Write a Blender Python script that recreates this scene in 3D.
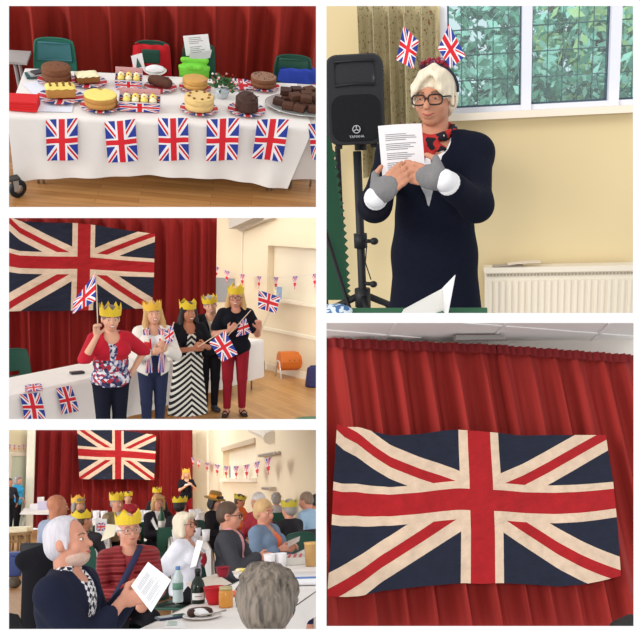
import bpy, bmesh, math, random
import numpy as np
from mathutils import Vector, Matrix
PI = math.pi
random.seed(7)
for o in list(bpy.data.objects):
    bpy.data.objects.remove(o)
SC = bpy.context.scene
COL = SC.collection
FPX = 800.0                    # focal length in pixels of the 640x636 frame

# ------------------------------------------------------------------ camera, world, lamp, exposure
cam = bpy.data.cameras.new('camera')
cam.sensor_width = 36.0
cam.lens = 36.0 * FPX / 640.0
cam.clip_end = 200
camo = bpy.data.objects.new('camera', cam)
COL.objects.link(camo)
camo.rotation_euler = (PI / 2, 0, 0)
SC.camera = camo
w = bpy.data.worlds.new('world')
SC.world = w
w.use_nodes = True
bg = w.node_tree.nodes['Background']
_wn = w.node_tree
_tc = _wn.nodes.new('ShaderNodeTexCoord'); _sp = _wn.nodes.new('ShaderNodeSeparateXYZ'); _rp = _wn.nodes.new('ShaderNodeMapRange')
_rp.inputs[1].default_value = -.85; _rp.inputs[2].default_value = -.45; _rp.inputs[3].default_value = .35; _rp.inputs[4].default_value = 1.02
_wn.links.new(_tc.outputs['Generated'], _sp.inputs[0]); _wn.links.new(_sp.outputs['Z'], _rp.inputs[0])
bg.inputs[0].default_value = (1, 1, 1, 1)          # a plain white overcast sky, dimmer below like the ground it stands for
_wn.links.new(_rp.outputs[0], bg.inputs[1])
li = bpy.data.lights.new('camera_fill', 'POINT')  # fill light added beside the camera, equally strong at every distance
li.shadow_soft_size = 0.30
li.color = (1.0, 0.94, 0.85)
li.energy = 1.0
li.use_nodes = True
_nt = li.node_tree
_em = _nt.nodes['Emission']
_fo = _nt.nodes.new('ShaderNodeLightFalloff')
_fo.inputs[0].default_value = 8.0
_nt.links.new(_fo.outputs['Constant'], _em.inputs['Strength'])
lio = bpy.data.objects.new('camera_fill', li)
lio.location = (-0.45, -0.1, 0.40)
COL.objects.link(lio)
su = bpy.data.lights.new('side_fill_sun', 'SUN'); su.energy = 1.6; su.angle = math.radians(22); su.color = (1.0, .97, .92)  # added side light that models the folds, not a source in the sets
suo = bpy.data.objects.new('side_fill_sun', su); COL.objects.link(suo)
suo.rotation_euler = Vector((.80, .50, -.24)).to_track_quat('-Z', 'Y').to_euler()
def fill_area(name, loc, watt, sx, sy):  # area fill light, added above a set and out of view
    L = bpy.data.lights.new(name, 'AREA'); L.shape = 'RECTANGLE'; L.size = sx; L.size_y = sy; L.energy = watt; L.color = (1.0, .93, .82)
    o = bpy.data.objects.new(name, L); o.location = loc; COL.objects.link(o); return o
SC.view_settings.view_transform = 'Standard'
SC.view_settings.look = 'None'
SC.view_settings.exposure = 0.0
SC.view_settings.gamma = 1.0
SC.view_settings.use_curve_mapping = False
SC.cycles.max_bounces = 6

# ------------------------------------------------------------------ the five sets: each a level place with its own axes
class Room:
    def __init__(s, rect, vp, floor=None, h=None):
        s.rect = rect
        F = Vector(((vp[0] - 320) / FPX, 1, (318 - vp[1]) / FPX)).normalized()
        U = (Vector((0, 0, 1)) - F * F.z).normalized()
        X = F.cross(U).normalized()
        s.A = Matrix((X, F, U)).transposed()
        s.h = h or 0.0
    def ray(s, px, py):
        return s.A.transposed() @ Vector(((px - 320) / FPX, 1, (318 - py) / FPX))
    def at(s, px, py, d):
        return s.ray(px, py) * d + Vector((0, 0, s.h))
    def onz(s, px, py, z):
        r = s.ray(px, py)
        return r * ((z - s.h) / r.z) + Vector((0, 0, s.h))
    def onp(s, px, py, p0, n):
        r = s.ray(px, py); o = Vector((0, 0, s.h))
        return o + r * ((p0 - o).dot(n) / r.dot(n))
    def ony(s, px, py, y):
        return s.onp(px, py, Vector((0, y, 0)), Vector((0, 1, 0)))
    def dep(s, p):
        return (s.A @ (Vector(p) - Vector((0, 0, s.h)))).y
    def sc(s, p):
        return FPX / s.dep(p)
    def M(s):
        return s.A.to_4x4() @ Matrix.Translation((0, 0, -s.h))

CUR = None
TOPS = []

# ------------------------------------------------------------------ materials
def lin(c):
    return tuple(((x / 255) / 12.92 if x / 255 <= .04045 else ((x / 255 + .055) / 1.055) ** 2.4) for x in c)
GAIN = 0.92
MATS = {}
def mat(name, rgb, rough=.7, var=.10, scale=14.0, metal=0.0, bump=0.0, bscale=60.0, spec=.3, stretch=None, sheen=0.0):
    if name in MATS:
        return MATS[name]
    m = bpy.data.materials.new(name); m.use_nodes = True
    nt = m.node_tree; b = nt.nodes['Principled BSDF']
    c = [min(.93, x * GAIN) for x in lin(rgb)]
    tc = nt.nodes.new('ShaderNodeTexCoord')
    vec = tc.outputs['Object']
    if stretch:
        mp = nt.nodes.new('ShaderNodeMapping'); mp.inputs['Scale'].default_value = stretch
        nt.links.new(vec, mp.inputs[0]); vec = mp.outputs[0]
    nz = nt.nodes.new('ShaderNodeTexNoise'); nz.inputs['Scale'].default_value = scale; nz.inputs['Detail'].default_value = 3
    nt.links.new(vec, nz.inputs['Vector'])
    mx = nt.nodes.new('ShaderNodeMix'); mx.data_type = 'RGBA'
    mx.inputs[6].default_value = (*[x * (1 - var) for x in c], 1); mx.inputs[7].default_value = (*[min(1, x * (1 + var)) for x in c], 1)
    nt.links.new(nz.outputs['Fac'], mx.inputs[0]); nt.links.new(mx.outputs[2], b.inputs['Base Color'])
    b.inputs['Roughness'].default_value = rough; b.inputs['Metallic'].default_value = metal
    b.inputs['Specular IOR Level'].default_value = spec
    if sheen:
        b.inputs['Sheen Weight'].default_value = sheen
    if bump:
        n2 = nt.nodes.new('ShaderNodeTexNoise'); n2.inputs['Scale'].default_value = bscale
        nt.links.new(vec, n2.inputs['Vector'])
        bp = nt.nodes.new('ShaderNodeBump'); bp.inputs['Strength'].default_value = bump; bp.inputs['Distance'].default_value = .01
        nt.links.new(n2.outputs['Fac'], bp.inputs['Height']); nt.links.new(bp.outputs[0], b.inputs['Normal'])
    MATS[name] = m
    return m

class NB:
    """Small node-expression helper."""
    def __init__(s, m): s.nt = m.node_tree; s.L = s.nt.links
    def v(s, x, node, i):
        if isinstance(x, (int, float)): node.inputs[i].default_value = x
        else: s.L.new(x, node.inputs[i])
    def m(s, op, a, b=0.0, c=0.0):
        n = s.nt.nodes.new('ShaderNodeMath'); n.operation = op
        s.v(a, n, 0); s.v(b, n, 1); s.v(c, n, 2)
        return n.outputs[0]
    def lt(s, a, b): return s.m('LESS_THAN', a, b)
    def mix(s, f, a, b):
        n = s.nt.nodes.new('ShaderNodeMix'); n.data_type = 'RGBA'; s.v(f, n, 0)
        for i, q in ((6, a), (7, b)):
            if isinstance(q, tuple): n.inputs[i].default_value = (*q, 1)
            else: s.L.new(q, n.inputs[i])
        return n.outputs[2]
    def tex(s, kind, vec=None, **kw):
        n = s.nt.nodes.new(kind)
        for k, x in kw.items():
            if k in n.inputs: n.inputs[k].default_value = x
            else: setattr(n, k, x)
        if vec is not None: s.L.new(vec, n.inputs['Vector'])
        return n
    def coord(s, which='Object', scale=None, rot=None):
        t = s.nt.nodes.new('ShaderNodeTexCoord').outputs[which]
        if scale or rot:
            mp = s.nt.nodes.new('ShaderNodeMapping')
            if scale: mp.inputs['Scale'].default_value = scale
            if rot: mp.inputs['Rotation'].default_value = rot
            s.L.new(t, mp.inputs[0]); t = mp.outputs[0]
        return t
    def xyz(s, v):
        n = s.nt.nodes.new('ShaderNodeSeparateXYZ'); s.L.new(v, n.inputs[0]); return n.outputs

def base(name, rough=.7, spec=.3):
    m = bpy.data.materials.new(name); m.use_nodes = True
    b = m.node_tree.nodes['Principled BSDF']
    b.inputs['Roughness'].default_value = rough; b.inputs['Specular IOR Level'].default_value = spec
    MATS[name] = m
    return m, NB(m), b
def alb(rgb): return tuple(min(.93, x * GAIN) for x in lin(rgb))

def union_jack(name, blue, white, red, shift=.8, rough=.75, obj=None, wear=.12, dim=(3.6, 3.0, 6.0, 5.0, 3.0, 1.05)):
    """Union flag from the UV map (or object x/y, scaled by obj)."""
    if name in MATS: return MATS[name]
    m, n, b = base(name, rough)
    if obj:
        o = n.xyz(n.coord('Object')); x = n.m('MULTIPLY', o[0], 30 / obj); y = n.m('MULTIPLY', o[1], 15 / obj)
    else:
        o = n.xyz(n.coord('UV'))
        x = n.m('MULTIPLY', n.m('SUBTRACT', o[0], .5), 60.0); y = n.m('MULTIPLY', n.m('SUBTRACT', o[1], .5), 30.0)
    ax, ay = n.m('ABSOLUTE', x), n.m('ABSOLUTE', y)
    cr = n.m('MAXIMUM', n.lt(ax, dim[0]), n.lt(ay, dim[1]))
    cw = n.m('MAXIMUM', n.lt(ax, dim[2]), n.lt(ay, dim[3]))
    sx = n.m('SIGN', x)
    d1 = n.m('MULTIPLY', n.m('SUBTRACT', y, n.m('MULTIPLY', x, .5)), .894)
    d2 = n.m('MULTIPLY', n.m('ADD', y, n.m('MULTIPLY', x, .5)), .894)
    aw = n.m('MAXIMUM', n.lt(n.m('ABSOLUTE', d1), dim[4]), n.lt(n.m('ABSOLUTE', d2), dim[4]))
    r1 = n.lt(n.m('ABSOLUTE', n.m('SUBTRACT', d1, n.m('MULTIPLY', sx, shift))), dim[5])
    r2 = n.lt(n.m('ABSOLUTE', n.m('SUBTRACT', d2, n.m('MULTIPLY', sx, shift))), dim[5])
    ar = n.m('MAXIMUM', r1, r2)
    c = n.mix(aw, alb(blue), alb(white)); c = n.mix(ar, c, alb(red)); c = n.mix(cw, c, alb(white)); c = n.mix(cr, c, alb(red))
    nz = n.tex('ShaderNodeTexNoise', n.coord('Object'), Scale=9.0, Detail=4.0)
    k = n.m('MULTIPLY_ADD', nz.outputs['Fac'], wear * 2, 1 - wear)
    hs = n.nt.nodes.new('ShaderNodeHueSaturation'); n.L.new(c, hs.inputs['Color']); n.L.new(k, hs.inputs['Value'])
    n.L.new(hs.outputs[0], b.inputs['Base Color'])
    if wear > .15:
        wr = n.tex('ShaderNodeTexNoise', n.coord('Object', scale=(2.2, 2.2, 5)), Scale=1.6, Detail=6.0)
        bp = n.nt.nodes.new('ShaderNodeBump'); bp.inputs['Strength'].default_value = .8; bp.inputs['Distance'].default_value = .06
        n.L.new(wr.outputs['Fac'], bp.inputs['Height']); n.L.new(bp.outputs[0], b.inputs['Normal'])
    return m

# ------------------------------------------------------------------ objects
def reg(o, parent):
    COL.objects.link(o)
    if parent is not None: o.parent = parent
    else: TOPS.append((o, CUR))
    return o
def tag(o, label=None, cat=None, group=None, kind=None):
    if label: o['label'] = label
    if cat: o['category'] = cat
    if group: o['group'] = group
    if kind: o['kind'] = kind
    return o
def thing(name, label, cat, loc=(0, 0, 0), rz=0.0, group=None):
    o = bpy.data.objects.new(name, None); o.empty_display_size = .05
    o.location = loc; o.rotation_euler = (0, 0, rz)
    reg(o, None)
    return tag(o, label, cat, group)
def meshobj(name, me, mats, parent=None, loc=None, smooth=True):
    if not isinstance(mats, (list, tuple)): mats = [mats]
    for m in mats: me.materials.append(m)
    if smooth and len(me.polygons): me.polygons.foreach_set('use_smooth', [True] * len(me.polygons))
    o = bpy.data.objects.new(name, me)
    if loc is not None: o.location = loc
    return reg(o, parent)
def copy_tree(o, parent=None):
    c = o.copy(); reg(c, parent)
    for ch in [q for q in bpy.data.objects if q.parent == o]: copy_tree(ch, c)
    return c

class MB:
    """Collects shapes into one mesh."""
    def __init__(s): s.v, s.f, s.mi, s.uv, s.cm = [], [], [], None, 0
    def add(s, vs, fs):
        b = len(s.v); s.v += [tuple(x) for x in vs]; s.f += [tuple(b + i for i in f) for f in fs]; s.mi += [s.cm] * len(fs)
    def box(s, c, size, rot=None, bev=0.0):
        bm = bmesh.new(); bmesh.ops.create_cube(bm, size=1)
        for v in bm.verts: v.co = Vector((v.co.x * size[0], v.co.y * size[1], v.co.z * size[2]))
        if bev: bmesh.ops.bevel(bm, geom=bm.edges[:], offset=bev, segments=2, affect='EDGES', profile=.7)
        R = Matrix.Identity(3) if rot is None else (rot if isinstance(rot, Matrix) else Matrix.Rotation(rot, 3, 'Z'))
        bm.verts.index_update()
        s.add([R @ v.co + Vector(c) for v in bm.verts], [[v.index for v in f.verts] for f in bm.faces]); bm.free()
        return s
    def tube(s, pts, r, n=8, cap=True, closed=False):
        pts = [Vector(p) for p in pts]; N = len(pts)
        rr = r if isinstance(r, (list, tuple)) else [r] * N
        vs, fs = [], []; up = None
        for i, p in enumerate(pts):
            a = pts[(i - 1) % N] if closed or i else p; b = pts[(i + 1) % N] if closed or i < N - 1 else p
            t = (b - a).normalized()
            if up is None: up = t.orthogonal().normalized()
            up = (up - t * up.dot(t)).normalized(); q = t.cross(up)
            for k in range(n):
                an = 2 * PI * k / n; vs.append(p + (up * math.cos(an) + q * math.sin(an)) * rr[i])
        for i in range(N if closed else N - 1):
            for k in range(n):
                j = (i + 1) % N
                fs.append((i * n + k, i * n + (k + 1) % n, j * n + (k + 1) % n, j * n + k))
        if cap and not closed:
            fs.append(tuple(range(n - 1, -1, -1))); fs.append(tuple((N - 1) * n + k for k in range(n)))
        s.add(vs, fs); return s
    def lathe(s, prof, c=(0, 0, 0), n=28, sx=1.0, sy=1.0, wob=None):
        vs, fs = [], []; N = len(prof)
        for i, (r, z) in enumerate(prof):
            for k in range(n):
                a = 2 * PI * k / n; w_ = 1 if wob is None else wob(a, i)
                vs.append((c[0] + r * w_ * sx * math.cos(a), c[1] + r * w_ * sy * math.sin(a), c[2] + z))
        for i in range(N - 1):
            for k in range(n):
                fs.append((i * n + k, i * n + (k + 1) % n, (i + 1) * n + (k + 1) % n, (i + 1) * n + k))
        fs.append(tuple(range(n - 1, -1, -1))); fs.append(tuple((N - 1) * n + k for k in range(n)))
        s.add(vs, fs); return s
    def ell(s, c, r, n=10, rot=None):
        vs, fs = [], []; c = Vector(c); r = r if isinstance(r, (tuple, list)) else (r, r, r)
        for i in range(n + 1):
            t = PI * i / n
            for k in range(2 * n):
                a = PI * k / n
                p = Vector((r[0] * math.sin(t) * math.cos(a), r[1] * math.sin(t) * math.sin(a), r[2] * math.cos(t)))
                vs.append(c + (rot @ p if rot is not None else p))
        for i in range(n):
            for k in range(2 * n):
                k2 = (k + 1) % (2 * n)
                if i == 0: fs.append((k, (i + 1) * 2 * n + k, (i + 1) * 2 * n + k2))
                elif i == n - 1: fs.append((i * 2 * n + k, (i + 1) * 2 * n + k, i * 2 * n + k2))
                else: fs.append((i * 2 * n + k, (i + 1) * 2 * n + k, (i + 1) * 2 * n + k2, i * 2 * n + k2))
        s.add(vs, fs); return s
    def prism(s, poly, vec):
        n = len(poly); poly = [Vector(p) for p in poly]; v2 = [p + Vector(vec) for p in poly]
        s.add(poly + v2, [tuple(range(n - 1, -1, -1)), tuple(range(n, 2 * n))] + [(i, (i + 1) % n, n + (i + 1) % n, n + i) for i in range(n)])
        return s
    def grid(s, fn, nu, nv):
        b = len(s.v); vs, fs = [], []
        if s.uv is None: s.uv = {}
        for j in range(nv + 1):
            for i in range(nu + 1):
                s.uv[b + len(vs)] = (i / nu, j / nv); vs.append(fn(i / nu, j / nv))
        for j in range(nv):
            for i in range(nu):
                a = j * (nu + 1) + i; fs.append((a, a + 1, a + nu + 2, a + nu + 1))
        s.add(vs, fs); return s
    def build(s, name, mats, parent=None, loc=None, smooth=False, auto=None):
        me = bpy.data.meshes.new(name); me.from_pydata(s.v, [], s.f)
        if s.uv is not None:
            ul = me.uv_layers.new(name='UVMap')
            for lp in me.loops: ul.data[lp.index].uv = s.uv.get(lp.vertex_index, (0, 0))
        o = meshobj(name, me, mats, parent, loc, smooth)
        if any(s.mi): me.polygons.foreach_set('material_index', s.mi)
        me.validate(); me.update()
        if auto: me.set_sharp_from_angle(angle=math.radians(auto))
        return o

def struct(name, mb, m, **k):
    o = mb.build(name, m, None, **k); o['kind'] = 'structure'; return o
def one(name, label, cat, mb, m, loc=None, group=None, **k):
    o = mb.build(name, m, None, loc, **k); return tag(o, label, cat, group)

# ------------------------------------------------------------------ implicit surfaces (surface nets) for bodies and cloth
def sdf(prims, res, cut=(), planes=(), e=0.0, k=.02):
    """prims: ('c',a,b,ra,rb) tapered capsule | ('e',c,(rx,ry,rz),R) ellipsoid | ('k',z0,z1,(c0,a0,b0),(c1,a1,b1)) upright elliptic frustum."""
    P = []
    for p in prims:
        if p[0] == 'c':
            a, b = np.array(p[1], float), np.array(p[2], float); r = max(p[3], p[4]) + e
            P.append((p, np.minimum(a, b) - r, np.maximum(a, b) + r))
        elif p[0] == 'e':
            c = np.array(p[1], float); r = np.array(p[2], float)
            R = np.eye(3) if len(p) < 4 or p[3] is None else np.array(p[3])
            ex = np.sqrt((R ** 2) @ (r ** 2)) + e
            P.append((('e', c, r, R), c - ex, c + ex))
        else:
            _, z0, z1, (c0, a0, b0), (c1, a1, b1) = p
            lo = np.array([min(c0[0] - a0, c1[0] - a1), min(c0[1] - b0, c1[1] - b1), min(z0, z1)]) - e
            hi = np.array([max(c0[0] + a0, c1[0] + a1), max(c0[1] + b0, c1[1] + b1), max(z0, z1)]) + e
            P.append((p, lo, hi))
    lo = np.min([q[1] for q in P], 0) - 3 * res; hi = np.max([q[2] for q in P], 0) + 3 * res
    n = np.ceil((hi - lo) / res).astype(int) + 1
    ax = [lo[i] + res * np.arange(n[i]) for i in range(3)]
    D = np.full(n, .3)
    mg = k + 3 * res
    for p, l, h in P:
        i0 = np.maximum(0, np.floor((l - mg - lo) / res).astype(int)); i1 = np.minimum(n, np.ceil((h + mg - lo) / res).astype(int) + 1)
        sl = tuple(slice(i0[i], i1[i]) for i in range(3))
        X, Y, Z = np.meshgrid(*(ax[i][sl[i]] for i in range(3)), indexing='ij')
        d = _prim(p, X, Y, Z) - e
        cur = D[sl]
        hh = np.clip(.5 + .5 * (cur - d) / k, 0, 1)
        D[sl] = cur + (d - cur) * hh - k * hh * (1 - hh)
    if cut or planes:
        X, Y, Z = np.meshgrid(*ax, indexing='ij')
        for p in cut:
            D = np.maximum(D, -_prim(p, X, Y, Z))
        for pt, nn in planes:
            nn = np.array(nn, float); nn /= np.linalg.norm(nn)
            D = np.maximum(D, (X - pt[0]) * nn[0] + (Y - pt[1]) * nn[1] + (Z - pt[2]) * nn[2])
    return nets(D, lo, res)
def _prim(p, X, Y, Z):
    if p[0] == 'c':
        a, b = np.array(p[1], float), np.array(p[2], float); ab = b - a; L = max(1e-9, float(ab @ ab))
        x, y, z = X - a[0], Y - a[1], Z - a[2]
        t = np.clip((x * ab[0] + y * ab[1] + z * ab[2]) / L, 0, 1)
        return np.sqrt((x - t * ab[0]) ** 2 + (y - t * ab[1]) ** 2 + (z - t * ab[2]) ** 2) - (p[3] + (p[4] - p[3]) * t)
    if p[0] == 'e':
        c, r = np.array(p[1], float), np.array(p[2], float); R = np.eye(3) if len(p) < 4 or p[3] is None else np.array(p[3])
        x, y, z = X - c[0], Y - c[1], Z - c[2]
        q = [(R[0, i] * x + R[1, i] * y + R[2, i] * z) for i in range(3)]
        k0 = np.sqrt(sum((q[i] / r[i]) ** 2 for i in range(3))); k1 = np.sqrt(sum((q[i] / r[i] ** 2) ** 2 for i in range(3)))
        return k0 * (k0 - 1) / np.maximum(k1, 1e-6)
    if p[0] == 'v':     # vertical V-shaped opening at the front: half width w0 at zb, w1 at zt, only y > y0
        _, zb, zt, w0, w1, y0, cx = p
        t = np.clip((Z - zb) / (zt - zb), 0, 3)
        return np.maximum(np.maximum(np.abs(X - cx) - (w0 + (w1 - w0) * t), y0 - Y), zb - Z)
    _, z0, z1, (c0, a0, b0), (c1, a1, b1) = p
    t = np.clip((Z - z0) / (z1 - z0), 0, 1)
    aa = a0 + (a1 - a0) * t; bb = b0 + (b1 - b0) * t
    x = X - (c0[0] + (c1[0] - c0[0]) * t); y = Y - (c0[1] + (c1[1] - c0[1]) * t)
    q = (np.sqrt((x / aa) ** 2 + (y / bb) ** 2) - 1) * np.minimum(aa, bb)
    return np.maximum(q, np.maximum(min(z0, z1) - Z, Z - max(z0, z1)))
def nets(D, lo, res):
    ins = D < 0
    nx, ny, nz = D.shape
    c = np.zeros((nx - 1, ny - 1, nz - 1), int)
    for i in (0, 1):
        for j in (0, 1):
            for l in (0, 1): c += ins[i:nx - 1 + i, j:ny - 1 + j, l:nz - 1 + l]
    act = (c > 0) & (c < 8)
    idx = np.full(act.shape, -1); ii = np.argwhere(act); idx[act] = np.arange(len(ii))
    acc = np.zeros((len(ii), 3)); cnt = np.zeros(len(ii))
    cor = [(i, j, l) for i in (0, 1) for j in (0, 1) for l in (0, 1)]
    for a in cor:
        for b in cor:
            if sum(b) - sum(a) == 1 and sum(abs(b[q] - a[q]) for q in range(3)) == 1:
                da = D[ii[:, 0] + a[0], ii[:, 1] + a[1], ii[:, 2] + a[2]]; db = D[ii[:, 0] + b[0], ii[:, 1] + b[1], ii[:, 2] + b[2]]
                cr = (da < 0) != (db < 0)
                t = np.where(cr, da / np.where(cr, da - db, 1), 0)
                for q in range(3): acc[:, q] += np.where(cr, a[q] + t * (b[q] - a[q]), 0)
                cnt += cr
    V = lo + res * (ii + acc / np.maximum(cnt, 1)[:, None])
    F = []
    for axis in range(3):
        s0 = [slice(None)] * 3; s1 = [slice(None)] * 3
        s0[axis] = slice(0, -1); s1[axis] = slice(1, None)
        A, B = ins[tuple(s0)], ins[tuple(s1)]
        e = np.argwhere(A != B)
        u, v = [(1, 2), (2, 0), (0, 1)][axis]
        e = e[(e[:, u] > 0) & (e[:, v] > 0) & (e[:, u] < D.shape[u] - 1) & (e[:, v] < D.shape[v] - 1)]
        sgn = A[e[:, 0], e[:, 1], e[:, 2]]
        q = []
        for du, dv in ((-1, -1), (0, -1), (0, 0), (-1, 0)):
            t = e.copy(); t[:, u] += du; t[:, v] += dv
            q.append(idx[t[:, 0], t[:, 1], t[:, 2]])
        q = np.stack(q, 1)
        q[~sgn] = q[~sgn][:, ::-1]
        F.append(q)
    F = np.concatenate(F); F = F[(F >= 0).all(1)]
    return V, F
def sdfobj(name, m, parent, prims, res, cut=(), planes=(), e=0.0, k=.02, loc=None):
    V, F = sdf(prims, res, cut, planes, e, k)
    if not len(F): return None
    me = bpy.data.meshes.new(name)
    me.from_pydata(V.tolist(), [], F.tolist())
    return meshobj(name, me, m, parent, loc, True)

# ------------------------------------------------------------------ cut every set at the edges of its own view wedge
def finish():
    bpy.context.view_layer.update()
    room_of = {}
    for o, r in TOPS:
        o.matrix_basis = r.M() @ o.matrix_basis
        room_of[o.name] = r
    bpy.context.view_layer.update()
    for o in list(bpy.data.objects):
        if o.type != 'MESH': continue
        t = o
        while t.parent: t = t.parent
        r = room_of.get(t.name)
        if r is None: continue
        x0, x1, y0, y1 = r.rect
        pl = [Vector((-1, (x0 - 320) / FPX, 0)), Vector((1, -(x1 - 320) / FPX, 0)), Vector((0, -(318 - y0) / FPX, 1)), Vector((0, (318 - y1) / FPX, -1))]
        mw = o.matrix_world
        me = o.data; N = len(me.vertices)
        if not N: continue
        co = np.empty(3 * N); me.vertices.foreach_get('co', co); co = co.reshape(-1, 3)
        W = co @ np.array(mw.to_3x3()).T + np.array(mw.translation)
        need = [p for p in pl if (W @ np.array(p) > 1e-6).any()]
        if not need: continue
        if any((W @ np.array(p) > 0).all() for p in need):
            bpy.data.objects.remove(o); continue
        if me.users > 1: me = me.copy(); o.data = me
        bm = bmesh.new(); bm.from_mesh(me)
        inv = mw.inverted(); org = inv @ Vector((0, 0, 0)); m3 = mw.to_3x3().inverted()
        for p in need:
            bmesh.ops.bisect_plane(bm, geom=bm.verts[:] + bm.edges[:] + bm.faces[:], plane_co=org, plane_no=(m3 @ p), clear_outer=True, dist=1e-5)
        if not len(bm.faces):
            bm.free(); bpy.data.objects.remove(o); continue
        bm.to_mesh(me); bm.free(); me.update()
    ch = True
    while ch:                                # Empties left without any geometry
        ch = False
        par = {o.parent.name for o in bpy.data.objects if o.parent}
        for o in list(bpy.data.objects):
            if o.type == 'EMPTY' and o.name not in par:
                bpy.data.objects.remove(o); ch = True
# ------------------------------------------------------------------ people
SKIN = lambda: mat('skin', (222, 168, 142), .55, .06, 30)
def rotm(yaw, pitch=0.0, roll=0.0):
    """yaw turns the face to the person's own left (+), pitch bows it down (+), roll tips it to the right (+)."""
    return np.array(Matrix.Rotation(yaw, 3, 'Z') @ Matrix.Rotation(-pitch, 3, 'X') @ Matrix.Rotation(roll, 3, 'Y'))
def ik(S, T, l1, l2, pole):
    S, T, pole = (np.array(q, float) for q in (S, T, pole))
    d = T - S; L = np.linalg.norm(d)
    if L > (l1 + l2) * .995:
        T = S + d / L * (l1 + l2) * .995; d = T - S; L = np.linalg.norm(d)
    u = d / L; a = (l1 * l1 - l2 * l2 + L * L) / (2 * L); h = math.sqrt(max(0, l1 * l1 - a * a))
    p = pole - u * (pole @ u); p /= max(1e-6, np.linalg.norm(p))
    return S + u * a + p * h, T
def nrm(v): v = np.array(v, float); return v / max(1e-9, np.linalg.norm(v))

def hand_prims(W, hd, pn, side, k, curl=.6, fr=.0095, spread=.3):
    """Palm, four unequal bent fingers and a thumb. hd: towards the fingers, pn: where the palm looks."""
    hd = nrm(hd); pn = nrm(np.array(pn, float) - hd * np.dot(pn, hd)); sd = np.cross(hd, pn) * side   # sd: towards the thumb
    if np.dot(sd, sd) < .5: sd = nrm(np.cross(hd, [0.3, .2, 1]))
    P = []
    R = np.stack([sd, pn, hd], 1)
    pc = W + hd * .045 * k
    P.append(('e', pc, (.040 * k, .017 * k, .052 * k), R))
    for i, (o, ln) in enumerate(((.030, .068), (.011, .078), (-.009, .072), (-.028, .056))):
        p = W + hd * .082 * k + sd * o * k; a = curl * .55
        for j, fr_ in enumerate((.42, .32, .26)):
            d = hd * math.cos(a) + pn * math.sin(a) + sd * (o * spread * 6) * .3
            q = p + nrm(d) * ln * fr_ * k
            P.append(('c', p, q, fr * k * (1 - .1 * j), fr * k * (.92 - .1 * j))); p = q; a += curl
    p = W + hd * .022 * k + sd * .032 * k
    q = p + nrm(sd * .75 + hd * .6 + pn * .35) * .040 * k; P.append(('c', p, q, .013 * k, .011 * k))
    q2 = q + nrm(hd * .8 + pn * .5 * curl + sd * .15) * .034 * k; P.append(('c', q, q2, .0105 * k, .009 * k))
    return P

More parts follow.
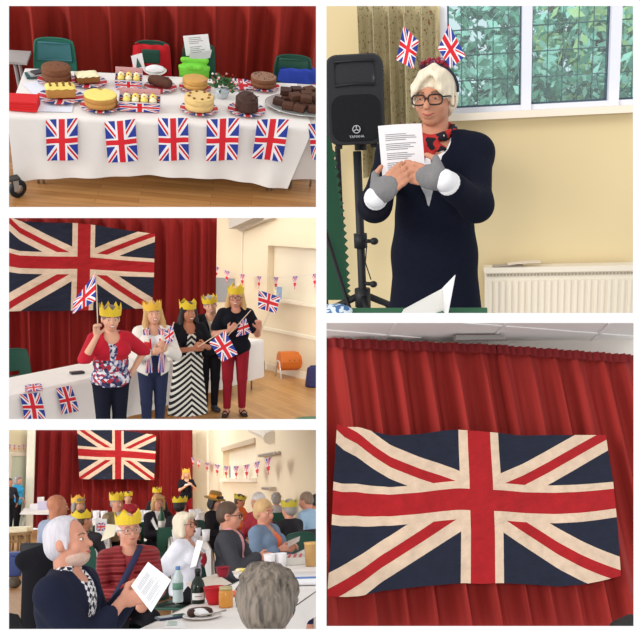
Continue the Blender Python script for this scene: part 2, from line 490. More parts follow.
def person(label, head, d, face, H=None, sit=False, lean=0.0, side=0.0, look=(0, 0, 0), g=1.0, res=.014, arms=None, fem=True,
           skin=None, hair=None, top=None, jacket=None, bottom=None, shoes=None, crown=None, glasses=None, group=None,
           floor=0.0, seat=.45, smile=True, cat='person', brow=True, legs=True, stance=.0, back=False, handp=None, beard=None, full=True, tilt_legs=0.0, eyes=True, hs=1.10, eye=1.0):
    R = CUR; arms = arms or {}
    tp = R.at(head[0], head[1], d)
    if H is None:
        H = (tp.z - floor) / .985 if not sit else (tp.z - seat) / .505
    for _it in range(5):
        k = H / 1.65
        P0 = np.array((0, 0, floor + .53 * H)) if not sit else np.array((0, 0, seat + .09 * k))
        t = nrm((math.sin(side), math.sin(lean), math.cos(lean) * math.cos(side)))
        N = P0 + t * .292 * H
        t2 = nrm(t * .6 + np.array((0, 0, .5)) + np.array((0, math.sin(look[1]) * .35, 0)))
        HR = rotm(*look); HC = N + t2 * (.078 * H + .006)
        hw = (.096 if fem else .107) * H; hk = k * hs
        sx = np.array((1, 0, 0)) if abs(side) < 1e-3 else nrm(np.cross((0, 1, 0), t))
        if sx[0] < 0: sx = -sx
        SH = {s: N - t * .047 * H + sx * s * hw for s in (-1, 1)}
        topL = HC + HR @ np.array((0, -.01, .113 * k * hs)); b0 = seat if sit else floor
        H2 = min(2.0, max(1.28, H * (tp.z - b0) / (topL[2] - b0)))
        if _it < 4: H = H2
    th = math.radians(face + 180)
    topL = HC + HR @ np.array((0, -.01, .113 * hk))
    Rz = Matrix.Rotation(th, 3, 'Z')
    off = Rz @ Vector(topL)
    loc = Vector((tp.x - off.x, tp.y - off.y, 0))
    if sit or floor: pass
    T = thing('person', label, cat, loc, th, group)
    inv = Rz.transposed()
    def tolocal(p): return np.array(inv @ (Vector(p) - loc))
    def hp(x, y, z): return HC + HR @ (np.array((x, y, z)) * hk)
    # ---- arms
    A = {}
    for s in (-1, 1):
        q = arms.get(s)
        pole = np.array((s * .5, -.25, -1.0)); hd = None; pn = None; curl = .5
        if q is None:
            W = np.array((s * (hw + .05), .06, P0[2] + .0)) if not sit else P0 + np.array((s * .17, .30, .12))
        else:
            if 'px' in q:
                x, y, dd = q['px']; W = tolocal(R.at(x, y, d - dd))
            else: W = P0 + np.array(q['w']) * k
            pole = np.array(q.get('pole', pole)); hd = q.get('hd'); pn = q.get('pn'); curl = q.get('curl', .5)
        E, W = ik(SH[s], W, .172 * H, .155 * H, pole)
        if hd is None: hd = W - E
        if pn is None: pn = (-s * .8, .3, -.4)
        A[s] = (SH[s], E, W, np.array(hd, float), np.array(pn, float), curl)
    sk = skin or SKIN()
    # ---- skin body: one continuous mesh
    fb = .96
    b = [('e', HC + HR @ (np.array((0, -.014, .028)) * hk), np.array((.074, .092, .084)) * hk, HR),
         ('e', hp(0, .022, -.030), np.array((.064, .068, .080)) * hk, HR),
         ('e', hp(0, .050, -.084), np.array((.034, .033, .025)) * hk, HR),
         ('e', hp(.034, .055, -.032), np.array((.026,) * 3) * hk, HR), ('e', hp(-.034, .055, -.032), np.array((.026,) * 3) * hk, HR),
         ('e', hp(0, .070, .020), np.array((.048, .020, .012)) * hk, HR),
         ('c', hp(0, .086, .004), hp(0, .108, -.030), .008 * hk, .0135 * hk),
         ('e', hp(0, .084, -.064), np.array((.024, .014, .014)) * hk, HR),
         ('e', hp(.074, -.010, -.014), np.array((.011, .019, .030)) * hk, HR), ('e', hp(-.074, -.010, -.014), np.array((.011, .019, .030)) * hk, HR),
         ('c', N - t * .05 * hk, HC + HR @ (np.array((0, -.022, -.055)) * hk), .056 * hk * (1 if fem else 1.12), .050 * hk * (1 if fem else 1.12))]
    tor = [('e', P0 + t * .205 * H + np.array((0, .005, 0)), (.150 * k * g, .100 * k * g, .150 * k), None),
           ('c', SH[-1] + sx * .03 * k - t * .02 * k, SH[1] - sx * .03 * k - t * .02 * k, .056 * k, .056 * k),
           ('c', N - t * .02, N - t * .09 * k, .058 * k, .085 * k),
           ('c', N - t * .03 * k + sx * .02, SH[1] + t * .004, .046 * k, .044 * k), ('c', N - t * .03 * k - sx * .02, SH[-1] + t * .004, .046 * k, .044 * k),
           ('e', P0 + t * .10 * H + np.array((0, .008 + .03 * (g - 1), 0)), (.142 * k * g, .108 * k * g, .13 * k), None),
           ('e', P0 + np.array((0, 0, .01)), (.165 * k * g, .118 * k * g, .12 * k), None)]
    belly, hips = tor[-2], tor[-1]
    if fem:
        for s in (-1, 1): tor.append(('e', P0 + t * .19 * H + np.array((s * .072 * k * g, .085 * k * g, 0)), (.068 * k * g, .060 * k * g, .066 * k), None))
    ag = .5 + .5 * g
    upper = {s: ('c', A[s][0], A[s][1], .047 * k * ag, .039 * k * ag) for s in A}
    fore = {s: ('c', A[s][1], A[s][2], .038 * k * ag, .026 * k) for s in A}
    b += tor
    for s in A:
        b += [upper[s], fore[s]]
        b += hand_prims(A[s][2], A[s][3], A[s][4], s, k, A[s][5], .0095 if res < .011 else .0105)
    L = {}
    for s in (-1, 1):
        hip = P0 + np.array((s * .085 * k * (.6 + .4 * g), 0, -.02))
        if sit:
            kn = hip + np.array((s * .03, .245 * H, .03 - .0)); kn[2] = seat + .07 * k; an = kn + np.array((0, .03, 0)); an[2] = floor + .075
        else:
            an = np.array((s * (.075 + stance) * k, s * .02 * k, floor + .075)); kn = (hip + an) / 2 + np.array((0, .02, 0)); kn[2] = floor + .285 * H
        L[s] = (hip, kn, an)
        fd = nrm((s * .22, 1, 0)); ft = an + fd * .135 * k; ft[2] = floor + .03
        L[s] += (ft,)
    legp = []
    for s in L:
        hip, kn, an, ft = L[s]
        legp += [('c', hip, kn, .080 * k * (.5 + .5 * g), .053 * k * (.5 + .5 * g)), ('c', kn, an, .050 * k, .033 * k)]
    feet = []
    for s in L:
        hip, kn, an, ft = L[s]
        heel = an + np.array((0, -.025, 0)); heel[2] = floor + .035
        feet += [('c', an, heel, .034 * k, .032 * k), ('c', heel, ft, .032 * k, .028 * k)]
    if legs: b += legp + feet
    sdfobj('body', sk, T, b, res, k=(.006 if res < .0075 else .016) * k)
    # ---- face
    if eyes and not back:
        dk = mat('eye_dark', (45, 34, 30), .3); lip = mat('lips', (170, 92, 84), .5); br_ = mat('eyebrow', (138, 106, 84), .8)
        ew = mat('eye_white', (236, 230, 224), .3)
        for s in (-1, 1):
            mb = MB().ell(hp(s * .031, .0795, .000), (.0125 * hk, .0085 * hk, .0055 * eye * hk), 6, Matrix(HR.tolist()))
            e_ = mb.build('eye', ew, T, smooth=True)
            MB().ell(hp(s * .031, .0845, .000), (.0060 * hk, .0052 * hk, .0055 * eye * hk), 6, Matrix(HR.tolist())).build('iris', dk, e_, smooth=True)
            if eye < .8:
                MB().ell(hp(s * .031, .0805, .0045), (.0150 * hk, .0100 * hk, .0062 * hk), 6, Matrix(HR.tolist())).build('eyelid', sk, T, smooth=True)
            if brow:
                MB().tube([hp(s * .016, .091, .0225), hp(s * .032, .088, .0275), hp(s * .048, .074, .020)], .0032 * hk, 6).build('eyebrow', br_, T, smooth=True)
        if smile == 'teeth':
            MB().ell(hp(0, .093, -.060), (.027 * hk, .010 * hk, .0105 * hk), 8, Matrix(HR.tolist())).build('mouth', lip, T, smooth=True)
            MB().ell(hp(0, .0975, -.059), (.021 * hk, .008 * hk, .006 * hk), 8, Matrix(HR.tolist())).build('teeth', mat('teeth', (244, 236, 222), .3), T, smooth=True)
        else:
            if smile != 'open':
                MB().tube([hp(-.024, .083, -.056), hp(-.012, .0945, -.061), hp(0, .098, -.0625), hp(.012, .0945, -.061), hp(.024, .083, -.056)], [.002 * hk, .0042 * hk, .0052 * hk, .0042 * hk, .002 * hk], 6).build('mouth', lip, T, smooth=True)
            else: MB().ell(hp(0, .0945, -.062), (.022 * hk, .009 * hk, .0115 * hk), 8, Matrix(HR.tolist())).build('mouth', lip, T, smooth=True)
            if smile == 'open':
                MB().ell(hp(0, .0985, -.062), (.017 * hk, .007 * hk, .0075 * hk), 8, Matrix(HR.tolist())).build('mouth_opening', mat('mouth_in', (60, 22, 22), .6), T, smooth=True)
    if glasses is not None:
        mb = MB()
        for s in (-1, 1):
            pts = []
            for i in range(16):
                a = 2 * PI * i / 16; ca, sa = math.cos(a), math.sin(a)
                pts.append(hp(s * .0335 + .0275 * math.copysign(abs(ca) ** .6, ca), .102 - .006 * abs(ca) * (1 if ca * s > 0 else 0), -.004 + .0195 * math.copysign(abs(sa) ** .6, sa)))
            mb.tube(pts, .0032 * hk, 6, closed=True)
            mb.tube([hp(s * .060, .096, .004), hp(s * .078, .055, .004), hp(s * .083, -.012, -.002)], .003 * hk, 6)
        mb.tube([hp(-.008, .103, .0), hp(0, .105, .003), hp(.008, .103, .0)], .003 * hk, 6)
        mb.build('glasses', glasses, T, smooth=True)
    # ---- hair
    if hair:
        style, hm = hair
        hres = min(res, .012)
        cap = [('e', hp(0, -.018, .034), np.array((.084, .102, .090)) * hk, HR)]
        cut = [('e', hp(0, .105, -.045), np.array((.074, .085, .105)) * hk, HR)]
        pl = []
        light = []
        if style == 'short':
            cap += [('e', hp(0, -.045, -.01), np.array((.080, .070, .075)) * hk, HR)]
            cut += [('e', hp(0, .06, -.11), np.array((.12, .09, .10)) * hk, HR)]
        elif style == 'crop':
            cap = [('e', hp(0, -.020, .032), np.array((.079, .096, .086)) * hk, HR), ('e', hp(0, -.045, -.01), np.array((.076, .066, .065)) * hk, HR)]
            cut += [('e', hp(0, .06, -.10), np.array((.12, .09, .10)) * hk, HR)]
        elif style == 'balding':
            cap = [('e', hp(0, -.026, .000), np.array((.084, .090, .068)) * hk, HR), ('e', hp(0, -.05, .03), np.array((.078, .066, .082)) * hk, HR)]
            cut += [('e', hp(0, .070, .090), np.array((.075, .085, .085)) * hk, HR), ('e', hp(0, .065, -.10), np.array((.12, .085, .09)) * hk, HR)]
        elif style == 'receding':
            cap = [('e', hp(0, -.022, .034), np.array((.082, .098, .090)) * hk, HR), ('e', hp(0, -.050, -.01), np.array((.081, .066, .076)) * hk, HR)]
            cut = [('e', hp(0, .108, .030), np.array((.090, .092, .098)) * hk, HR), ('e', hp(0, .060, -.105), np.array((.12, .075, .085)) * hk, HR)]
            for s in (-1, 1): cap.append(('c', hp(s * .072, .022, .02), hp(s * .073, .020, -.03), .012 * hk, .009 * hk))
        elif style == 'bob':
            cap += [('e', hp(0, -.030, -.035), np.array((.094, .086, .095)) * hk, HR), ('c', hp(-.050, .072, .078), hp(.050, .072, .078), .026 * hk, .026 * hk)]
            for s in (-1, 1): cap.append(('c', hp(s * .074, .022, .03), hp(s * .080, .012, -.085), .024 * hk, .026 * hk))
        elif style == 'fringe':     # bob with strands swept from a parting to both sides
            cap = [('e', hp(0, -.018, .034), np.array((.083, .099, .087)) * hk, HR), ('e', hp(0, -.045, -.01), np.array((.085, .070, .086)) * hk, HR)]
            cut = [('e', hp(0, .110, -.048), np.array((.066, .085, .098)) * hk, HR), ('e', hp(.0, .035, -.115), np.array((.12, .09, .090)) * hk, HR)]
            for sd_, n_ in ((1, 9), (-1, 8)):
                for i in range(n_):
                    f_ = i / (n_ - 1)
                    a0 = hp(-.012 + sd_ * .004, .030 + .046 * f_, .119 - .022 * f_)
                    a1 = hp(-.012 + sd_ * (.030 + .014 * (1 - f_)), .052 + .034 * f_, .096 - .020 * f_)
                    a2 = hp(sd_ * (.072 - .022 * f_), .040 + .044 * f_, .048 - .016 * f_)
                    a3 = hp(sd_ * (.080 - .018 * f_), .030 + .044 * f_, .014 - .004 * f_ - .012 * (i % 2))
                    cap += [('c', a0, a1, .009 * hk, .009 * hk), ('c', a1, a2, .009 * hk, .0075 * hk), ('c', a2, a3, .0075 * hk, .004 * hk)]
            for s in (-1, 1): cap.append(('c', hp(s * .074, .022, .04), hp(s * .079, .014, -.030), .014 * hk, .008 * hk))
        elif style == 'long':
            cap += [('e', hp(0, -.040, -.03), np.array((.090, .075, .10)) * hk, HR)]
            for s in (-1, 1):
                cap += [('c', hp(s * .070, .015, .045), hp(s * .088, .005, -.09), .026 * hk, .032 * hk), ('c', hp(s * .088, .005, -.09), hp(s * .105, .035, -.20), .034 * hk, .024 * hk)]
            cap += [('c', hp(-.05, -.06, -.08), hp(-.07, -.06, -.19), .05 * hk, .045 * hk), ('c', hp(.05, -.06, -.08), hp(.07, -.06, -.19), .05 * hk, .045 * hk)]
        elif style == 'messy':
            rnd = random.Random(5)
            cap = [('e', hp(0, -.022, .030), np.array((.088, .104, .092)) * hk, HR), ('e', hp(0, -.05, -.02), np.array((.084, .076, .085)) * hk, HR)]
            n_ = 150 if res < .011 else 46
            for i in range(n_):
                a = rnd.uniform(0, 2 * PI); u_ = rnd.uniform(-.45, .98)
                c_ = math.sqrt(max(0, 1 - u_ * u_)); q = np.array((.086 * c_ * math.cos(a), -.022 + .102 * c_ * math.sin(a), .028 + .088 * u_))
                w_ = q - np.array((.015, -.055, .125)); nn_ = nrm((q - (0, -.022, .028)) / np.array((.086, .102, .088)) ** 2); tg = nrm(w_ - nn_ * (w_ @ nn_))
                L_ = rnd.uniform(.03, .055); q1 = q + tg * L_ * .6 + nn_ * .004; q2 = q + tg * L_ + nn_ * rnd.uniform(-.010, .008) + np.array((rnd.uniform(-.008, .008), 0, -.004))
                pr_ = [('c', hp(*q), hp(*q1), .0085 * hk, .0075 * hk), ('c', hp(*q1), hp(*q2), .0075 * hk, .003 * hk)]
                cap.extend(pr_)
        ho = sdfobj('hair', hm, T, cap, hres * (.70 if style in ('messy', 'fringe') else 1), cut, pl, k=(.012 if style != 'messy' else .006) * hk)
    if beard:
        sdfobj('beard', beard, T, [('e', hp(0, .030, -.078), np.array((.062, .064, .046)) * hk, HR), ('e', hp(0, .088, -.050), np.array((.030, .014, .010)) * hk, HR)], min(res, .011),
               cut=[('e', hp(0, .108, -.034), np.array((.045, .05, .030)) * hk, HR), ('e', hp(0, .104, -.064), np.array((.022, .03, .007)) * hk, HR)], k=.01 * hk)
    if crown:
        cm, cz, ch, npt, crn = crown
        mb = MB(); n = npt * 4; rx, ry = .088 * hk * crn, .104 * hk * crn
        vs, fs = [], []
        for i in range(n):
            a = 2 * PI * i / n; q = i % 4
            zt = ch * (1.0 if q == 2 else .55 if q == 0 else .70) * hk
            jit = .004 * math.sin(i * 2.7)
            for z in (cz * hk, cz * hk + zt):
                for rr in (1.0, .965):
                    fl = 1 + (.06 if z > cz * hk else 0) + jit
                    vs.append(HC + HR @ np.array((rx * rr * fl * math.sin(a), -.016 * hk + ry * rr * fl * math.cos(a), z)))
        for i in range(n):
            j = (i + 1) % n; a, c_ = 4 * i, 4 * j
            fs += [(a, c_, c_ + 2, a + 2), (c_ + 1, a + 1, a + 3, c_ + 3), (a + 2, c_ + 2, c_ + 3, a + 3), (c_, a, a + 1, c_ + 1)]
        mb.add(vs, fs); mb.build('paper_crown', cm, T)
    # ---- clothes
    info = dict(T=T, HC=HC, HR=HR, hp=hp, A=A, N=N, P0=P0, t=t, k=k, H=H, SH=SH, L=L, tolocal=tolocal, Rz=Rz, loc=loc, sk=sk)
    def garment(name, G, ein):
        e = G.get('e', ein); pr = list(tor)
        gm = G['m']; slv = G.get('sleeve', 2.0)
        for s in A:
            S, E, W = A[s][:3]
            if slv > 0:
                f = min(1, slv); pr.append(('c', S, S + (E - S) * f, .050 * k * ag, (.050 - .010 * f) * k * ag + G.get('loose', 0)))
            if slv > 1:
                f = slv - 1; pr.append(('c', E, E + (W - E) * f, .040 * k * ag + G.get('loose', 0), (.040 - .010 * f) * k + G.get('loose', 0)))
        hem = G.get('hem', -.02)
        if 'skirt' in G:
            zb, wb, db = G['skirt']; q_ = P0 + t * .30 * k; pr.append(('k', floor + zb, q_[2], ((0, .01, 0), wb, db), ((q_[0], q_[1], 0), .118 * k * g, .080 * k * g)))
            hz = floor + zb
        else: hz = P0[2] + hem * k
        planes = [((0, 0, hz), (0, 0, -1))] if not sit or hem > -.1 else []
        cuts = []
        nk = G.get('neck', .0)
        planes.append((N + t * (.012 + G.get('collar', 0)) * k, t))
        if nk: cuts.append(('e', N + np.array((0, .10 * k, -.01)), (.055 * k + nk * .30, .12 * k, nk), None))
        if 'open' in G:
            w0, w1, zb = G['open']; cuts.append(('v', (hz - .05) if zb is None else P0[2] + zb * k, N[2], w0 * k, w1 * k, N[1] - .02 if abs(lean) > .15 else .0, 0.0))
        if 'fringe' in G: pass
        o = sdfobj(name, gm, T, pr, res, cuts, planes, e=e, k=(.045 if 'skirt' in G else .02) * k)
        return o
    if bottom:
        kind, bm_ = bottom[0], bottom[1]
        if kind == 'trousers':
            pr = [belly, hips] + legp
            ez = floor + (bottom[2] if len(bottom) > 2 else .07)
            sdfobj('trousers', bm_, T, pr, res, (), [((0, 0, ez), (0, 0, -1)), (P0 + t * .10 * H, t)], e=.013, k=.02 * k)
    if top: garment(top.get('name', 'top'), top, .010)
    if jacket: garment(jacket.get('name', 'cardigan'), jacket, .022)
    if shoes and legs:
        for s in L:
            hip, kn, an, ft = L[s]
            heel = an + np.array((0, -.025, 0)); heel[2] = floor + .035
            if shoes[0] == 'sandal':
                mb = MB(); fd = nrm(ft - heel); sdv = np.array((fd[1], -fd[0], 0))
                mb.tube([heel + (0, 0, -.012), (heel + ft) / 2 + (0, 0, -.014), ft + fd * .03 + (0, 0, -.012)], .036 * k, 8)
                for f in (.15, .75):
                    c_ = heel + (ft - heel) * f; mb.tube([c_ - sdv * .04, c_ + np.array((0, 0, .055 if f < .5 else .042)), c_ + sdv * .04], .012, 6)
                mb.build('sandal', shoes[1], T, smooth=True)
            else:
                sdfobj('shoe', shoes[1], T, [('c', an - (0, 0, .01), heel, .036 * k, .034 * k), ('c', heel, ft, .034 * k, .031 * k)], min(res, .012), (), [((0, 0, floor + .004), (0, 0, -1)), ((0, 0, floor + shoes[2]), (0, 0, 1))], e=.006, k=.02)
    return info

def paper_sheet(name, label, cat, R, corners, m, lines=0, group=None, fold=False, bend=.0, lm=None, margin=.14, upto=.8):
    """A sheet (or opened booklet) through four room points: bottom-left, bottom-right, top-right, top-left."""
    c = [Vector(q) for q in corners]; o0 = sum(c, Vector()) / 4; c = [q - o0 for q in c]
    nn = (c[1] - c[0]).cross(c[3] - c[0]).normalized()
    def fn(u, v):
        p = (c[0] * (1 - u) + c[1] * u) * (1 - v) + (c[3] * (1 - u) + c[2] * u) * v
        z = bend * (1 - (2 * u - 1) ** 2)
        if fold: z = bend * abs(2 * u - 1)
        return p + nn * z
    mb = MB(); mb.grid(fn, 8, 4); mb.grid(lambda u, v: fn(1 - u, v) - nn * .0025, 8, 4)
    for k0, k1 in (((0, 0), (1, 0)), ((1, 0), (1, 1)), ((1, 1), (0, 1)), ((0, 1), (0, 0))):
        n = 8
        pts = [tuple(k0[i] + (k1[i] - k0[i]) * j / n for i in range(2)) for j in range(n + 1)]
        vs = [fn(*q) for q in pts] + [fn(*q) - nn * .0025 for q in pts]
        mb.add(vs, [(j, n + 1 + j, n + 2 + j, j + 1) for j in range(n)])
    o = one(name, label, cat, mb, m, o0, group)
    if lines:
        pm = MB(); rnd = random.Random(lines)
        for i in range(lines):
            v = upto - (upto - .12) * i / max(1, lines - 1)
            u0, u1 = margin, 1 - margin - rnd.random() * .25
            if i % 5 == 4: continue
            for sg in (1,):
                n = 6; hgt = .32 * (upto - .12) / lines
                vs = []
                for j in range(n + 1):
                    u = u0 + (u1 - u0) * j / n
                    vs += [fn(u, v) + nn * .0016, fn(u, v + hgt) + nn * .0016]
                pm.add(vs, [(2 * j, 2 * j + 2, 2 * j + 3, 2 * j + 1) for j in range(n)])
        pm.build('print', lm or mat('print_grey', (128, 128, 134), .8), o)
    return o

def stick_flag(label, R, p0, p1, cor, fm, sm, name='hand_flag', group=None, r=.006, wave=.012, cat='flag', par=None):
    """A small flag: stick from p0 to p1 (room points); cloth corners in order hoist-bottom, fly-bottom, fly-top, hoist-top."""
    p0, p1 = Vector(p0), Vector(p1)
    T = thing(name, label, cat, p0, 0, group)
    MB().tube([(0, 0, 0), (p1 - p0) * .5, p1 - p0], r, 8).build('stick', sm, T, smooth=True)
    c = [Vector(q) - p0 for q in cor]; nn = (c[1] - c[0]).cross(c[3] - c[0]).normalized()
    def fn(u, v, o=0):
        p = (c[0] * (1 - u) + c[1] * u) * (1 - v) + (c[3] * (1 - u) + c[2] * u) * v
        return p + nn * (wave * math.sin(u * 6.5 + v * 1.5) * u + o)
    mb = MB(); mb.grid(fn, 14, 8); mb.grid(lambda u, v: fn(u, v, -.0015), 14, 8)
    mb.build('flag_cloth', fm, T, smooth=True)
    return T

def curtain(name, label, p0, p1, z0, z1, m, nf, depth=.06, group=None, top=None, seed=1, header=None, gap=(), kind=None):
    """A pleated hanging between two floor points, with real folds; z0/z1 may be functions of u."""
    p0, p1 = Vector(p0), Vector(p1); L = (p1 - p0).length; ux = (p1 - p0) / L; nn = Vector((ux.y, -ux.x, 0))
    rnd = random.Random(seed); n = int(nf * 14)
    ph = [rnd.uniform(-.5, .5) for _ in range(nf + 2)]; am = [rnd.uniform(.55, 1.25) for _ in range(nf + 2)]
    xs = [i / n for i in range(n + 1)]
    zf0 = z0 if callable(z0) else (lambda u: z0); zf1 = z1 if callable(z1) else (lambda u: z1)
    def fn(u, v, back=0.0):
        q = u * nf; i = int(min(nf, q)); fr = q - i
        a = am[i] * (1 - fr) + am[i + 1] * fr; pp = ph[i] * (1 - fr) + ph[i + 1] * fr
        s = math.sin(2 * PI * q + 1.6 * pp + .35 * math.sin(3 * v + i * 0.0 + seed))
        off = depth * a * (s + .28 * math.sin(4 * PI * q + pp * 4)) * (.72 + .28 * (1 - v)) * (.45 if header and v > header else 1)
        z = zf0(u) + (zf1(u) - zf0(u)) * v
        return p0 + ux * (u * L + .25 * depth * math.cos(2 * PI * q + pp)) + nn * (off - back) + Vector((0, 0, z))
    mb = MB(); nv = 10
    mb.grid(lambda u, v: fn(u, v), n, nv)
    mb.grid(lambda u, v: fn(1 - u, v, .006), n, nv)
    o = mb.build(name, m, None, smooth=True)
    if kind: o['kind'] = kind
    return tag(o, label, 'curtain', group), fn
# ------------------------------------------------------------------ shared materials
def wood_floor(name, c1, c2, c3, rz, pw=.09, pl=1.4):
    m, n, b = base(name, .38, .4)
    v = n.coord('Object', rot=(0, 0, rz))
    br = n.tex('ShaderNodeTexBrick', v, Scale=1.0, offset=.37)
    br.inputs['Brick Width'].default_value = pl; br.inputs['Row Height'].default_value = pw
    br.inputs['Mortar Size'].default_value = .0018; br.inputs['Mortar Smooth'].default_value = .2; br.inputs['Bias'].default_value = 0
    br.inputs['Color1'].default_value = (*alb(c1), 1); br.inputs['Color2'].default_value = (*alb(c2), 1); br.inputs['Mortar'].default_value = (*alb(c3), 1)
    mp = n.nt.nodes.new('ShaderNodeMapping'); mp.inputs['Scale'].default_value = (1.5, 30, 1); n.L.new(v, mp.inputs[0])
    nz = n.tex('ShaderNodeTexNoise', mp.outputs[0], Scale=2.0, Detail=5.0)
    hs = n.nt.nodes.new('ShaderNodeHueSaturation'); n.L.new(br.outputs['Color'], hs.inputs['Color'])
    n.L.new(n.m('MULTIPLY_ADD', nz.outputs['Fac'], .5, .75), hs.inputs['Value']); n.L.new(hs.outputs[0], b.inputs['Base Color'])
    return m
FLAGP = union_jack('flag_print', (36, 56, 150), (238, 234, 236), (214, 30, 44), .8, .6, wear=.05)
FLAGOLD = union_jack('flag_old_wool', (32, 36, 54), (222, 196, 172), (170, 28, 34), 0.0, .9, wear=.22, dim=(2.5, 2.1, 4.4, 3.75, 3.3, 1.0))
WHITEP = mat('white_paper', (240, 240, 242), .8, .02)
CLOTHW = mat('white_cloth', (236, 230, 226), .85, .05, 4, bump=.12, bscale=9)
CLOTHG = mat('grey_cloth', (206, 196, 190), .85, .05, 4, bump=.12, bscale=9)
STEEL = mat('steel', (178, 172, 166), .35, .05, 30, .8)
BLACKP = mat('black_plastic', (24, 25, 30), .5, .12, 40)
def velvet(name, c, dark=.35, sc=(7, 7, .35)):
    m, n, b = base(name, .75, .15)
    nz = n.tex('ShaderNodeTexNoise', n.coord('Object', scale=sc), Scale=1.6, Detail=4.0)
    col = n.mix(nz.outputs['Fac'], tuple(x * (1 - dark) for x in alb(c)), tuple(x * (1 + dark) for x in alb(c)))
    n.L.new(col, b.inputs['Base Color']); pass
    return m

# ------------------------------------------------------------------ set 1: the cake table
R1 = CUR = Room((9, 316, 6, 207), (165, -303)); R1.h = .74 - R1.at(165, 122, 7.62).z
Y0 = R1.at(165, 122, 7.62).y; Y1 = R1.onz(165, 77, .74).y; YC = Y1 + .62
XL = R1.onz(24, 80, .74).x; XR = R1.onz(308, 122, .74).x
TZ = .74
W1 = wood_floor('oak_floor', (190, 138, 84), (168, 116, 66), (104, 66, 36), .12, .075, 1.1)
mb = MB().box(((XL + XR) / 2, (Y0 + YC) / 2 - .6, -.05), (6.5, (YC - Y0) + 3.6, .1)); struct('floor', mb, W1)
VEL = velvet('red_velvet', (144, 41, 33), .5)
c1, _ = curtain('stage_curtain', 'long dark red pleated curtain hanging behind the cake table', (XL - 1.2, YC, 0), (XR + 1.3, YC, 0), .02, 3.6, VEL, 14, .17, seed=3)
mb = MB().box(((XL + XR) / 2, YC + .35, 1.9), (7.5, .1, 3.8)); struct('wall_back', mb, mat('wall_plaster', (214, 196, 160), .9, .04, 3))

# table and cloth
T = thing('trestle_table', 'long folding trestle table under the white cloth with the cakes', 'table', ((XL + XR) / 2, (Y0 + Y1) / 2, 0))
tw, td = XR - XL - .04, Y1 - Y0 - .06
MB().box((0, 0, .715), (tw, td, .03), bev=.004).build('table_top', mat('table_board', (150, 130, 110)), T)
for px, py in ((38, 196), (270, 193), (288, 189)):
    p = R1.onz(px, py, 0) - Vector(((XL + XR) / 2, (Y0 + Y1) / 2, 0))
    p.y = max(p.y, -td / 2 + .05)
    if px == 288: p.x = min(p.x, tw / 2 - .05)
    for q in (-.025, .025):
        MB().tube([(p.x + q, p.y, .005), (p.x + q, p.y, .70)], .012, 8).build('leg', STEEL, T, smooth=True)
for q in (-1, 1):
    MB().tube([(q * (tw / 2 - .22), td / 2 - .1, .005), (q * (tw / 2 - .22), td / 2 - .1, .70)], .012, 8).build('leg', STEEL, T, smooth=True)
def hemz(px, py): return R1.ony(px, py, Y0 - .02).z
hem = [(9, 181), (40, 178), (90, 175), (150, 174), (205, 176), (250, 181), (284, 187)]
hx = [(R1.ony(a, b, Y0 - .02).x, hemz(a, b)) for a, b in hem]
def hemf(x): return float(np.interp(x, [q[0] for q in hx], [q[1] for q in hx]))
XB = R1.ony(285, 186, Y0).x      # the cloth's lower right corner swings in
mb = MB()
def cf(u, v):
    x = XL - .03 + (XR - XL + .05) * u
    if v < .45:
        return Vector((x, Y1 + .02 - (Y1 - Y0 + .04) * v / .45, TZ + .001 + .002 * math.sin(x * 9 + v * 20)))
    t = (v - .45) / .55
    xr = x + (XB - XR) * t * max(0, (u - .6) / .4) ** 2
    y = Y0 - .025 - .018 * t * math.sin(x * 7.0) - .012 * t * math.sin(x * 17 + 1) - .03 * t
    return Vector((xr, y, TZ - .004 + (hemf(xr) - TZ) * t))
mb.grid(cf, 90, 40)
mb.grid(lambda u, v: cf(1 - u, v) + Vector((0, .004 if v > .45 else 0, -.004)), 90, 40)
one('tablecloth', 'white cloth spread over the cake table and hanging down its front', 'tablecloth', mb, CLOTHW, smooth=True)
T2x = XR + .55
T = thing('trestle_table', 'second trestle table past the right end of the cake table', 'table', (T2x, (Y0 + Y1) / 2 + .02, 0))
MB().box((0, 0, .71), (1.0, td, .03), bev=.004).build('table_top', MATS['table_board'], T)
for sx_ in (-.44, .44):
    for sy_ in (-.4, .4): MB().tube([(sx_, sy_, .004), (sx_, sy_, .70)], .012, 8).build('leg', STEEL, T, smooth=True)
mb = MB()
xa = R1.ony(291, 178, Y0 + .03).x
def cf2(u, v):
    x = XR - .01 + 1.1 * u
    if v < .5: return Vector((x, Y1 + .03 - (Y1 - Y0 - .01) * v / .5, TZ - .004))
    t = (v - .5) / .5
    return Vector((x + (xa - XR) * t * (1 - u), Y0 + .03 - .02 * math.sin(x * 11) * t, TZ - .012 - (TZ - hemz(300, 181)) * t))
mb.grid(cf2, 30, 20)
one('tablecloth', 'white cloth on the second table at the right end', 'tablecloth', mb, CLOTHG, smooth=True)

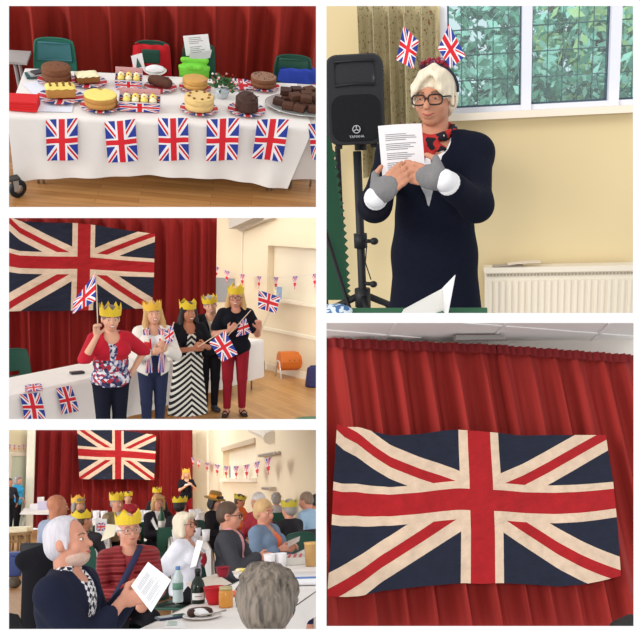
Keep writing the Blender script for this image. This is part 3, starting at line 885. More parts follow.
# flags pinned along the cloth
fl = [('first from the left', [(45, 123), (77, 121), (78, 160), (47, 161)]), ('second from the left', [(104, 125), (135, 122), (138, 161), (108, 163)]),
      ('middle one of the five', [(158, 121), (188, 121), (189, 160), (159, 161)]), ('second from the right end', [(207, 122), (240, 121), (237, 160), (206, 161)]),
      ('last one before the cloth corner', [(258, 122), (290, 122), (282, 162), (252, 158)])]
for i, (wd, c) in enumerate(fl):
    tl, tr, br, bl = [R1.ony(a, b, Y0 - .10) for a, b in c]
    def fn(u, v, o=0, tl=tl, tr=tr, br=br, bl=bl):
        p = (bl * (1 - u) + br * u) * (1 - v) + (tl * (1 - u) + tr * u) * v
        return p + Vector((0, .065 * v * v + .006 * math.sin(u * 7 + i) + o, 0))
    mb = MB(); mb.grid(lambda u, v: fn(v, 1 - u), 14, 14); mb.grid(lambda u, v: fn(1 - v, 1 - u, .002), 14, 14)
    one('paper_flag', 'small union flag hanging on the white tablecloth front, ' + wd, 'flag', mb, FLAGP, None, 'union flags along the cake table', smooth=True)
c = [(308, 124), (330, 124), (326, 160), (312, 160)]
tl, tr, br, bl = [R1.ony(a, b, Y0 - .03) for a, b in c]
mb = MB(); mb.grid(lambda v, u: (bl * (1 - u) + br * u) * (1 - v) + (tl * (1 - u) + tr * u) * v + Vector((0, .006 * math.sin(u * 7), 0)), 10, 10)
one('paper_flag', 'partly seen union flag on the second table at the right edge', 'flag', mb, FLAGP, None, 'union flags along the cake table', smooth=True)

# chairs behind the table
CGREEN = mat('green_plastic', (34, 104, 88), .45, .06, 12); CTEAL = mat('teal_pad', (58, 110, 116), .7, .06, 20); CDARK = mat('dark_green_plastic', (28, 74, 60), .5, .06, 12)
def chair_geo(T, sm, pad=None, zt=.82, w=.43):
    """Moulded stacking chair: shell back with a hand hole, seat, four splayed tube legs."""
    mb = MB()
    def outline(zb):
        return zb
    hh = zt - .50
    def bk(u, v, o=0):
        x = (u - .5) * w * (1 - .14 * v ** 3) ; z = .50 + hh * v - .02 * (abs(2 * u - 1) ** 4) * (v > .9)
        return Vector((x, .20 + .07 * v + .03 * (1 - (2 * u - 1) ** 2) + o, z))
    n1, n2 = 14, 12
    for o, fl_ in ((0, 1), (.014, -1)):
        b = len(mb.v)
        for j in range(n2 + 1):
            for i in range(n1 + 1): mb.v.append(tuple(bk(i / n1, j / n2, o)))
        for j in range(n2):
            for i in range(n1):
                if 4 <= i <= 9 and 2 <= j <= 3: continue
                a = b + j * (n1 + 1) + i; f = (a, a + 1, a + n1 + 2, a + n1 + 1)
                mb.f.append(f if fl_ > 0 else f[::-1]); mb.mi.append(0)
    mb.tube([bk(0, j / 8, .007) for j in range(9)] + [bk(i / 8, 1, .007) for i in range(1, 9)] + [bk(1, 1 - j / 8, .007) for j in range(1, 9)], .012, 6)
    mb.tube([bk(4 / 14, 2 / 12, .007), bk(10 / 14, 2 / 12, .007), bk(10 / 14, 4 / 12, .007), bk(4 / 14, 4 / 12, .007)], .009, 6, closed=True)
    mb.build('backrest', sm, T, smooth=True)
    MB().box((0, -.01, .405), (w, .42, .022), bev=.009).build('seat', sm, T)
    MB().box((0, .205, .475), (w * .8, .03, .09), bev=.009).build('back_support', sm, T)
    if pad:
        mb = MB(); mb.grid(lambda u, v: bk(.08 + .84 * u, .52 + .42 * v, -.022 - .008 * math.sin(PI * u) * math.sin(PI * v)), 10, 6)
        mb.tube([bk(.08, .52, -.012), bk(.92, .52, -.012), bk(.92, .94, -.012), bk(.08, .94, -.012)], .012, 6, closed=True)
        mb.build('back_pad', pad, T, smooth=True)
    for sx_ in (-1, 1):
        for sy_ in (-1, 1):
            MB().tube([(sx_ * w * .40, sy_ * .15, .395), (sx_ * w * .48, sy_ * .21 , .003)], .011, 8).build('leg', STEEL, T, smooth=True)
def chair_at(px, pytop, y, label, sm, pad=None, w=.43, face=180):
    p = R1.ony(px, pytop, y)
    T = thing('stacking_chair', label, 'chair', (p.x, y - .25, 0), 0, 'chairs behind the cake table')
    chair_geo(T, sm, pad, p.z, w); return T
YB = Y1 + .36
chair_at(53.5, 40, YB, 'green moulded plastic chair with a teal back pad, left behind the cakes', CGREEN, CTEAL, .43)
chair_at(152, 43, YB, 'plastic chair under the red jacket, middle of the row behind the cakes', CDARK, None, .40)
chair_at(199, 45, YB, 'dark green plastic chair behind the lime green gift bag', CDARK, None, .36)
chair_at(294, 57, YB, 'green plastic chair with blue jacket, at the right behind the brownies', CDARK, CDARK, .43)
# red jacket over the second chair, blue jacket over the last
def jacket(px0, px1, pyt, pyb, y, label, m, hole=None):
    a, b = R1.ony(px0, pyt, y), R1.ony(px1, pyt, y); zb = R1.ony(px0, pyb, y).z
    cx = (a.x + b.x) / 2; w_ = (b.x - a.x)
    mb = MB()
    def fn(u, v):
        x = (u - .5) * w_ * (1 + .12 * (1 - v)); ed = abs(2 * u - 1)
        return Vector((x, -.075 * (1 - ed ** 3) * (.4 + .6 * (1 - v) ** .3 * 1) + .012 * math.sin(u * 17 + v * 3) - .0, (zb - a.z) * (1 - v) - .03 * ed ** 4 * v))
    mb.grid(fn, 24, 12); mb.grid(lambda u, v: fn(1 - u, v) + Vector((0, .16, 0)) * (1 - abs(1 - 2 * u) ** 3), 24, 12)
    return one('jacket', label, 'jacket', mb, m, (cx, y - .02, a.z), smooth=True)
jacket(133, 170, 42, 74, YB - .02, 'bright red jacket hung over the chair behind the fairy cakes', mat('red_cloth', (192, 22, 34), .8, .12, 14))
one('green_bag', 'dark green bag lying against the red jacket', 'bag', MB().box((0, 0, .06), (.19, .06, .14), bev=.025), mat('bag_green', (26, 66, 54), .8), R1.ony(151, 62, YB - .18), smooth=True)
jacket(280, 318, 66, 80, YB - .04, 'blue jacket draped over the chair at the right end', mat('blue_cloth', (38, 62, 160), .8, .15, 14))

# ---- cakes
PLATE = union_jack('flag_plate', (44, 60, 130), (226, 214, 214), (200, 38, 52), .8, .45, obj=.205, wear=.04)
SP = mat('sponge', (196, 142, 76), .9, .22, 60, bump=.4, bscale=120)
def plate(loc, r=.195, label='', m=None, sx=1.0, sy=1.0):
    prof = [(r * .62, 0), (r * .66, .004), (r * .98, .018), (r, .022), (r * .98, .024), (r * .64, .009), (.001, .008)]
    return one('party_plate', label, 'plate', MB().lathe(prof, n=36, sx=sx, sy=sy), m or PLATE, loc, 'union flag party plates', smooth=True)
def cake(px, py, r, h, side, topm, label, tops=(), notch=False, pl=None, dome=.0, layers=True):
    loc = R1.onz(px, py, TZ + .011)
    if pl: plate(loc, pl, 'union flag paper plate under the ' + label.split(',')[0])
    T = thing('round_cake', label, 'cake', loc + Vector((0, 0, .026 if pl else 0)))
    rnd = random.Random(int(px))
    wob = lambda a, i: 1 + .012 * math.sin(5 * a + i) + .008 * math.sin(11 * a + 2 * i)
    if layers:
        prof = [(r * .96, 0), (r, .01), (r * 1.01, h * .42), (r * .97, h * .46), (r * .97, h * .50), (r * 1.01, h * .54), (r, h * .93), (r * .97, h * .95), (.001, h * .95)]
    else:
        prof = [(r * .95, 0), (r, .012), (r, h * .8), (r * .95, h * .94), (.001, h * .95)]
    MB().lathe(prof, n=40, wob=wob).build('sponge', side, T, smooth=True)
    tp = [(r * .955, h * .90), (r * 1.0, h * .93), (r * .985, h * 1.0), (r * .9, h * 1.02 + dome * .3), (r * .5, h * 1.02 + dome * .8), (.001, h * 1.02 + dome)]
    def wob2(a, i):
        if notch:
            d = abs((a - PI * .52 + PI) % (2 * PI) - PI)
            if d < .24 and i < 5: return .60 + .4 * (d / .24) ** 2
        return 1 + .015 * math.sin(7 * a + i)
    MB().lathe(tp, n=48, wob=wob2).build('icing', topm, T, smooth=True)
    for nm, m_, n_, rr, f, zz in tops:
        for i in range(n_):
            a = 2 * PI * (i + .3) / n_ if f > 0 else rnd.uniform(0, 2 * PI); q = abs(f) if f > 0 else abs(f) * math.sqrt(rnd.random())
            MB().ell((r * q * math.cos(a), r * q * math.sin(a), h * 1.02 + dome * (1 - q) + rr * .3), (rr, rr * .8, rr * zz), 5, Matrix.Rotation(rnd.uniform(0, 3), 3, 'Z')).build(nm, m_, T, smooth=True)
    return T
CHOC = mat('choc_buttercream', (122, 76, 50), .75, .22, 40, bump=.5, bscale=90); DCHOC = mat('dark_choc', (66, 38, 30), .5, .25, 50, bump=.5, bscale=80)
CHIP = mat('choc_chip', (60, 34, 24), .5); WALN = mat('walnut', (136, 88, 46), .8, .2, 60)
YEL = mat('lemon_icing', (244, 222, 120), .6, .06, 20, bump=.2, bscale=60); CREAM = mat('cream_icing', (246, 236, 196), .6, .05, 20, bump=.3, bscale=60)
TAN = mat('caramel_icing', (206, 156, 82), .5, .08, 16); COFF = mat('coffee_icing', (228, 194, 128), .65, .1, 25, bump=.3, bscale=70)
cake(57, 81, .140, .125, CHOC, CHOC, 'domed brown chocolate cake, leftmost at the back of the table', [('choc_curl', CHIP, 14, .008, -.8, .6)], pl=.19, dome=.02)
cake(101, 107, .152, .105, SP, YEL, 'round lemon yellow cake with a notch in its icing', notch=True, pl=.19)
cake(195, 88.5, .128, .085, TAN, TAN, 'smooth round caramel coloured cake beside the flower posy', pl=.165, dome=.008)
cake(199, 110, .142, .120, COFF, COFF, 'round coffee cake decorated with walnuts, in front of the caramel cake', [('walnut_half', WALN, 8, .017, .72, .55)], pl=.185)
cake(263, 87, .135, .095, CHOC, mat('choc_crumb', (150, 112, 92), .8, .35, 80, bump=.6, bscale=120), 'round chocolate cake with crumbled topping, right of the posy at the back', [('crumb', CHIP, 24, .006, -.85, .7)], pl=.175)
# loaf, cream slab, log, bark cake
def slab_cake(px, py, size, rz, label, side, topm, nuts=None, pl=.19, name='loaf_cake', frost=.25):
    loc = R1.onz(px, py, TZ + .011)
    plate(loc, pl, 'union flag paper plate under the ' + label.split(',')[0], sx=1.1)
    T = thing(name, label, 'cake', loc + Vector((0, 0, .024)), rz)
    w_, d_, h_ = size
    MB().box((0, 0, h_ * (1 - frost) / 2), (w_, d_, h_ * (1 - frost)), bev=.012).build('sponge', side, T, smooth=True)
    mb = MB(); mb.grid(lambda u, v: Vector(((u - .5) * w_ * 1.03, (v - .5) * d_ * 1.05, h_ * (1 - frost) + h_ * frost * (1 - max(abs(2 * u - 1), abs(2 * v - 1)) ** 6) + .004 * math.sin(u * 21) * math.cos(v * 13))), 20, 12)
    mb.build('icing', topm, T, smooth=True)
    if nuts:
        rnd = random.Random(3)
        for i in range(nuts):
            u, v = (i % 4 + .5) / 4 - .5, (i // 4 + .5) / 3 - .5
            MB().ell((u * w_ * .9, v * d_ * .85, h_ + .004), (.016, .011, .008), 5, Matrix.Rotation(rnd.uniform(0, 3), 3, 'Z')).build('walnut_half', WALN, T, smooth=True)
    return T
slab_cake(61, 98, (.27, .135, .115), .22, 'loaf cake with yellow icing and nuts, left front of the table', SP, YEL, 12, .20)
slab_cake(87.5, 83, (.22, .15, .085), .35, 'flat sponge cake under smooth cream icing, behind the lemon cake', mat('brown_sponge', (146, 98, 52), .9, .2, 60), CREAM, None, .175, 'sponge_slab')
loc = R1.onz(160.5, 88, TZ + .011); plate(loc, .165, 'union flag paper plate under the chocolate log')
T = thing('chocolate_log', 'dark brown chocolate log cake on a plate behind the boxes of fairy cakes', 'cake', loc + Vector((0, 0, .022)), -.42)
sdfobj('sponge', mat('log_choc', (86, 50, 36), .7, .25, 40, bump=.5, bscale=80), T, [('c', (-.085, 0, .045), (.08, 0, .045), .052, .05), ('e', (.0, .0, .05), (.1, .05, .055))], .008, planes=[((0, 0, .002), (0, 0, -1))])
MB().box((.02, .0, .100), (.14, .03, .008), bev=.003).build('icing', DCHOC, T)
loc = R1.onz(246.5, 111, TZ + .011); plate(loc, .19, 'union flag paper plate under the dark chocolate cake')
T = thing('chocolate_cake', 'tall dark chocolate cake covered in shards, in front of the flower posy', 'cake', loc + Vector((0, 0, .022)), .2)
sdfobj('sponge', DCHOC, T, [('k', .0, .11, ((0, 0, 0), .115, .135), ((0, .01, 0), .11, .12)), ('e', (.0, .02, .105), (.10, .105, .06)), ('e', (-.06, -.01, .11), (.05, .06, .045))], .008, planes=[((0, 0, .002), (0, 0, -1))])
rnd = random.Random(4)
for i in range(16):
    a = rnd.uniform(0, 6.28); q = rnd.uniform(.01, .10)
    R_ = (Matrix.Rotation(rnd.uniform(0, 6), 3, 'Z') @ Matrix.Rotation(rnd.uniform(.2, 1.2), 3, 'X'))
    MB().box((q * math.cos(a), q * math.sin(a) + .01, .155 - q * .25), (.05, .04, .006), R_).build('chocolate_shard', DCHOC, T)
# boxes of fairy cakes
CLEARB = mat('box_rim', (228, 220, 226), .25, .05, 20)
def cake_box(px, py, w_, d_, h_, label, nx, ny, rz=0.0, cm=None):
    loc = R1.onz(px, py, TZ + .010)
    T = thing('cake_box', label, 'box', loc, rz)
    mb = MB()
    for sx_, sy_, a, b in ((0, -1, w_, .006), (0, 1, w_, .006), (-1, 0, .006, d_), (1, 0, .006, d_)):
        pass
    def side(p, q):
        m = MB(); p, q = Vector(p), Vector(q)
        m.grid(lambda u, v: p.lerp(q, u) + Vector((0, 0, h_ * .72 * v)) + (p.lerp(q, u) * .08 * v), 8, 6)
        m.build('printed_side', FLAGP, T)
    x, y = w_ / 2, d_ / 2
    side((-x, -y, 0), (x, -y, 0)); side((x, -y, 0), (x, y, 0)); side((x, y, 0), (-x, y, 0)); side((-x, y, 0), (-x, -y, 0))
    MB().box((0, 0, .004), (w_, d_, .008)).build('base', mat('box_red', (200, 60, 70), .6), T)
    r_ = 1.08
    MB().tube([(-x * r_, -y * r_, h_ * .72), (x * r_, -y * r_, h_ * .72), (x * r_, y * r_, h_ * .72), (-x * r_, y * r_, h_ * .72)], .006, 6, closed=True).build('rim', CLEARB, T, smooth=True)
    gl = mat('clear_plastic', (250, 250, 255), .08)
    MB().box((0, y * r_, h_ * .95), (w_ * r_, .004, h_ * .5)).build('open_lid', mat('box_lid', (222, 170, 176), .3, .1), T)
    Rz = Matrix.Rotation(rz, 3, 'Z')
    for j in range(ny):
        for i in range(nx):
            q = Vector(((i + .5) / nx - .5, (j + .5) / ny - .5, 0)); q = Vector((q.x * w_ * .92, q.y * d_ * .9, .010))
            yel = (i + j) % 2 == 0
            C = thing('fairy_cake', 'small iced fairy cake in ' + label, 'cake', loc + Rz @ q, 0, 'fairy cakes in ' + label)
            r = min(w_ / nx, d_ / ny) * .44
            MB().lathe([(r * .75, 0), (r, h_ * .55), (r * .96, h_ * .58), (.001, h_ * .6)], n=14).build('paper_case', SP, C, smooth=True)
            MB().lathe([(r * .98, h_ * .57), (r * .9, h_ * .72), (r * .5, h_ * .86), (r * .12, h_ * .98), (.001, h_ * .98)], n=14, wob=lambda a, k_: 1 + .05 * math.sin(5 * a + k_)).build('icing', YEL if yel else CREAM, C, smooth=True)
            MB().ell((0, 0, h_ * .98), (r * .25, r * .25, r * .16), 5).build('cherry', mat('cherry', (170, 60, 50), .3) if not yel else mat('jelly_orange', (214, 150, 60), .3), C, smooth=True)
cake_box(129, 86, .25, .20, .13, 'the union flag printed box at the back', 3, 2)
cake_box(140, 108, .36, .19, .13, 'the wide union flag printed box at the front', 4, 2)
# platter of brownies
loc = R1.onz(306, 107, TZ + .010)
one('serving_platter', 'large silver oval platter of brownies at the right end of the table', 'platter', MB().lathe([(.30, 0), (.33, .006), (.42, .026), (.43, .030), (.42, .033), (.33, .013), (.001, .012)], n=44, sx=1.0, sy=.72), mat('silver', (206, 206, 204), .25, .04, 20, .6), loc, smooth=True)
rnd = random.Random(8)
bq = [(-.31, .01), (-.22, -.11), (-.20, .12), (-.11, -.02), (-.10, -.16), (-.07, .17), (.0, -.07), (.03, .06), (.06, -.17), (.08, .19), (.13, .0), (.17, -.12), (.2, .12), (.25, .0)]
for lay, zz in ((0, .016), (1, .078)):
    for i, (bx, by) in enumerate(bq):
        if lay and (i in (0, 1, 4, 8, 11)): continue
        bm_ = MB().box((0, 0, .03), (.115, .10, .058), bev=.008)
        o = one('brownie', 'chocolate brownie square heaped on the silver platter', 'brownie', bm_, mat('brownie', (84, 52, 38), .8, .3, 40, bump=.5, bscale=60) if (i + lay) % 3 else DCHOC, loc + Vector((bx * .92 - .02 * lay, by * .9 + .02 * lay, zz)), 'brownies on the platter', smooth=True)
        o.rotation_euler = (rnd.uniform(-.06, .06), rnd.uniform(-.06, .06), rnd.uniform(-.5, .5))
# posy
loc = R1.onz(222, 97, TZ + .010)
plate(R1.onz(241, 86, TZ + .011), .15, 'union flag paper plate showing behind the flower posy')
T = thing('flower_posy', 'small posy of green leaves and red and white flowers in a glass bowl', 'flowers', loc)
MB().lathe([(.05, 0), (.055, .01), (.075, .06), (.07, .085), (.001, .08)], n=20).build('glass_bowl', mat('glass_bowl', (190, 200, 206), .1, .05, 20), T, smooth=True)
LEAF = mat('leaf_green', (52, 98, 52), .6, .3, 20); LEAF2 = mat('leaf_olive', (84, 112, 74), .6, .3, 20)
rnd = random.Random(12)
for i in range(46):
    a = rnd.uniform(0, 2 * PI); el = rnd.uniform(.1, 1.35); L_ = rnd.uniform(.08, .17)
    d_ = Vector((math.cos(a) * math.cos(el) * 1.1, math.sin(a) * math.cos(el), math.sin(el)))
    p0 = Vector((0, 0, .07)) + d_ * L_ * .55; p1 = Vector((0, 0, .07)) + d_ * L_ * 1.15
    sd = d_.cross(Vector((rnd.uniform(-1, 1), rnd.uniform(-1, 1), .4))).normalized() * rnd.uniform(.016, .03); nn = d_.cross(sd).normalized() * .006
    mid = (p0 + p1) / 2
    MB().add([p0, mid + sd + nn, p1, mid - sd + nn, mid - nn], [(0, 1, 4), (1, 2, 4), (2, 3, 4), (3, 0, 4)])
    q = MB(); q.add([p0, mid + sd + nn, p1, mid - sd + nn, mid - nn], [(0, 1, 4), (1, 2, 4), (2, 3, 4), (3, 0, 4)]); q.build('leaf', LEAF if i % 3 else LEAF2, T)
for i in range(22):
    a = rnd.uniform(0, 2 * PI); el = rnd.uniform(.2, 1.4); L_ = rnd.uniform(.13, .20)
    d_ = Vector((math.cos(a) * math.cos(el) * 1.1, math.sin(a) * math.cos(el), math.sin(el)))
    c_ = Vector((0, 0, .07)) + d_ * L_
    MB().ell(c_, (.013, .013, .011) if i % 3 else (.008,) * 3, 5).build('flower', mat('flower_red', (156, 34, 44), .6) if i % 3 == 0 else mat('flower_white', (226, 218, 214), .7) if i % 3 == 1 else mat('flower_pink', (196, 130, 130), .7), T, smooth=True)
# lime bag with notice
pb = R1.ony(194, 76, YB - .2); sp_ = R1.sc(pb)
T = thing('gift_bag', 'lime green gift bag tied in a bow on the chair behind the cakes', 'bag', (pb.x, YB - .24, .46))
zt = R1.ony(194, 53, YB - .24).z - .46
LIME = mat('lime_fabric', (118, 206, 64), .7, .16, 12, bump=.4, bscale=14)
sdfobj('sack', LIME, T, [('k', .0, zt * .72, ((0, 0, 0), .150, .07), ((0, 0, 0), .165, .075)), ('e', (0, 0, zt * .70), (.155, .075, .05)), ('c', (-.12, 0, zt * .85), (.12, 0, zt * .85), .03, .035)], .012, k=.03)
for s in (-1, 1):
    MB().ell((s * .045, -.08, zt * .74), (.05, .018, .028), 8, Matrix.Rotation(s * -.35, 3, 'Y')).build('bow_loop', LIME, T, smooth=True)
MB().ell((0, -.085, zt * .73), (.017, .017, .02), 6).build('bow_knot', LIME, T, smooth=True)
c_ = [R1.ony(a, b, YB - .18) for a, b in ((186, 56), (211, 53), (208, 34), (183, 36))]
paper_sheet('notice', 'white printed notice standing in the lime green bag', 'notice', R1, c_, WHITEP, 9, margin=.2, upto=.86)
c_ = [R1.ony(a, b, YB - .26) for a, b in ((190, 61), (210, 58), (212, 50), (189, 54))]
paper_sheet('card', 'grey card tucked in front of the notice in the lime bag', 'card', R1, c_, mat('grey_card', (196, 200, 200), .7), 0)
# card with a tree, dish, books, napkins, papers
c_ = [R1.ony(a, b, Y1 - .03) for a, b in ((134, 71), (145, 68.5), (142, 53), (131, 56))]
o = paper_sheet('greeting_card', 'white card with a dark tree picture leaning beside the red jacket', 'card', R1, c_, WHITEP)
c4 = [Vector(q) for q in c_]; ctr = sum(c4, Vector()) / 4
ux, uy = (c4[1] - c4[0]).normalized(), (c4[3] - c4[0]).normalized(); un = ux.cross(uy)
mb = MB(); mb.prism([ux * -.03 + uy * -.055 + un * .004, ux * .03 + uy * -.055 + un * .004, uy * .05 + un * .004], un * .001); mb.prism([ux * -.006 + uy * -.07 + un * .004, ux * .006 + uy * -.07 + un * .004, ux * .006 + uy * -.05 + un * .004, ux * -.006 + uy * -.05 + un * .004], un * .001)
mb.build('tree_picture', mat('tree_print', (62, 92, 84), .8), o)
loc = R1.onz(155, 74, TZ + .010)
T = thing('white_dish', 'white dish heaped with napkins at the back, before the red jacket', 'dish', loc)
MB().lathe([(.07, 0), (.11, .03), (.125, .045), (.115, .047), (.06, .012), (.001, .01)], n=26).build('dish', mat('china', (236, 232, 228), .3, .03), T, smooth=True)
sdfobj('napkins', WHITEP, T, [('e', (-.03, 0, .05), (.07, .06, .035)), ('e', (.04, .01, .055), (.06, .06, .03)), ('e', (0, 0, .075), (.05, .04, .02))], .01)
for i, (sz, m_, lb) in enumerate((((.20, .14, .02), mat('book_teal', (44, 84, 92), .6), 'teal book, lowest of the small pile at the back left corner'), ((.17, .12, .018), mat('book_grey', (176, 174, 170), .6), 'pale grey book, middle of the small pile at the back left corner'), ((.15, .10, .015), mat('book_dark', (66, 62, 66), .6), 'dark book on top of the small pile at the back left corner'))):
    one('book', lb, 'book', MB().box((0, 0, sz[2] / 2), sz, .3 + i * .15, bev=.003), m_, R1.onz(36 + i * 2, 76, TZ + .010) + Vector((0, 0, (0, .02, .038)[i])), 'books at the table corner')
NAP = mat('red_napkin', (214, 34, 38), .8, .05, 20)
for i in range(4):
    o = one('napkin', ('bottom', 'second', 'third', 'top')[i] + ' red paper napkin of the stack at the front left corner', 'napkin', MB().box((0, 0, .011), (.30, .21, .022), bev=.005), NAP, R1.onz(22, 107, TZ + .010) + Vector((0, .004 * (i % 2), .0225 * i)), 'red napkins')
    o.rotation_euler.z = -.06 + .02 * i
for i, (c_, lb) in enumerate(((((36, 97), (52, 92), (40, 80), (23, 84)), 'plain white sheet beside the loaf cake at the left'), (((34, 111), (72, 112), (74, 101), (44, 97)), 'white sheet of paper in front of the loaf cake'), (((82, 103), (92, 98), (86, 92), (75, 96)), 'white slip of paper between loaf and lemon cake'), (((198, 100.5), (214, 99), (214, 94), (200, 95)), 'small white card on the cloth between the coffee cake and posy'))):
    paper_sheet('paper', lb, 'paper', R1, [R1.onz(a, b, TZ + .009) for a, b in c_], mat('paper_bluewhite', (232, 234, 246), .8, .02), 0)
# side table and trolley wheel at the left edge
pt = R1.onz(18, 56, .80)
T = thing('side_table', 'small grey side table standing by the curtain at the left edge', 'table', (pt.x - .22, pt.y, 0))
MB().box((0, 0, .785), (.66, .34, .03), bev=.006).build('table_top', mat('grey_laminate', (164, 156, 154), .5), T)
for sx_ in (-.22, .20):
    for sy_ in (-.12, .12): MB().tube([(sx_, sy_, .77), (sx_ + .06, sy_, .003)], .018, 8).build('leg', mat('grey_leg', (140, 132, 130), .5), T, smooth=True)
pw = R1.onz(21, 197, 0.0)
T = thing('trolley_castor', 'black rubber trolley wheel on the floor under the cloth corner', 'wheel', (pw.x - .02, pw.y, .09), .5)
wb = MB(); wb.lathe([(.045, -.022), (.085, -.02), (.09, -.01), (.09, .01), (.085, .02), (.045, .022), (.03, .02), (.001, .018)], n=26)
o = wb.build('tyre', BLACKP, T, smooth=True); o.rotation_euler = (PI / 2, 0, .3)
o = MB().lathe([(.001, -.024), (.04, -.024), (.04, .024), (.001, .024)], n=16).build('hub', STEEL, T, smooth=True); o.rotation_euler = (PI / 2, 0, .3)
for s in (-1, 1): MB().box((s * .0 - .02, s * .034, .05), (.05, .006, .12), bev=.002).build('fork', STEEL, T)
MB().box((-.03, 0, .115), (.11, .09, .02), bev=.004).build('mounting_plate', mat('castor_dark', (60, 54, 50), .6), T)
# ------------------------------------------------------------------ set 2: the reader by the window
R2 = CUR = Room((326.5, 633, 6, 313), (480, 100)); R2.h = 1.62 - R2.at(432, 67, 3.08).z
WA, WB = R2.at(330, 100, 4.28), R2.at(633, 100, 4.05)
WN = Vector((WB.y - WA.y, -(WB.x - WA.x), 0)).normalized(); WU = Vector((WB.x - WA.x, WB.y - WA.y, 0)).normalized()
def wp(px, py, off=0.0):                      # a point on the window wall, off metres in front of it
    return R2.onp(px, py, WA + WN * off, WN)
def wbox(mb, px0, px1, z0, z1, off0, off1, u0=None, u1=None):
    a = (wp(px0, 100) - WA).dot(WU) if u0 is None else u0; b = (wp(px1, 100) - WA).dot(WU) if u1 is None else u1
    A = WA.copy(); A.z = 0
    p = [A + WU * a + WN * off0, A + WU * b + WN * off0, A + WU * b + WN * off1, A + WU * a + WN * off1]
    mb.prism([q + Vector((0, 0, z0)) for q in p], (0, 0, z1 - z0)); return mb
CREAMW = mat('cream_wall', (222, 202, 158), .9, .03, 2.5)
zs = wp(540, 113).z
mb = MB(); wbox(mb, 300, 441, -.0, 3.0, -.25, 0); struct('wall_back', mb, CREAMW)
mb = MB(); wbox(mb, 441, 680, -.0, zs, -.25, 0); struct('wall_back', mb, CREAMW)
mb = MB(); mb.box((0, 3.4, -.05), (5, 4.4, .1)); struct('floor', mb, W1)
WHITEF = mat('window_white', (226, 228, 240), .45, .03, 6)
mb = MB(); wbox(mb, 438, 690, zs - .018, zs + .018, -.2, .07); struct('trim_1', mb, mat('sill_paint', (240, 228, 210), .5, .03, 6))
W = thing('window_1', None, None, (0, 0, 0)); W['kind'] = 'structure'
def wpart(name, mb, m, par=W): return mb.build(name, m, par)
wpart('jamb', wbox(MB(), 441, 448, zs, 2.6, -.16, -.02), WHITEF)
wpart('mullion', wbox(MB(), 522, 532, zs, 2.6, -.16, -.04), WHITEF)
wpart('mullion', wbox(MB(), 610, 620.5, zs, 2.6, -.16, -.04), WHITEF)
wpart('bottom_rail', wbox(MB(), 441, 690, zs + .018, zs + .045, -.15, -.05), WHITEF)
LEAD = mat('lead_strip', (96, 118, 122), .5); DKF = mat('casement_grey', (70, 88, 102), .5)
gl = bpy.data.materials.new('window_glass'); gl.use_nodes = True
_n = gl.node_tree; _n.nodes.remove(_n.nodes['Principled BSDF'])
_tr, _gs, _mx = _n.nodes.new('ShaderNodeBsdfTransparent'), _n.nodes.new('ShaderNodeBsdfGlossy'), _n.nodes.new('ShaderNodeMixShader')
_tr.inputs[0].default_value = (.80, .93, .95, 1); _gs.inputs['Roughness'].default_value = .03; _mx.inputs[0].default_value = .10
_n.links.new(_tr.outputs[0], _mx.inputs[1]); _n.links.new(_gs.outputs[0], _mx.inputs[2]); _n.links.new(_mx.outputs[0], _n.nodes['Material Output'].inputs[0])
for x0, x1, cols, sh in ((448, 522, (462, 478, 494, 509), 0), (532, 610, (549, 564.5, 580, 595), 0), (620.5, 700, (636, 652, 668, 684), 0)):
    f = wbox(MB(), x0, x0 + 1.6, zs + .045, 2.6, -.14, -.09); wbox(f, x1 - 1.2, x1, zs + .045, 2.6, -.14, -.09); wbox(f, x0, x1, zs + .045, zs + .055, -.14, -.09)
    c_ = wpart('casement', f, DKF)
    wbox(MB(), x0, x1, zs + .045, 2.6, -.120, -.116).build('pane', gl, c_)
    l_ = MB()
    for q in cols: wbox(l_, q - .45, q + .45, zs + .045, 2.6, -.114, -.106)
    for j in range(1, 9): z = zs + .055 + .128 * j; wbox(l_, x0, x1, z - .003, z + .003, -.114, -.106)
    l_.build('leading', LEAD, c_)
# trees outside
def leafy(name, label, px, py, d, rad, n, cols, seed, trunk=None, size=.05):
    c = R2.at(px, py, d); T = thing(name, label, 'tree', (c.x, c.y, 0), 0, 'trees outside the window')
    rnd = random.Random(seed); mb = MB()
    for i in range(n):
        while True:
            q = Vector((rnd.uniform(-1, 1), rnd.uniform(-1, 1), rnd.uniform(-1, 1)))
            if q.length < 1: break
        cl = Vector((math.sin(q.x * 9 + seed), math.cos(q.z * 8), math.sin(q.z * 7 + q.x * 5))) * .10
        p = Vector((q.x * rad[0], q.y * rad[1], c.z + q.z * rad[2])) + cl
        a = Vector((rnd.gauss(0, 1), rnd.gauss(0, .6), rnd.gauss(0, 1))).normalized() * size * rnd.uniform(.6, 1.5)
        b = a.cross(Vector((rnd.gauss(0, 1), rnd.gauss(0, 1), rnd.gauss(0, 1)))).normalized() * size * rnd.uniform(.35, .7)
        mb.cm = rnd.choices(range(len(cols)), [3, 3, 2][:len(cols)])[0]
        mb.add([p - a, p + b, p + a, p - b], [(0, 1, 2, 3)])
    mb.build('foliage', cols, T)
    if trunk:
        MB().tube([(0, 0, 0), (.03, 0, c.z * .5), (-.02, 0, c.z + .4)], [trunk, trunk * .85, trunk * .6], 10).build('trunk', mat('bark', (112, 96, 82), .9, .3, 20, bump=.5), T, smooth=True)
LG = [mat('leaf_pale', (176, 226, 206), .6, .3, 4), mat('leaf_mid', (104, 164, 136), .6, .3, 4), mat('leaf_deep', (52, 100, 80), .6, .3, 4)]
LY = [mat('leaf_lime', (200, 226, 160), .6, .3, 4), LG[0], LG[1]]
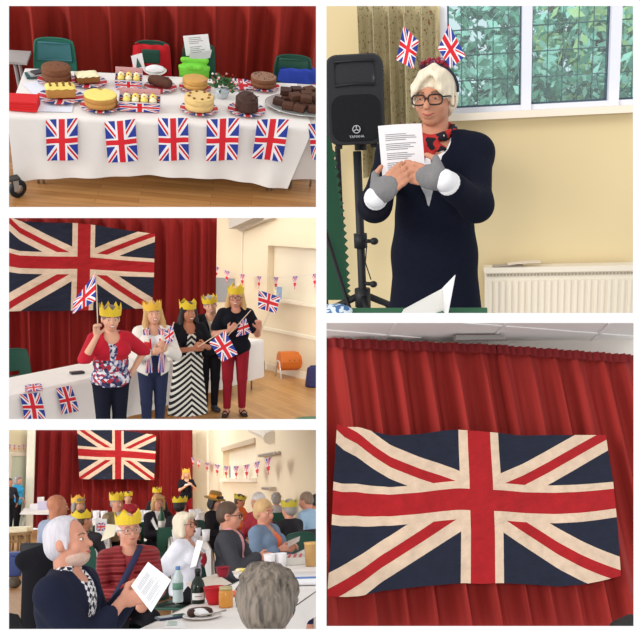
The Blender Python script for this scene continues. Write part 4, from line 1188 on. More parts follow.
leafy('tree', 'pale green bush outside, low behind the left casement', 490, 92, 5.6, (.50, .4, .28), 1000, LG[:2] + [LG[0]], 2, None, .045)
leafy('tree', 'dense green tree with a brown trunk seen through the middle casement', 555, 45, 6.6, (.75, .6, .75), 2300, LG, 3, .07)
leafy('tree', 'bright lime tinged tree at the top of the middle casement', 590, 38, 6.0, (.42, .4, .50), 1300, LY, 4)
leafy('tree', 'dark leafy tree behind the left casement', 480, 40, 6.9, (.62, .5, .60), 1500, LG, 5)
leafy('tree', 'pale shrub under the lime tinged tree, beyond the middle casement', 570, 100, 5.5, (.62, .4, .22), 1500, [LG[0], LG[1], LG[2]], 6, None, .04)
leafy('tree', 'leafy tree seen through the narrow casement at the right edge', 632, 60, 6.2, (.42, .5, .75), 1500, LG, 8)
# patterned curtain
pm, pn_, pb_ = base('floral_curtain', .9, .1)
v1 = pn_.tex('ShaderNodeTexVoronoi', pn_.coord('Object'), Scale=46.0); v2 = pn_.tex('ShaderNodeTexNoise', pn_.coord('Object'), Scale=34.0, Detail=4.0)
v3 = pn_.tex('ShaderNodeTexNoise', pn_.coord('Object', scale=(9, 9, 2.5)), Scale=1.0)
cc = pn_.mix(pn_.lt(v1.outputs['Distance'], .26), alb((190, 178, 142)), alb((140, 134, 104)))
cc = pn_.mix(pn_.m('GREATER_THAN', v2.outputs['Fac'], .65), cc, alb((156, 104, 82)))
cc = pn_.mix(pn_.m('GREATER_THAN', v3.outputs['Fac'], .66), cc, alb((204, 190, 152)))
pn_.L.new(cc, pb_.inputs['Base Color'])
zc = wp(365, 177, .1).z
ca, cb = wp(358, 100, .14), wp(436, 100, .14)
curtain('curtain', 'beige floral patterned curtain hanging beside the window behind the speaker', (ca.x, ca.y, 0), (cb.x, cb.y, 0), zc, 2.7, pm, 5, .055, seed=5)
# radiator with papers
RAD = mat('radiator_paint', (232, 222, 204), .5, .03, 8)
rz = wp(560, 266, .10).z
u0 = (wp(485, 266, .10) - WA).dot(WU)
T = thing('radiator', 'long cream panel radiator under the window', 'radiator', (0, 0, 0))
wbox(MB(), 0, 0, .12, rz - .03, .04, .10, u0, u0 + 1.6).build('panel', RAD, T)
g = MB()
for i in range(46): wbox(g, 0, 0, .15, rz - .075, .10, .108, u0 + .02 + i * .034, u0 + .036 + i * .034)
g.build('ribs', RAD, T)
wbox(MB(), 0, 0, rz - .03, rz, .03, .112, u0 - .005, u0 + 1.6).build('top_grille', RAD, T)
g = MB()
for i in range(90): wbox(g, 0, 0, rz - .048, rz - .038, .098, .1105, u0 + .01 + i * .0175, u0 + .020 + i * .0175)
g.build('grille_slots', mat('slot_grey', (168, 156, 136), .7), T)
for uu in (.15, 1.35): wbox(MB(), 0, 0, .003, .13, .05, .08, u0 + uu, u0 + uu + .03).build('foot', RAD, T)
pp = WA.copy(); pp.z = 0
for i, (a, b, lb) in enumerate(((.04, .20, 'folded grey leaflet lying on the radiator top, left'), (.12, .29, 'white leaflet lying across the grey one on the radiator'))):
    p0, p1 = pp + WU * (u0 + a) + WN * .045, pp + WU * (u0 + b) + WN * .055
    q = [p0 + WN * .06, p1 + WN * .06, p1, p0]
    paper_sheet('leaflet', lb, 'paper', R2, [Vector((x.x, x.y, rz + .004 + .008 * i + (.012 if j in (1, 2) else 0) * i)) for j, x in enumerate(q)], mat('leaflet_grey', (176, 164, 150), .8) if i == 0 else mat('leaflet_white', (226, 214, 200), .8), bend=.004)
# loudspeaker on its pole
SPK = mat('speaker_black', (30, 31, 37), .55, .1, 60, bump=.15, bscale=200)
ds = 3.55; s_ = FPX / ds
a, b = R2.at(327, 146, ds), R2.at(387, 54, ds); cx = (a.x + b.x) / 2; wd = b.x - a.x; hh = b.z - a.z; z0 = a.z
T = thing('loudspeaker', 'black moulded loudspeaker standing on a pole left of the reader', 'speaker', (cx, a.y + .02, z0), .18)
def prof(w_, h_, t, n=7):
    pts = []
    for sx_, sz_, a0 in ((1, 1, 0), (-1, 1, PI / 2), (-1, -1, PI), (1, -1, 3 * PI / 2)):
        for i in range(n):
            an = a0 + PI / 2 * i / (n - 1); pts.append((sx_ * (w_ / 2 - t) + t * math.cos(an), sz_ * (h_ / 2 - t) + t * math.sin(an)))
    return pts
def extr(pr0, y0, pr1, y1, cz):
    n = len(pr0); mb = MB()
    mb.add([(x, y0, z + cz) for x, z in pr0] + [(x, y1, z + cz) for x, z in pr1], [tuple(range(n))[::-1], tuple(range(n, 2 * n))] + [(i, (i + 1) % n, n + (i + 1) % n, n + i) for i in range(n)])
    return mb
extr(prof(wd * .96, hh, .05), -.02, prof(wd * .62, hh * .96, .05), .26, hh / 2).build('cabinet', SPK, T, auto=40)
extr(prof(wd * .90, hh * .97, .045), -.032, prof(wd * .96, hh, .05), -.018, hh / 2).build('front_bezel', SPK, T, auto=40)
gr = extr(prof(wd * .80, hh * .50, .05), -.040, prof(wd * .82, hh * .52, .05), -.030, hh * .30).build('grille', mat('speaker_grille', (20, 21, 25), .8, .2, 300, bump=.6, bscale=400), T, auto=40)
mb = MB(); mb.grid(lambda u, v: Vector(((u - .5) * wd * .66 * (1 - .35 * abs(0)), -.036 + .035 * (1 - (2 * u - 1) ** 2) * (1 - (2 * v - 1) ** 2), hh * (.66 + .26 * v))), 12, 8)
mb.build('horn', mat('horn_black', (22, 23, 27), .3), T, smooth=True)
for q in (0, 1): MB().tube([(-wd * .33, -.036, hh * (.66 + .26 * q)), (0, -.040, hh * (.675 + .25 * q)), (wd * .33, -.036, hh * (.66 + .26 * q))], .006, 6).build('horn_lip', SPK, T, smooth=True)
lg = MB(); lg.tube([(.016 * math.cos(2 * PI * i / 20), -.043, hh * .175 + .016 * math.sin(2 * PI * i / 20)) for i in range(20)], .0022, 6, closed=True)
for i in range(3):
    an = PI / 2 + i * 2 * PI / 3; lg.tube([(0, -.043, hh * .175), (.015 * math.cos(an), -.043, hh * .175 + .015 * math.sin(an))], .0025, 6)
LOGO = mat('logo_silver', (186, 188, 192), .3)
lg.build('logo', LOGO, T, smooth=True)
tx = bpy.data.curves.new('name_lettering', 'FONT'); tx.body = 'YAMAHA'; tx.size = .016; tx.align_x = 'CENTER'; tx.extrude = .0008
to = bpy.data.objects.new('tmp_text', tx); COL.objects.link(to); bpy.context.view_layer.update()
tm = bpy.data.meshes.new_from_object(to.evaluated_get(bpy.context.evaluated_depsgraph_get())); bpy.data.objects.remove(to)
o = meshobj('lettering', tm, LOGO, T, (0, -.0425, hh * .175 - .036), False); o.rotation_euler = (PI / 2, 0, 0)
for q in (-1, 1): MB().box((q * wd * .3, .05, -.008), (.03, .05, .02), bev=.004).build('foot', BLACKP, T)
MB().tube([(0.02, .09, -.03), (.02, .09, .02)], .028, 12).build('pole_socket', BLACKP, T, smooth=True)
pz = z0; px_ = R2.at(359, 200, ds + .07)
T = thing('speaker_stand', 'black telescopic speaker stand under the loudspeaker', 'stand', (px_.x, px_.y, 0))
pr_ = 4.6 / (FPX / ds)
MB().tube([(0, 0, .30), (0, 0, pz - .03)], pr_ * .92, 12).build('pole', BLACKP, T, smooth=True)
zk = R2.at(360, 243, ds + .07).z; zk2 = R2.at(360, 288, ds + .07).z
MB().tube([(0, 0, zk - .03), (0, 0, zk + .035)], pr_ * 1.5, 12).build('collar', BLACKP, T, smooth=True)
k_ = MB().tube([(0, -.0, zk), (.05, -.02, zk + .003)], .009, 8); k_.ell((.066, -.026, zk + .003), (.020, .016, .017), 6); k_.build('knob', BLACKP, T, smooth=True)
k_ = MB().tube([(0, -.0, zk2), (.045, -.02, zk2)], .009, 8); k_.ell((.056, -.026, zk2), (.018, .015, .016), 6); k_.build('knob', BLACKP, T, smooth=True)
MB().tube([(.03, -.02, zk - .02), (.02, -.01, (zk + zk2) / 2), (.045, -.02, zk2 + .02)], .003, 6).build('cable', BLACKP, T, smooth=True)
zb = R2.at(360, 302, ds + .07).z
MB().tube([(0, 0, zb - .05), (0, 0, zb + .035)], pr_ * 1.8, 12).build('leg_hub', BLACKP, T, smooth=True)
for i in range(3):
    an = -PI / 2 + i * 2 * PI / 3 + .35
    MB().tube([(0, 0, zb + .01), (.16 * math.cos(an), .16 * math.sin(an), zb - .07), (.52 * math.cos(an), .52 * math.sin(an), .02)], .017, 8).build('leg', BLACKP, T, smooth=True)
# green scalloped board, easel leg
GRN = mat('board_green', (22, 70, 48), .7, .1, 12)
da = 3.95
pts = [R2.at(x, y, da) for x, y in ((310, 90), (324, 90), (332, 150), (337, 185), (341, 215), (344, 245), (346, 278), (347, 300), (310, 300))]
ed = []
for i in range(2, 7):
    for j in range(4):
        t = j / 4; p = pts[i].lerp(pts[i + 1], t); ed += [p, pts[i].lerp(pts[i + 1], t + .125) + Vector((.018, 0, 0))]
poly = pts[:2] + ed + [pts[7], pts[8]]
T = thing('display_board', 'dark green display board with scalloped edging at the left edge', 'board', (poly[0].x, poly[0].y, 0))
bz = Vector((poly[0].x, poly[0].y, 0))
MB().prism([p - bz for p in poly], (0, .02, 0)).build('panel', GRN, T)
for xx in (.02, .12): MB().tube([(xx, .03, .003), (xx, .03, 1.3)], .014, 8).build('post', BLACKP, T, smooth=True)
p0, p1 = R2.at(325, 230, 3.75), R2.at(345.5, 296, 3.75); dv = (p1 - p0) / (p1.z - p0.z)
T = thing('easel', 'thin black easel leg leaning in front of the green board', 'easel', p0 - dv * p0.z)
MB().tube([(0, 0, .006), -dv * (0 - p0.z) + dv * .3], .010, 8).build('leg', BLACKP, T, smooth=True)
# table edge with cloths, song sheet
tz = R2.at(350, 311, 2.6).z; tp_ = R2.at(390, 311, 2.6)
T = thing('table', 'table with a green cover just showing at the bottom of the view', 'table', (tp_.x, tp_.y, 0))
MB().box((-.0, -.16, tz - .02), (.62, .40, .03), bev=.004).build('table_top', mat('green_cover', (44, 96, 66), .8, .1, 14), T)
for sx_ in (-.27, .27):
    for sy_ in (-.30, -.02): MB().tube([(sx_, sy_, .003), (sx_, sy_, tz - .03)], .015, 8).build('leg', STEEL, T, smooth=True)
cm_, cn, cb_ = base('blue_check', .85)
w1 = cn.tex('ShaderNodeTexNoise', cn.coord('Object'), Scale=60.0); cn.L.new(cn.mix(cn.m('GREATER_THAN', w1.outputs['Fac'], .5), alb((70, 110, 160)), alb((214, 224, 232))), cb_.inputs['Base Color'])
c_ = R2.at(334, 307, 2.58)
sdfobj('folded_cloth', cm_, tag(thing('folded_cloth', 'crumpled blue and white cloth on the table at the bottom left corner', 'cloth', (c_.x, c_.y, tz - .004)), None), [('e', (-.01, 0, .01), (.055, .05, .022)), ('e', (.025, .01, .005), (.035, .05, .014))], .008, planes=[((0, 0, .001), (0, 0, -1))])
SHEET = mat('song_sheet', (240, 238, 232), .8, .02)
q = [R2.at(402, 314, 2.50), R2.at(447, 314, 2.52), R2.at(456, 275, 2.60), R2.at(446, 292, 2.56)]
T = thing('song_book', 'white opened song booklet poking up at the bottom before the reader', 'booklet', q[0])
mb = MB()
l_ = [Vector(x) - q[0] for x in (R2.at(402, 314, 2.46), R2.at(440, 314, 2.56), R2.at(446, 290, 2.58), R2.at(404, 311, 2.47))]
l_ = [Vector(x) - q[0] for x in (R2.at(400, 316, 2.45), R2.at(443, 318, 2.56), R2.at(443, 288, 2.58), R2.at(404, 309, 2.46))]
nl = (l_[1] - l_[0]).cross(l_[3] - l_[0]).normalized() * .002
mb.prism(l_, nl); mb.build('left_page', SHEET, T)
r_ = [Vector(x) - q[0] for x in (R2.at(443, 318, 2.56), R2.at(447.5, 318, 2.50), R2.at(455.5, 275, 2.50), R2.at(443, 288, 2.58))]
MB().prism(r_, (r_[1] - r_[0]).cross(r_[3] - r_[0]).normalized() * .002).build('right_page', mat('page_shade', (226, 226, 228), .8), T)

# the reader
NAVY = mat('navy_knit', (18, 21, 36), .9, .22, 50, bump=.35, bscale=160, spec=.1); BLK = mat('black_cloth', (26, 25, 30), .85, .15, 20, spec=.1)
def hairmat(name, c, var=.28, st=(40, 40, 6)):
    return mat(name, c, .55, var, 1.0, bump=.5, bscale=2.2, stretch=st, spec=.35)
BLONDE = hairmat('hair_pale_blonde', (234, 220, 196), .34, (70, 70, 8)); GREYH = hairmat('hair_grey', (150, 144, 140)); WHITEH = hairmat('hair_white', (214, 208, 206)); BRNH = hairmat('hair_brown', (84, 62, 48)); BLKH = hairmat('hair_black', (34, 28, 28)); GOLDH = hairmat('hair_blonde', (206, 164, 108))
SKF = mat('skin_fair', (216, 162, 134), .5, .06, 30); SKP = mat('skin_pink', (208, 146, 122), .5, .08, 30); SKT = mat('skin_tan', (188, 122, 92), .5, .08, 30)
WH = mat('white_top', (236, 236, 240), .85, .05, 14)
I = person('woman in glasses and flag headband reading from a sheet, in a long navy coat', (434, 67.5), 3.08, -6, lean=.0, side=-.02, look=(-.13, .05, 0), g=.88, res=.0070, hs=.96, eye=.62,
           arms={1: {'px': (376, 197, .28), 'hd': (-.70, .10, .58), 'pn': (-.25, -.9, .15), 'curl': .30, 'pole': (.42, -.15, -1)},
                 -1: {'px': (444, 180, .34), 'hd': (.92, .12, .24), 'pn': (.2, -.9, .1), 'curl': .30, 'pole': (-.42, -.15, -1)}},
           skin=mat('skin_reader', (198, 138, 110), .5, .08, 30), hair=('fringe', BLONDE), glasses=mat('glasses_black', (30, 26, 28), .3), smile='closed',
           top=dict(m=WH, name='shirt', sleeve=2.0, hem=-.10, neck=.075, e=.008), jacket=dict(m=NAVY, name='coat', sleeve=1.74, e=.018, loose=.0, open=(.0, .078, .20), neck=.085, skirt=(.25, .215, .165)),
           bottom=('trousers', BLK), shoes=('shoe', BLK, .10))
T, hp, k = I['T'], I['hp'], I['k']
GLV = mat('grey_wool', (128, 126, 128), .9, .15, 60, bump=.4, bscale=200)
for s in (-1, 1):
    S, E, Wr, hd, pn, cu = I['A'][s]
    pr = hand_prims(Wr, hd, pn, s, k, cu)
    gl_ = [pr[0], pr[13], ('c', Wr - nrm(Wr - E) * .05, Wr + nrm(hd) * .03, .031, .032)]
    sdfobj('glove', GLV, T, gl_, .006, e=.0035, k=.012)
    MB().tube([E + (Wr - E) * .76, E + (Wr - E) * .93], [.044, .041], 18).build('cuff', mat('white_cuff', (232, 230, 232), .8), T, smooth=True)
# scarf
sm_, sn, sb = base('patterned_scarf', .8)
v_ = sn.tex('ShaderNodeTexNoise', sn.coord('Object'), Scale=22.0, Detail=1.0)
cc = sn.mix(sn.m('GREATER_THAN', v_.outputs['Fac'], .49), alb((188, 44, 42)), alb((26, 24, 34))); cc = sn.mix(sn.m('GREATER_THAN', v_.outputs['Fac'], .66), cc, alb((220, 205, 200)))
sn.L.new(cc, sb.inputs['Base Color'])
N = I['N']; f = I['tolocal']
cp = N + np.array((0, -.005, .004))
ring = [cp + np.array((.074 * math.sin(a), .072 * math.cos(a) , .020 * -math.cos(a))) for a in np.linspace(.2, 2 * PI - .2, 14)]
pr = [('c', ring[i], ring[i + 1], .016, .016) for i in range(13)]
kn = cp + np.array((.012, .086, -.035))
pr += [('e', kn, (.020, .018, .018)), ('c', kn, kn + np.array((.028, .022, -.075)), .011, .013), ('c', kn, kn + np.array((-.030, .018, -.085)), .011, .014), ('c', kn, kn + np.array((-.055, -.01, -.03)), .018, .016)]
sdfobj('scarf', sm_, T, pr, .008, k=.015)
# flag headband
hb = MB(); hb.tube([hp(.090 * math.cos(a), -.030 + .016 * math.sin(a), .028 + .096 * math.sin(a)) for a in np.linspace(-.15, PI + .15, 18)], .0055 * k, 6)
H_ = hb.build('headband', mat('headband_navy', (40, 40, 70), .5), T, smooth=True)
rnd = random.Random(6)
dm = [mat('tinsel_red', (150, 30, 52), .35, .3, 60), mat('tinsel_plum', (92, 38, 70), .35, .3, 60), mat('tinsel_silver', (176, 150, 176), .25, .2, 60)]
for i in range(30):
    a = PI / 2 + rnd.uniform(-.62, .62)
    MB().ell(hp(.096 * math.cos(a) , -.024 + rnd.uniform(-.022, .026), .034 + .098 * math.sin(a) + rnd.uniform(-.004, .016)), (.009 * k, .009 * k, .008 * k), 4, Matrix.Rotation(rnd.uniform(0, 3), 3, 'X')).build('tinsel_bobble', dm[i % 3 if i % 2 else 0], H_, smooth=True)
dh = 3.06
for (c_, st, en) in ((((413.5, 69), (396, 60), (403.5, 26), (419, 41)), (420, 66), (411, 40)), (((451, 68.5), (465.5, 56), (449, 24), (438, 49)), (446, 66), (449, 44))):
    sp = MB(); a, b = f(R2.at(*st, dh)), f(R2.at(*en, dh))
    ax = nrm(b - a); o1 = nrm(np.cross(ax, (0, 1, 0))); o2 = np.cross(ax, o1)
    sp.tube([a + (b - a) * t + (o1 * math.cos(t * 40) + o2 * math.sin(t * 40)) * .004 * (t < .55) for t in np.linspace(0, 1, 50)], .0014, 5)
    fo = sp.build('spring', mat('spring_wire', (60, 60, 90), .4), H_, smooth=True)
    q = [f(R2.at(*x, dh - .015)) for x in c_]; q = [Vector(x) for x in q]
    mb = MB(); nn = Vector((0, .002, 0))
    fn = lambda u, v, q=q: (q[0] * (1 - u) + q[1] * u) * (1 - v) + (q[3] * (1 - u) + q[2] * u) * v + Vector((0, .005 * math.sin(u * 6), 0))
    mb.grid(lambda v, u: fn(u, v), 12, 12); mb.grid(lambda v, u: fn(1 - u, v) + nn, 12, 12)
    mb.build('flag', FLAGP, H_, smooth=True)
q = [R2.at(383, 183, 2.82), R2.at(426, 180, 2.82), R2.at(421.5, 123.5, 2.88), R2.at(378, 126, 2.88)]
paper_sheet('reading_sheet', 'white printed sheet held up in both hands by the reader', 'paper', R2, q, mat('reading_paper', (228, 224, 226), .8, .02), 22, bend=.004, upto=.82)
# ------------------------------------------------------------------ set 5: the big flag on the curtain
def poly_at(pts, t):
    L = [0]
    for i in range(1, len(pts)): L.append(L[-1] + math.dist(pts[i], pts[i - 1]))
    t *= L[-1]
    return float(np.interp(t, L, [p[0] for p in pts])), float(np.interp(t, L, [p[1] for p in pts]))
def big_flag(label, place, top, bottom, left, right, uc, vc, waves=.012, seed=0, nm='big_flag'):
    """Coons patch in the plane of the hanging: edges as pixel polylines (left to right, bottom to top); place(px,py,off) gives the point."""
    def pix(u, v):
        t, b, l, r = poly_at(top, u), poly_at(bottom, u), poly_at(left, v), poly_at(right, v)
        c = [bottom[0], bottom[-1], top[0], top[-1]]
        return tuple((1 - v) * b[i] + v * t[i] + (1 - u) * l[i] + u * r[i] - ((1 - u) * (1 - v) * c[0][i] + u * (1 - v) * c[1][i] + (1 - u) * v * c[2][i] + u * v * c[3][i]) for i in (0, 1))
    def fn(u, v, o=0):
        off = waves * (math.sin(u * 21 + 2 * v + seed) + .6 * math.sin(u * 9 - v * 4) + .5 * math.sin(v * 11 + u * 5))
        return place(*pix(u, v), .0 + off + o)
    def wu(u): return .5 * u / uc if u < uc else .5 + .5 * (u - uc) / (1 - uc)
    def wv(v): return .5 * v / vc if v < vc else .5 + .5 * (v - vc) / (1 - vc)
    mb = MB(); n, m = 64, 36
    mb.grid(fn, n, m); e0 = len(mb.v)
    mb.grid(lambda u, v: fn(1 - u, v, -.006), n, m)
    for i, q in list(mb.uv.items()):
        uu = q[0] if i < e0 else 1 - q[0]
        mb.uv[i] = (wu(uu), wv(q[1]))
    ctr = sum((Vector(v) for v in mb.v[:e0]), Vector()) / e0
    mb.v = [tuple(Vector(v) - ctr) for v in mb.v]
    return one(nm, label, 'flag', mb, FLAGOLD, ctr, smooth=True)
R5 = CUR = Room((326.5, 633.5, 323, 626), (24, 600)); R5.h = 1.5
y5 = R5.at(335, 500, 7.4).y
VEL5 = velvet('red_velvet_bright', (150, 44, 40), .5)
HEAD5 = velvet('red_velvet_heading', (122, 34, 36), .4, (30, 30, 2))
pl5 = lambda x, y, o=0: R5.ony(x, y, y5 - o)
a, b, c, d = pl5(268, 338), pl5(497, 347), pl5(494, 347), pl5(660, 359)
zt = pl5(480, 346).z
zl = lambda p, q: (lambda u: p.z + (q.z - p.z) * u)
for p, q, nf, sd, lb in ((a, b, 8, 2, 'left red curtain of the pair behind the big flag'), (c, d, 7, 9, 'right red curtain of the pair behind the big flag')):
    curtain('stage_curtain', lb, (p.x, y5, 0), (q.x, y5, 0), .05, zl(p, q), VEL5, nf, .12, seed=sd, header=.93)
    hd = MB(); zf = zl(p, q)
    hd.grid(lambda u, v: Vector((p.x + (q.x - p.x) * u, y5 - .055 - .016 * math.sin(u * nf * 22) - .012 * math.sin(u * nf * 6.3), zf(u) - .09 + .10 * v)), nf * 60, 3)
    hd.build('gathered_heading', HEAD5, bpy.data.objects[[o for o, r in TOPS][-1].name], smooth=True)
mb = MB().box(((a.x + d.x) / 2, y5 + .25, 2.2), (6, .1, 4.6)); struct('wall_back', mb, mat('wall_offwhite', (226, 220, 212), .9, .03, 3))
zc_ = zt + .10
CEIL = mat('ceiling_white', (246, 242, 238), .9, .04, 3)
mb = MB()
def cq(x, y): return R5.onz(x, y, zc_)
mb.box(((a.x + d.x) / 2, y5 - .75, zc_ + .03), (6, 2.1, .04)); struct('ceiling', mb, CEIL)
BAT = mat('ceiling_batten', (250, 248, 246), .7, .02)
for (x0, y0, x1, y1) in ((486, 346, 508, 322), (588, 345, 612, 322), (385, 340, 398, 322), (440, 322, 634, 337), (327, 331, 400, 337)):
    p, q = cq(x0, y0), cq(x1, y1)
    v = Vector((q.x - p.x, q.y - p.y, 0)); n_ = Vector((-v.y, v.x, 0)).normalized() * .018
    mb = MB().prism([p + n_ - v * .1, p - n_ - v * .1, q - n_ + v * .3, q + n_ + v * .3], (0, 0, .015)); struct('trim_1', mb, BAT)
tr = MB(); p, q = pl5(455, 340, .1), pl5(505, 345, .1)
tr.box(((p.x + q.x) / 2, y5 - .10, zt + .06), (q.x - p.x, .05, .05)); one('curtain_track', 'short grey length of curtain track under the ceiling', 'curtain track', tr, mat('track_grey', (150, 146, 142), .5))
big_flag('huge old cloth union flag pinned across the red curtains, filling the view', lambda x, y, o: pl5(x, y, .19 + o),
         [(337, 424), (345, 427), (359, 427), (375, 432), (391, 435.6), (421, 434), (440, 431), (455, 429.5), (478, 431), (500, 433), (520, 435.5), (560, 435), (606, 435)],
         [(327, 596.5), (345, 597), (361, 596), (381, 591), (421, 586.5), (463, 583), (482, 584), (500, 583), (530, 584.5), (559, 586.5), (583, 584.5), (601, 581), (621, 576)],
         [(327, 596.5), (331, 540), (333, 490), (337, 424)], [(621, 576), (618, 530), (613, 480), (608, 450), (606, 435)], .533, .555, .012, 1)
mb = MB(); c_ = pl5(624, 630, .9)
sdfobj('rounded_top', mat('dark_lump', (48, 44, 46), .8, .3, 30, bump=.4), tag(thing('dark_object', 'dark rounded top of an unknown thing at the bottom right corner under the flag', 'chair', (c_.x, c_.y, 0)), None), [('c', (-.05, 0, c_.z + .0), (.1, 0, c_.z + .02), .09, .10), ('c', (.0, 0, .05), (.0, 0, c_.z), .04, .04)], .02)  # unidentified dark shape, modelled as a plain rounded lump
# ------------------------------------------------------------------ shared bits of the two hall views
def bunting(label, pts, place, drop, wdt, n_skip=(), fm=None, flab='little union flag pennant'):
    """A string with triangular pennants: pts are picture points of each pennant's top middle, place() puts them on the wall."""
    P = [place(*p) for p in pts]
    T = thing('bunting', label, 'bunting', P[0])
    full = []
    for i in range(len(P) - 1):
        for j in range(5):
            t = j / 5; q = P[i].lerp(P[i + 1], t); full.append(q - P[0] - Vector((0, 0, .012 * math.sin(PI * t))))
    full.append(P[-1] - P[0])
    MB().tube(full, .004, 5).build('string', mat('string_white', (220, 214, 206), .8), T)
    for i, p in enumerate(P):
        a = P[max(0, i - 1)]; b = P[min(len(P) - 1, i + 1)]; u = (b - a).normalized(); c = p - P[0]
        w_ = wdt if wdt > 0 else -wdt * (b - a).length / (2 if 0 < i < len(P) - 1 else 1); dr = drop
        mb = MB(); nv = Vector((-u.y, u.x, 0)).normalized() * .002
        fn = lambda s, t: c + u * (w_ * (s - .5) * (1 - t * .96)) - Vector((0, 0, dr * t)) + nv * math.sin(s * 5)
        mb.grid(fn, 8, 10); mb.grid(lambda s, t: fn(1 - s, t) + nv, 8, 10)
        e0 = 99
        for j in mb.uv: mb.uv[j] = (.5 + (mb.uv[j][0] - .5) * (1 - mb.uv[j][1] * .96), 1 - mb.uv[j][1] * .8)
        mb.build('pennant', fm or FLAGP, T)
    return T
def vwall(R, a, da, b, db):
    """Upright wall plane through two picture points with depths; returns place(px,py,off), the unit along it and its normal."""
    A, B = R.at(*a, da), R.at(*b, db); U = Vector((B.x - A.x, B.y - A.y, 0)).normalized(); N = Vector((U.y, -U.x, 0))
    return (lambda px, py, off=0.0: R.onp(px, py, A + N * off, N)), U, N, A, B
def wallbox(name, A, B, N, z0, z1, th=.1, m=None):
    A, B = Vector((A.x, A.y, 0)), Vector((B.x, B.y, 0))
    mb = MB().prism([A + Vector((0, 0, z0)), B + Vector((0, 0, z0)), B - N * th + Vector((0, 0, z0)), A - N * th + Vector((0, 0, z0))], (0, 0, z1 - z0))
    return struct(name, mb, m)
WALLC = mat('hall_wall', (230, 214, 186), .9, .03, 1.5)
YC_ = mat('crown_yellow', (222, 190, 44), .6, .08, 20); YC2 = mat('crown_gold', (226, 178, 60), .6, .08, 20); YC3 = mat('crown_olive', (190, 172, 52), .6, .1, 20)
DENIMD = mat('navy_trousers', (26, 28, 42), .9, .15, 30, spec=.1); RED = mat('red_knit', (186, 22, 44), .85, .12, 30, bump=.2, bscale=120)
def pattern(name, cols, scale, kind='voronoi'):
    m, n, b = base(name, .85)
    v = n.tex('ShaderNodeTexVoronoi', n.coord('Object'), Scale=scale); s = n.xyz(v.outputs['Color'])
    c = alb(cols[0])
    for i, q in enumerate(cols[1:]): c = n.mix(n.m('GREATER_THAN', s[0], (i + 1) / len(cols)), c, alb(q))
    n.L.new(c, b.inputs['Base Color']); return m
FLORAL = pattern('floral_top', [(214, 214, 224), (60, 64, 110), (150, 150, 176), (176, 40, 58), (226, 218, 222), (40, 42, 70)], 38)
m_, n_, b_ = base('chevron_dress', .85)
o_ = n_.xyz(n_.coord('Object'))
t_ = n_.m('ADD', n_.m('MULTIPLY', o_[2], 15.0), n_.m('MULTIPLY', n_.m('ABSOLUTE', o_[0]), 13.0))
n_.L.new(n_.mix(n_.lt(n_.m('FRACT', t_), .52), alb((226, 222, 212)), alb((30, 28, 32))), b_.inputs['Base Color']); CHEV = m_

# ------------------------------------------------------------------ set 3: five women with crowns and flags
R3 = CUR = Room((9, 316, 218, 419), (150, 215)); R3.h = 2.53
W3 = wood_floor('oak_floor_light', (206, 158, 100), (188, 138, 84), (132, 92, 52), 1.2, .10, 1.3)
mb = MB().box((0, 10.5, -.05), (9, 7.6, .1)); struct('floor', mb, W3)
fill_area('unseen_fill', R3.M() @ Vector((1.2, 11.2, 4.3)), 70, 2.2, .8)  # added fill, hidden above the women to brighten their walls
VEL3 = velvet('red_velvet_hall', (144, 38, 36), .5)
cp0, cU, cN, cA, cB = vwall(R3, (9, 300), 10.9, (213, 300), 11.9)
A = cA - cU * .6; A.z = 0; B = Vector((cB.x, cB.y, 0))
curtain('stage_curtain', 'dark red pleated stage curtain behind the row of five women', A, B, .03, 4.6, VEL3, 13, .13, seed=11)
wallbox('wall_back', A - cN * .3, B + cU * .02 - cN * .3, cN, 0, 5, .1, WALLC)
pl3 = lambda x, y, o=0: cp0(x, y, .17 + o)
big_flag('large old union flag hung on the curtain behind the women', pl3,
         [(2, 213), (20, 221), (45, 222.5), (75, 223), (95, 225), (125, 230), (155, 234)], [(0, 312), (20, 311), (60, 311), (100, 310), (130, 309), (152, 308)],
         [(0, 312), (1, 270), (2, 213)], [(152, 308), (154, 275), (155, 234)], .545, .555, .012, 4)
rp, rU, rN, rA, rB = vwall(R3, (242, 300), 13.9, (316, 300), 12.4)
bp, bU, bN, bA, bB = vwall(R3, (205, 300), 14.2, (242, 300), 13.9)
wallbox('wall_back', bA, bB, bN, 0, 5, .1, WALLC)
def z3(x, y, o=0): return rp(x, y, o).z
# right wall with a shallow window recess
u_ = lambda x: (rp(x, 290) - rA).dot(rU)
zb_, zt_ = z3(292, 302), z3(292, 247)
Ae = rA - rU * .0; Be = rA + rU * (u_(316) + .6); W0 = rA + rU * u_(267)
wallbox('wall_right', Ae, W0, rN, 0, 5, .16, WALLC)
wallbox('wall_right', W0, Be, rN, 0, zb_, .16, WALLC)
wallbox('wall_right', W0, Be, rN, zt_, 5, .16, WALLC)
wallbox('wall_right', W0 - rN * .13, Be - rN * .13, rN, zb_ - .05, zt_ + .05, .03, mat('blind_cream', (236, 226, 204), .8, .03, 2))
wallbox('trim_1', W0 - rU * .03 + rN * .05, Be + rN * .05, rN, zb_ - .025, zb_ + .02, .16, mat('trim_cream', (238, 228, 208), .6, .02))
zr = z3(292, 333.5)
wallbox('trim_2', Ae + rN * .03, Be + rN * .03, rN, zr - .025, zr + .025, .03, MATS['trim_cream'])
wallbox('baseboard_right', Ae + rN * .02, Be + rN * .02, rN, .001, .12, .02, MATS['trim_cream'])
q = R3.at(226, 289, 13.8); zA, zB = bp(226, 302).z, bp(226, 278).z
D0, D1 = bp(216, 290, .02), bp(234, 290, .02)
o = wallbox('window_1', D0, D1, bN, zA, zB, .03, mat('grey_glass', (150, 150, 152), .3, .05, 3))
fr = MB()
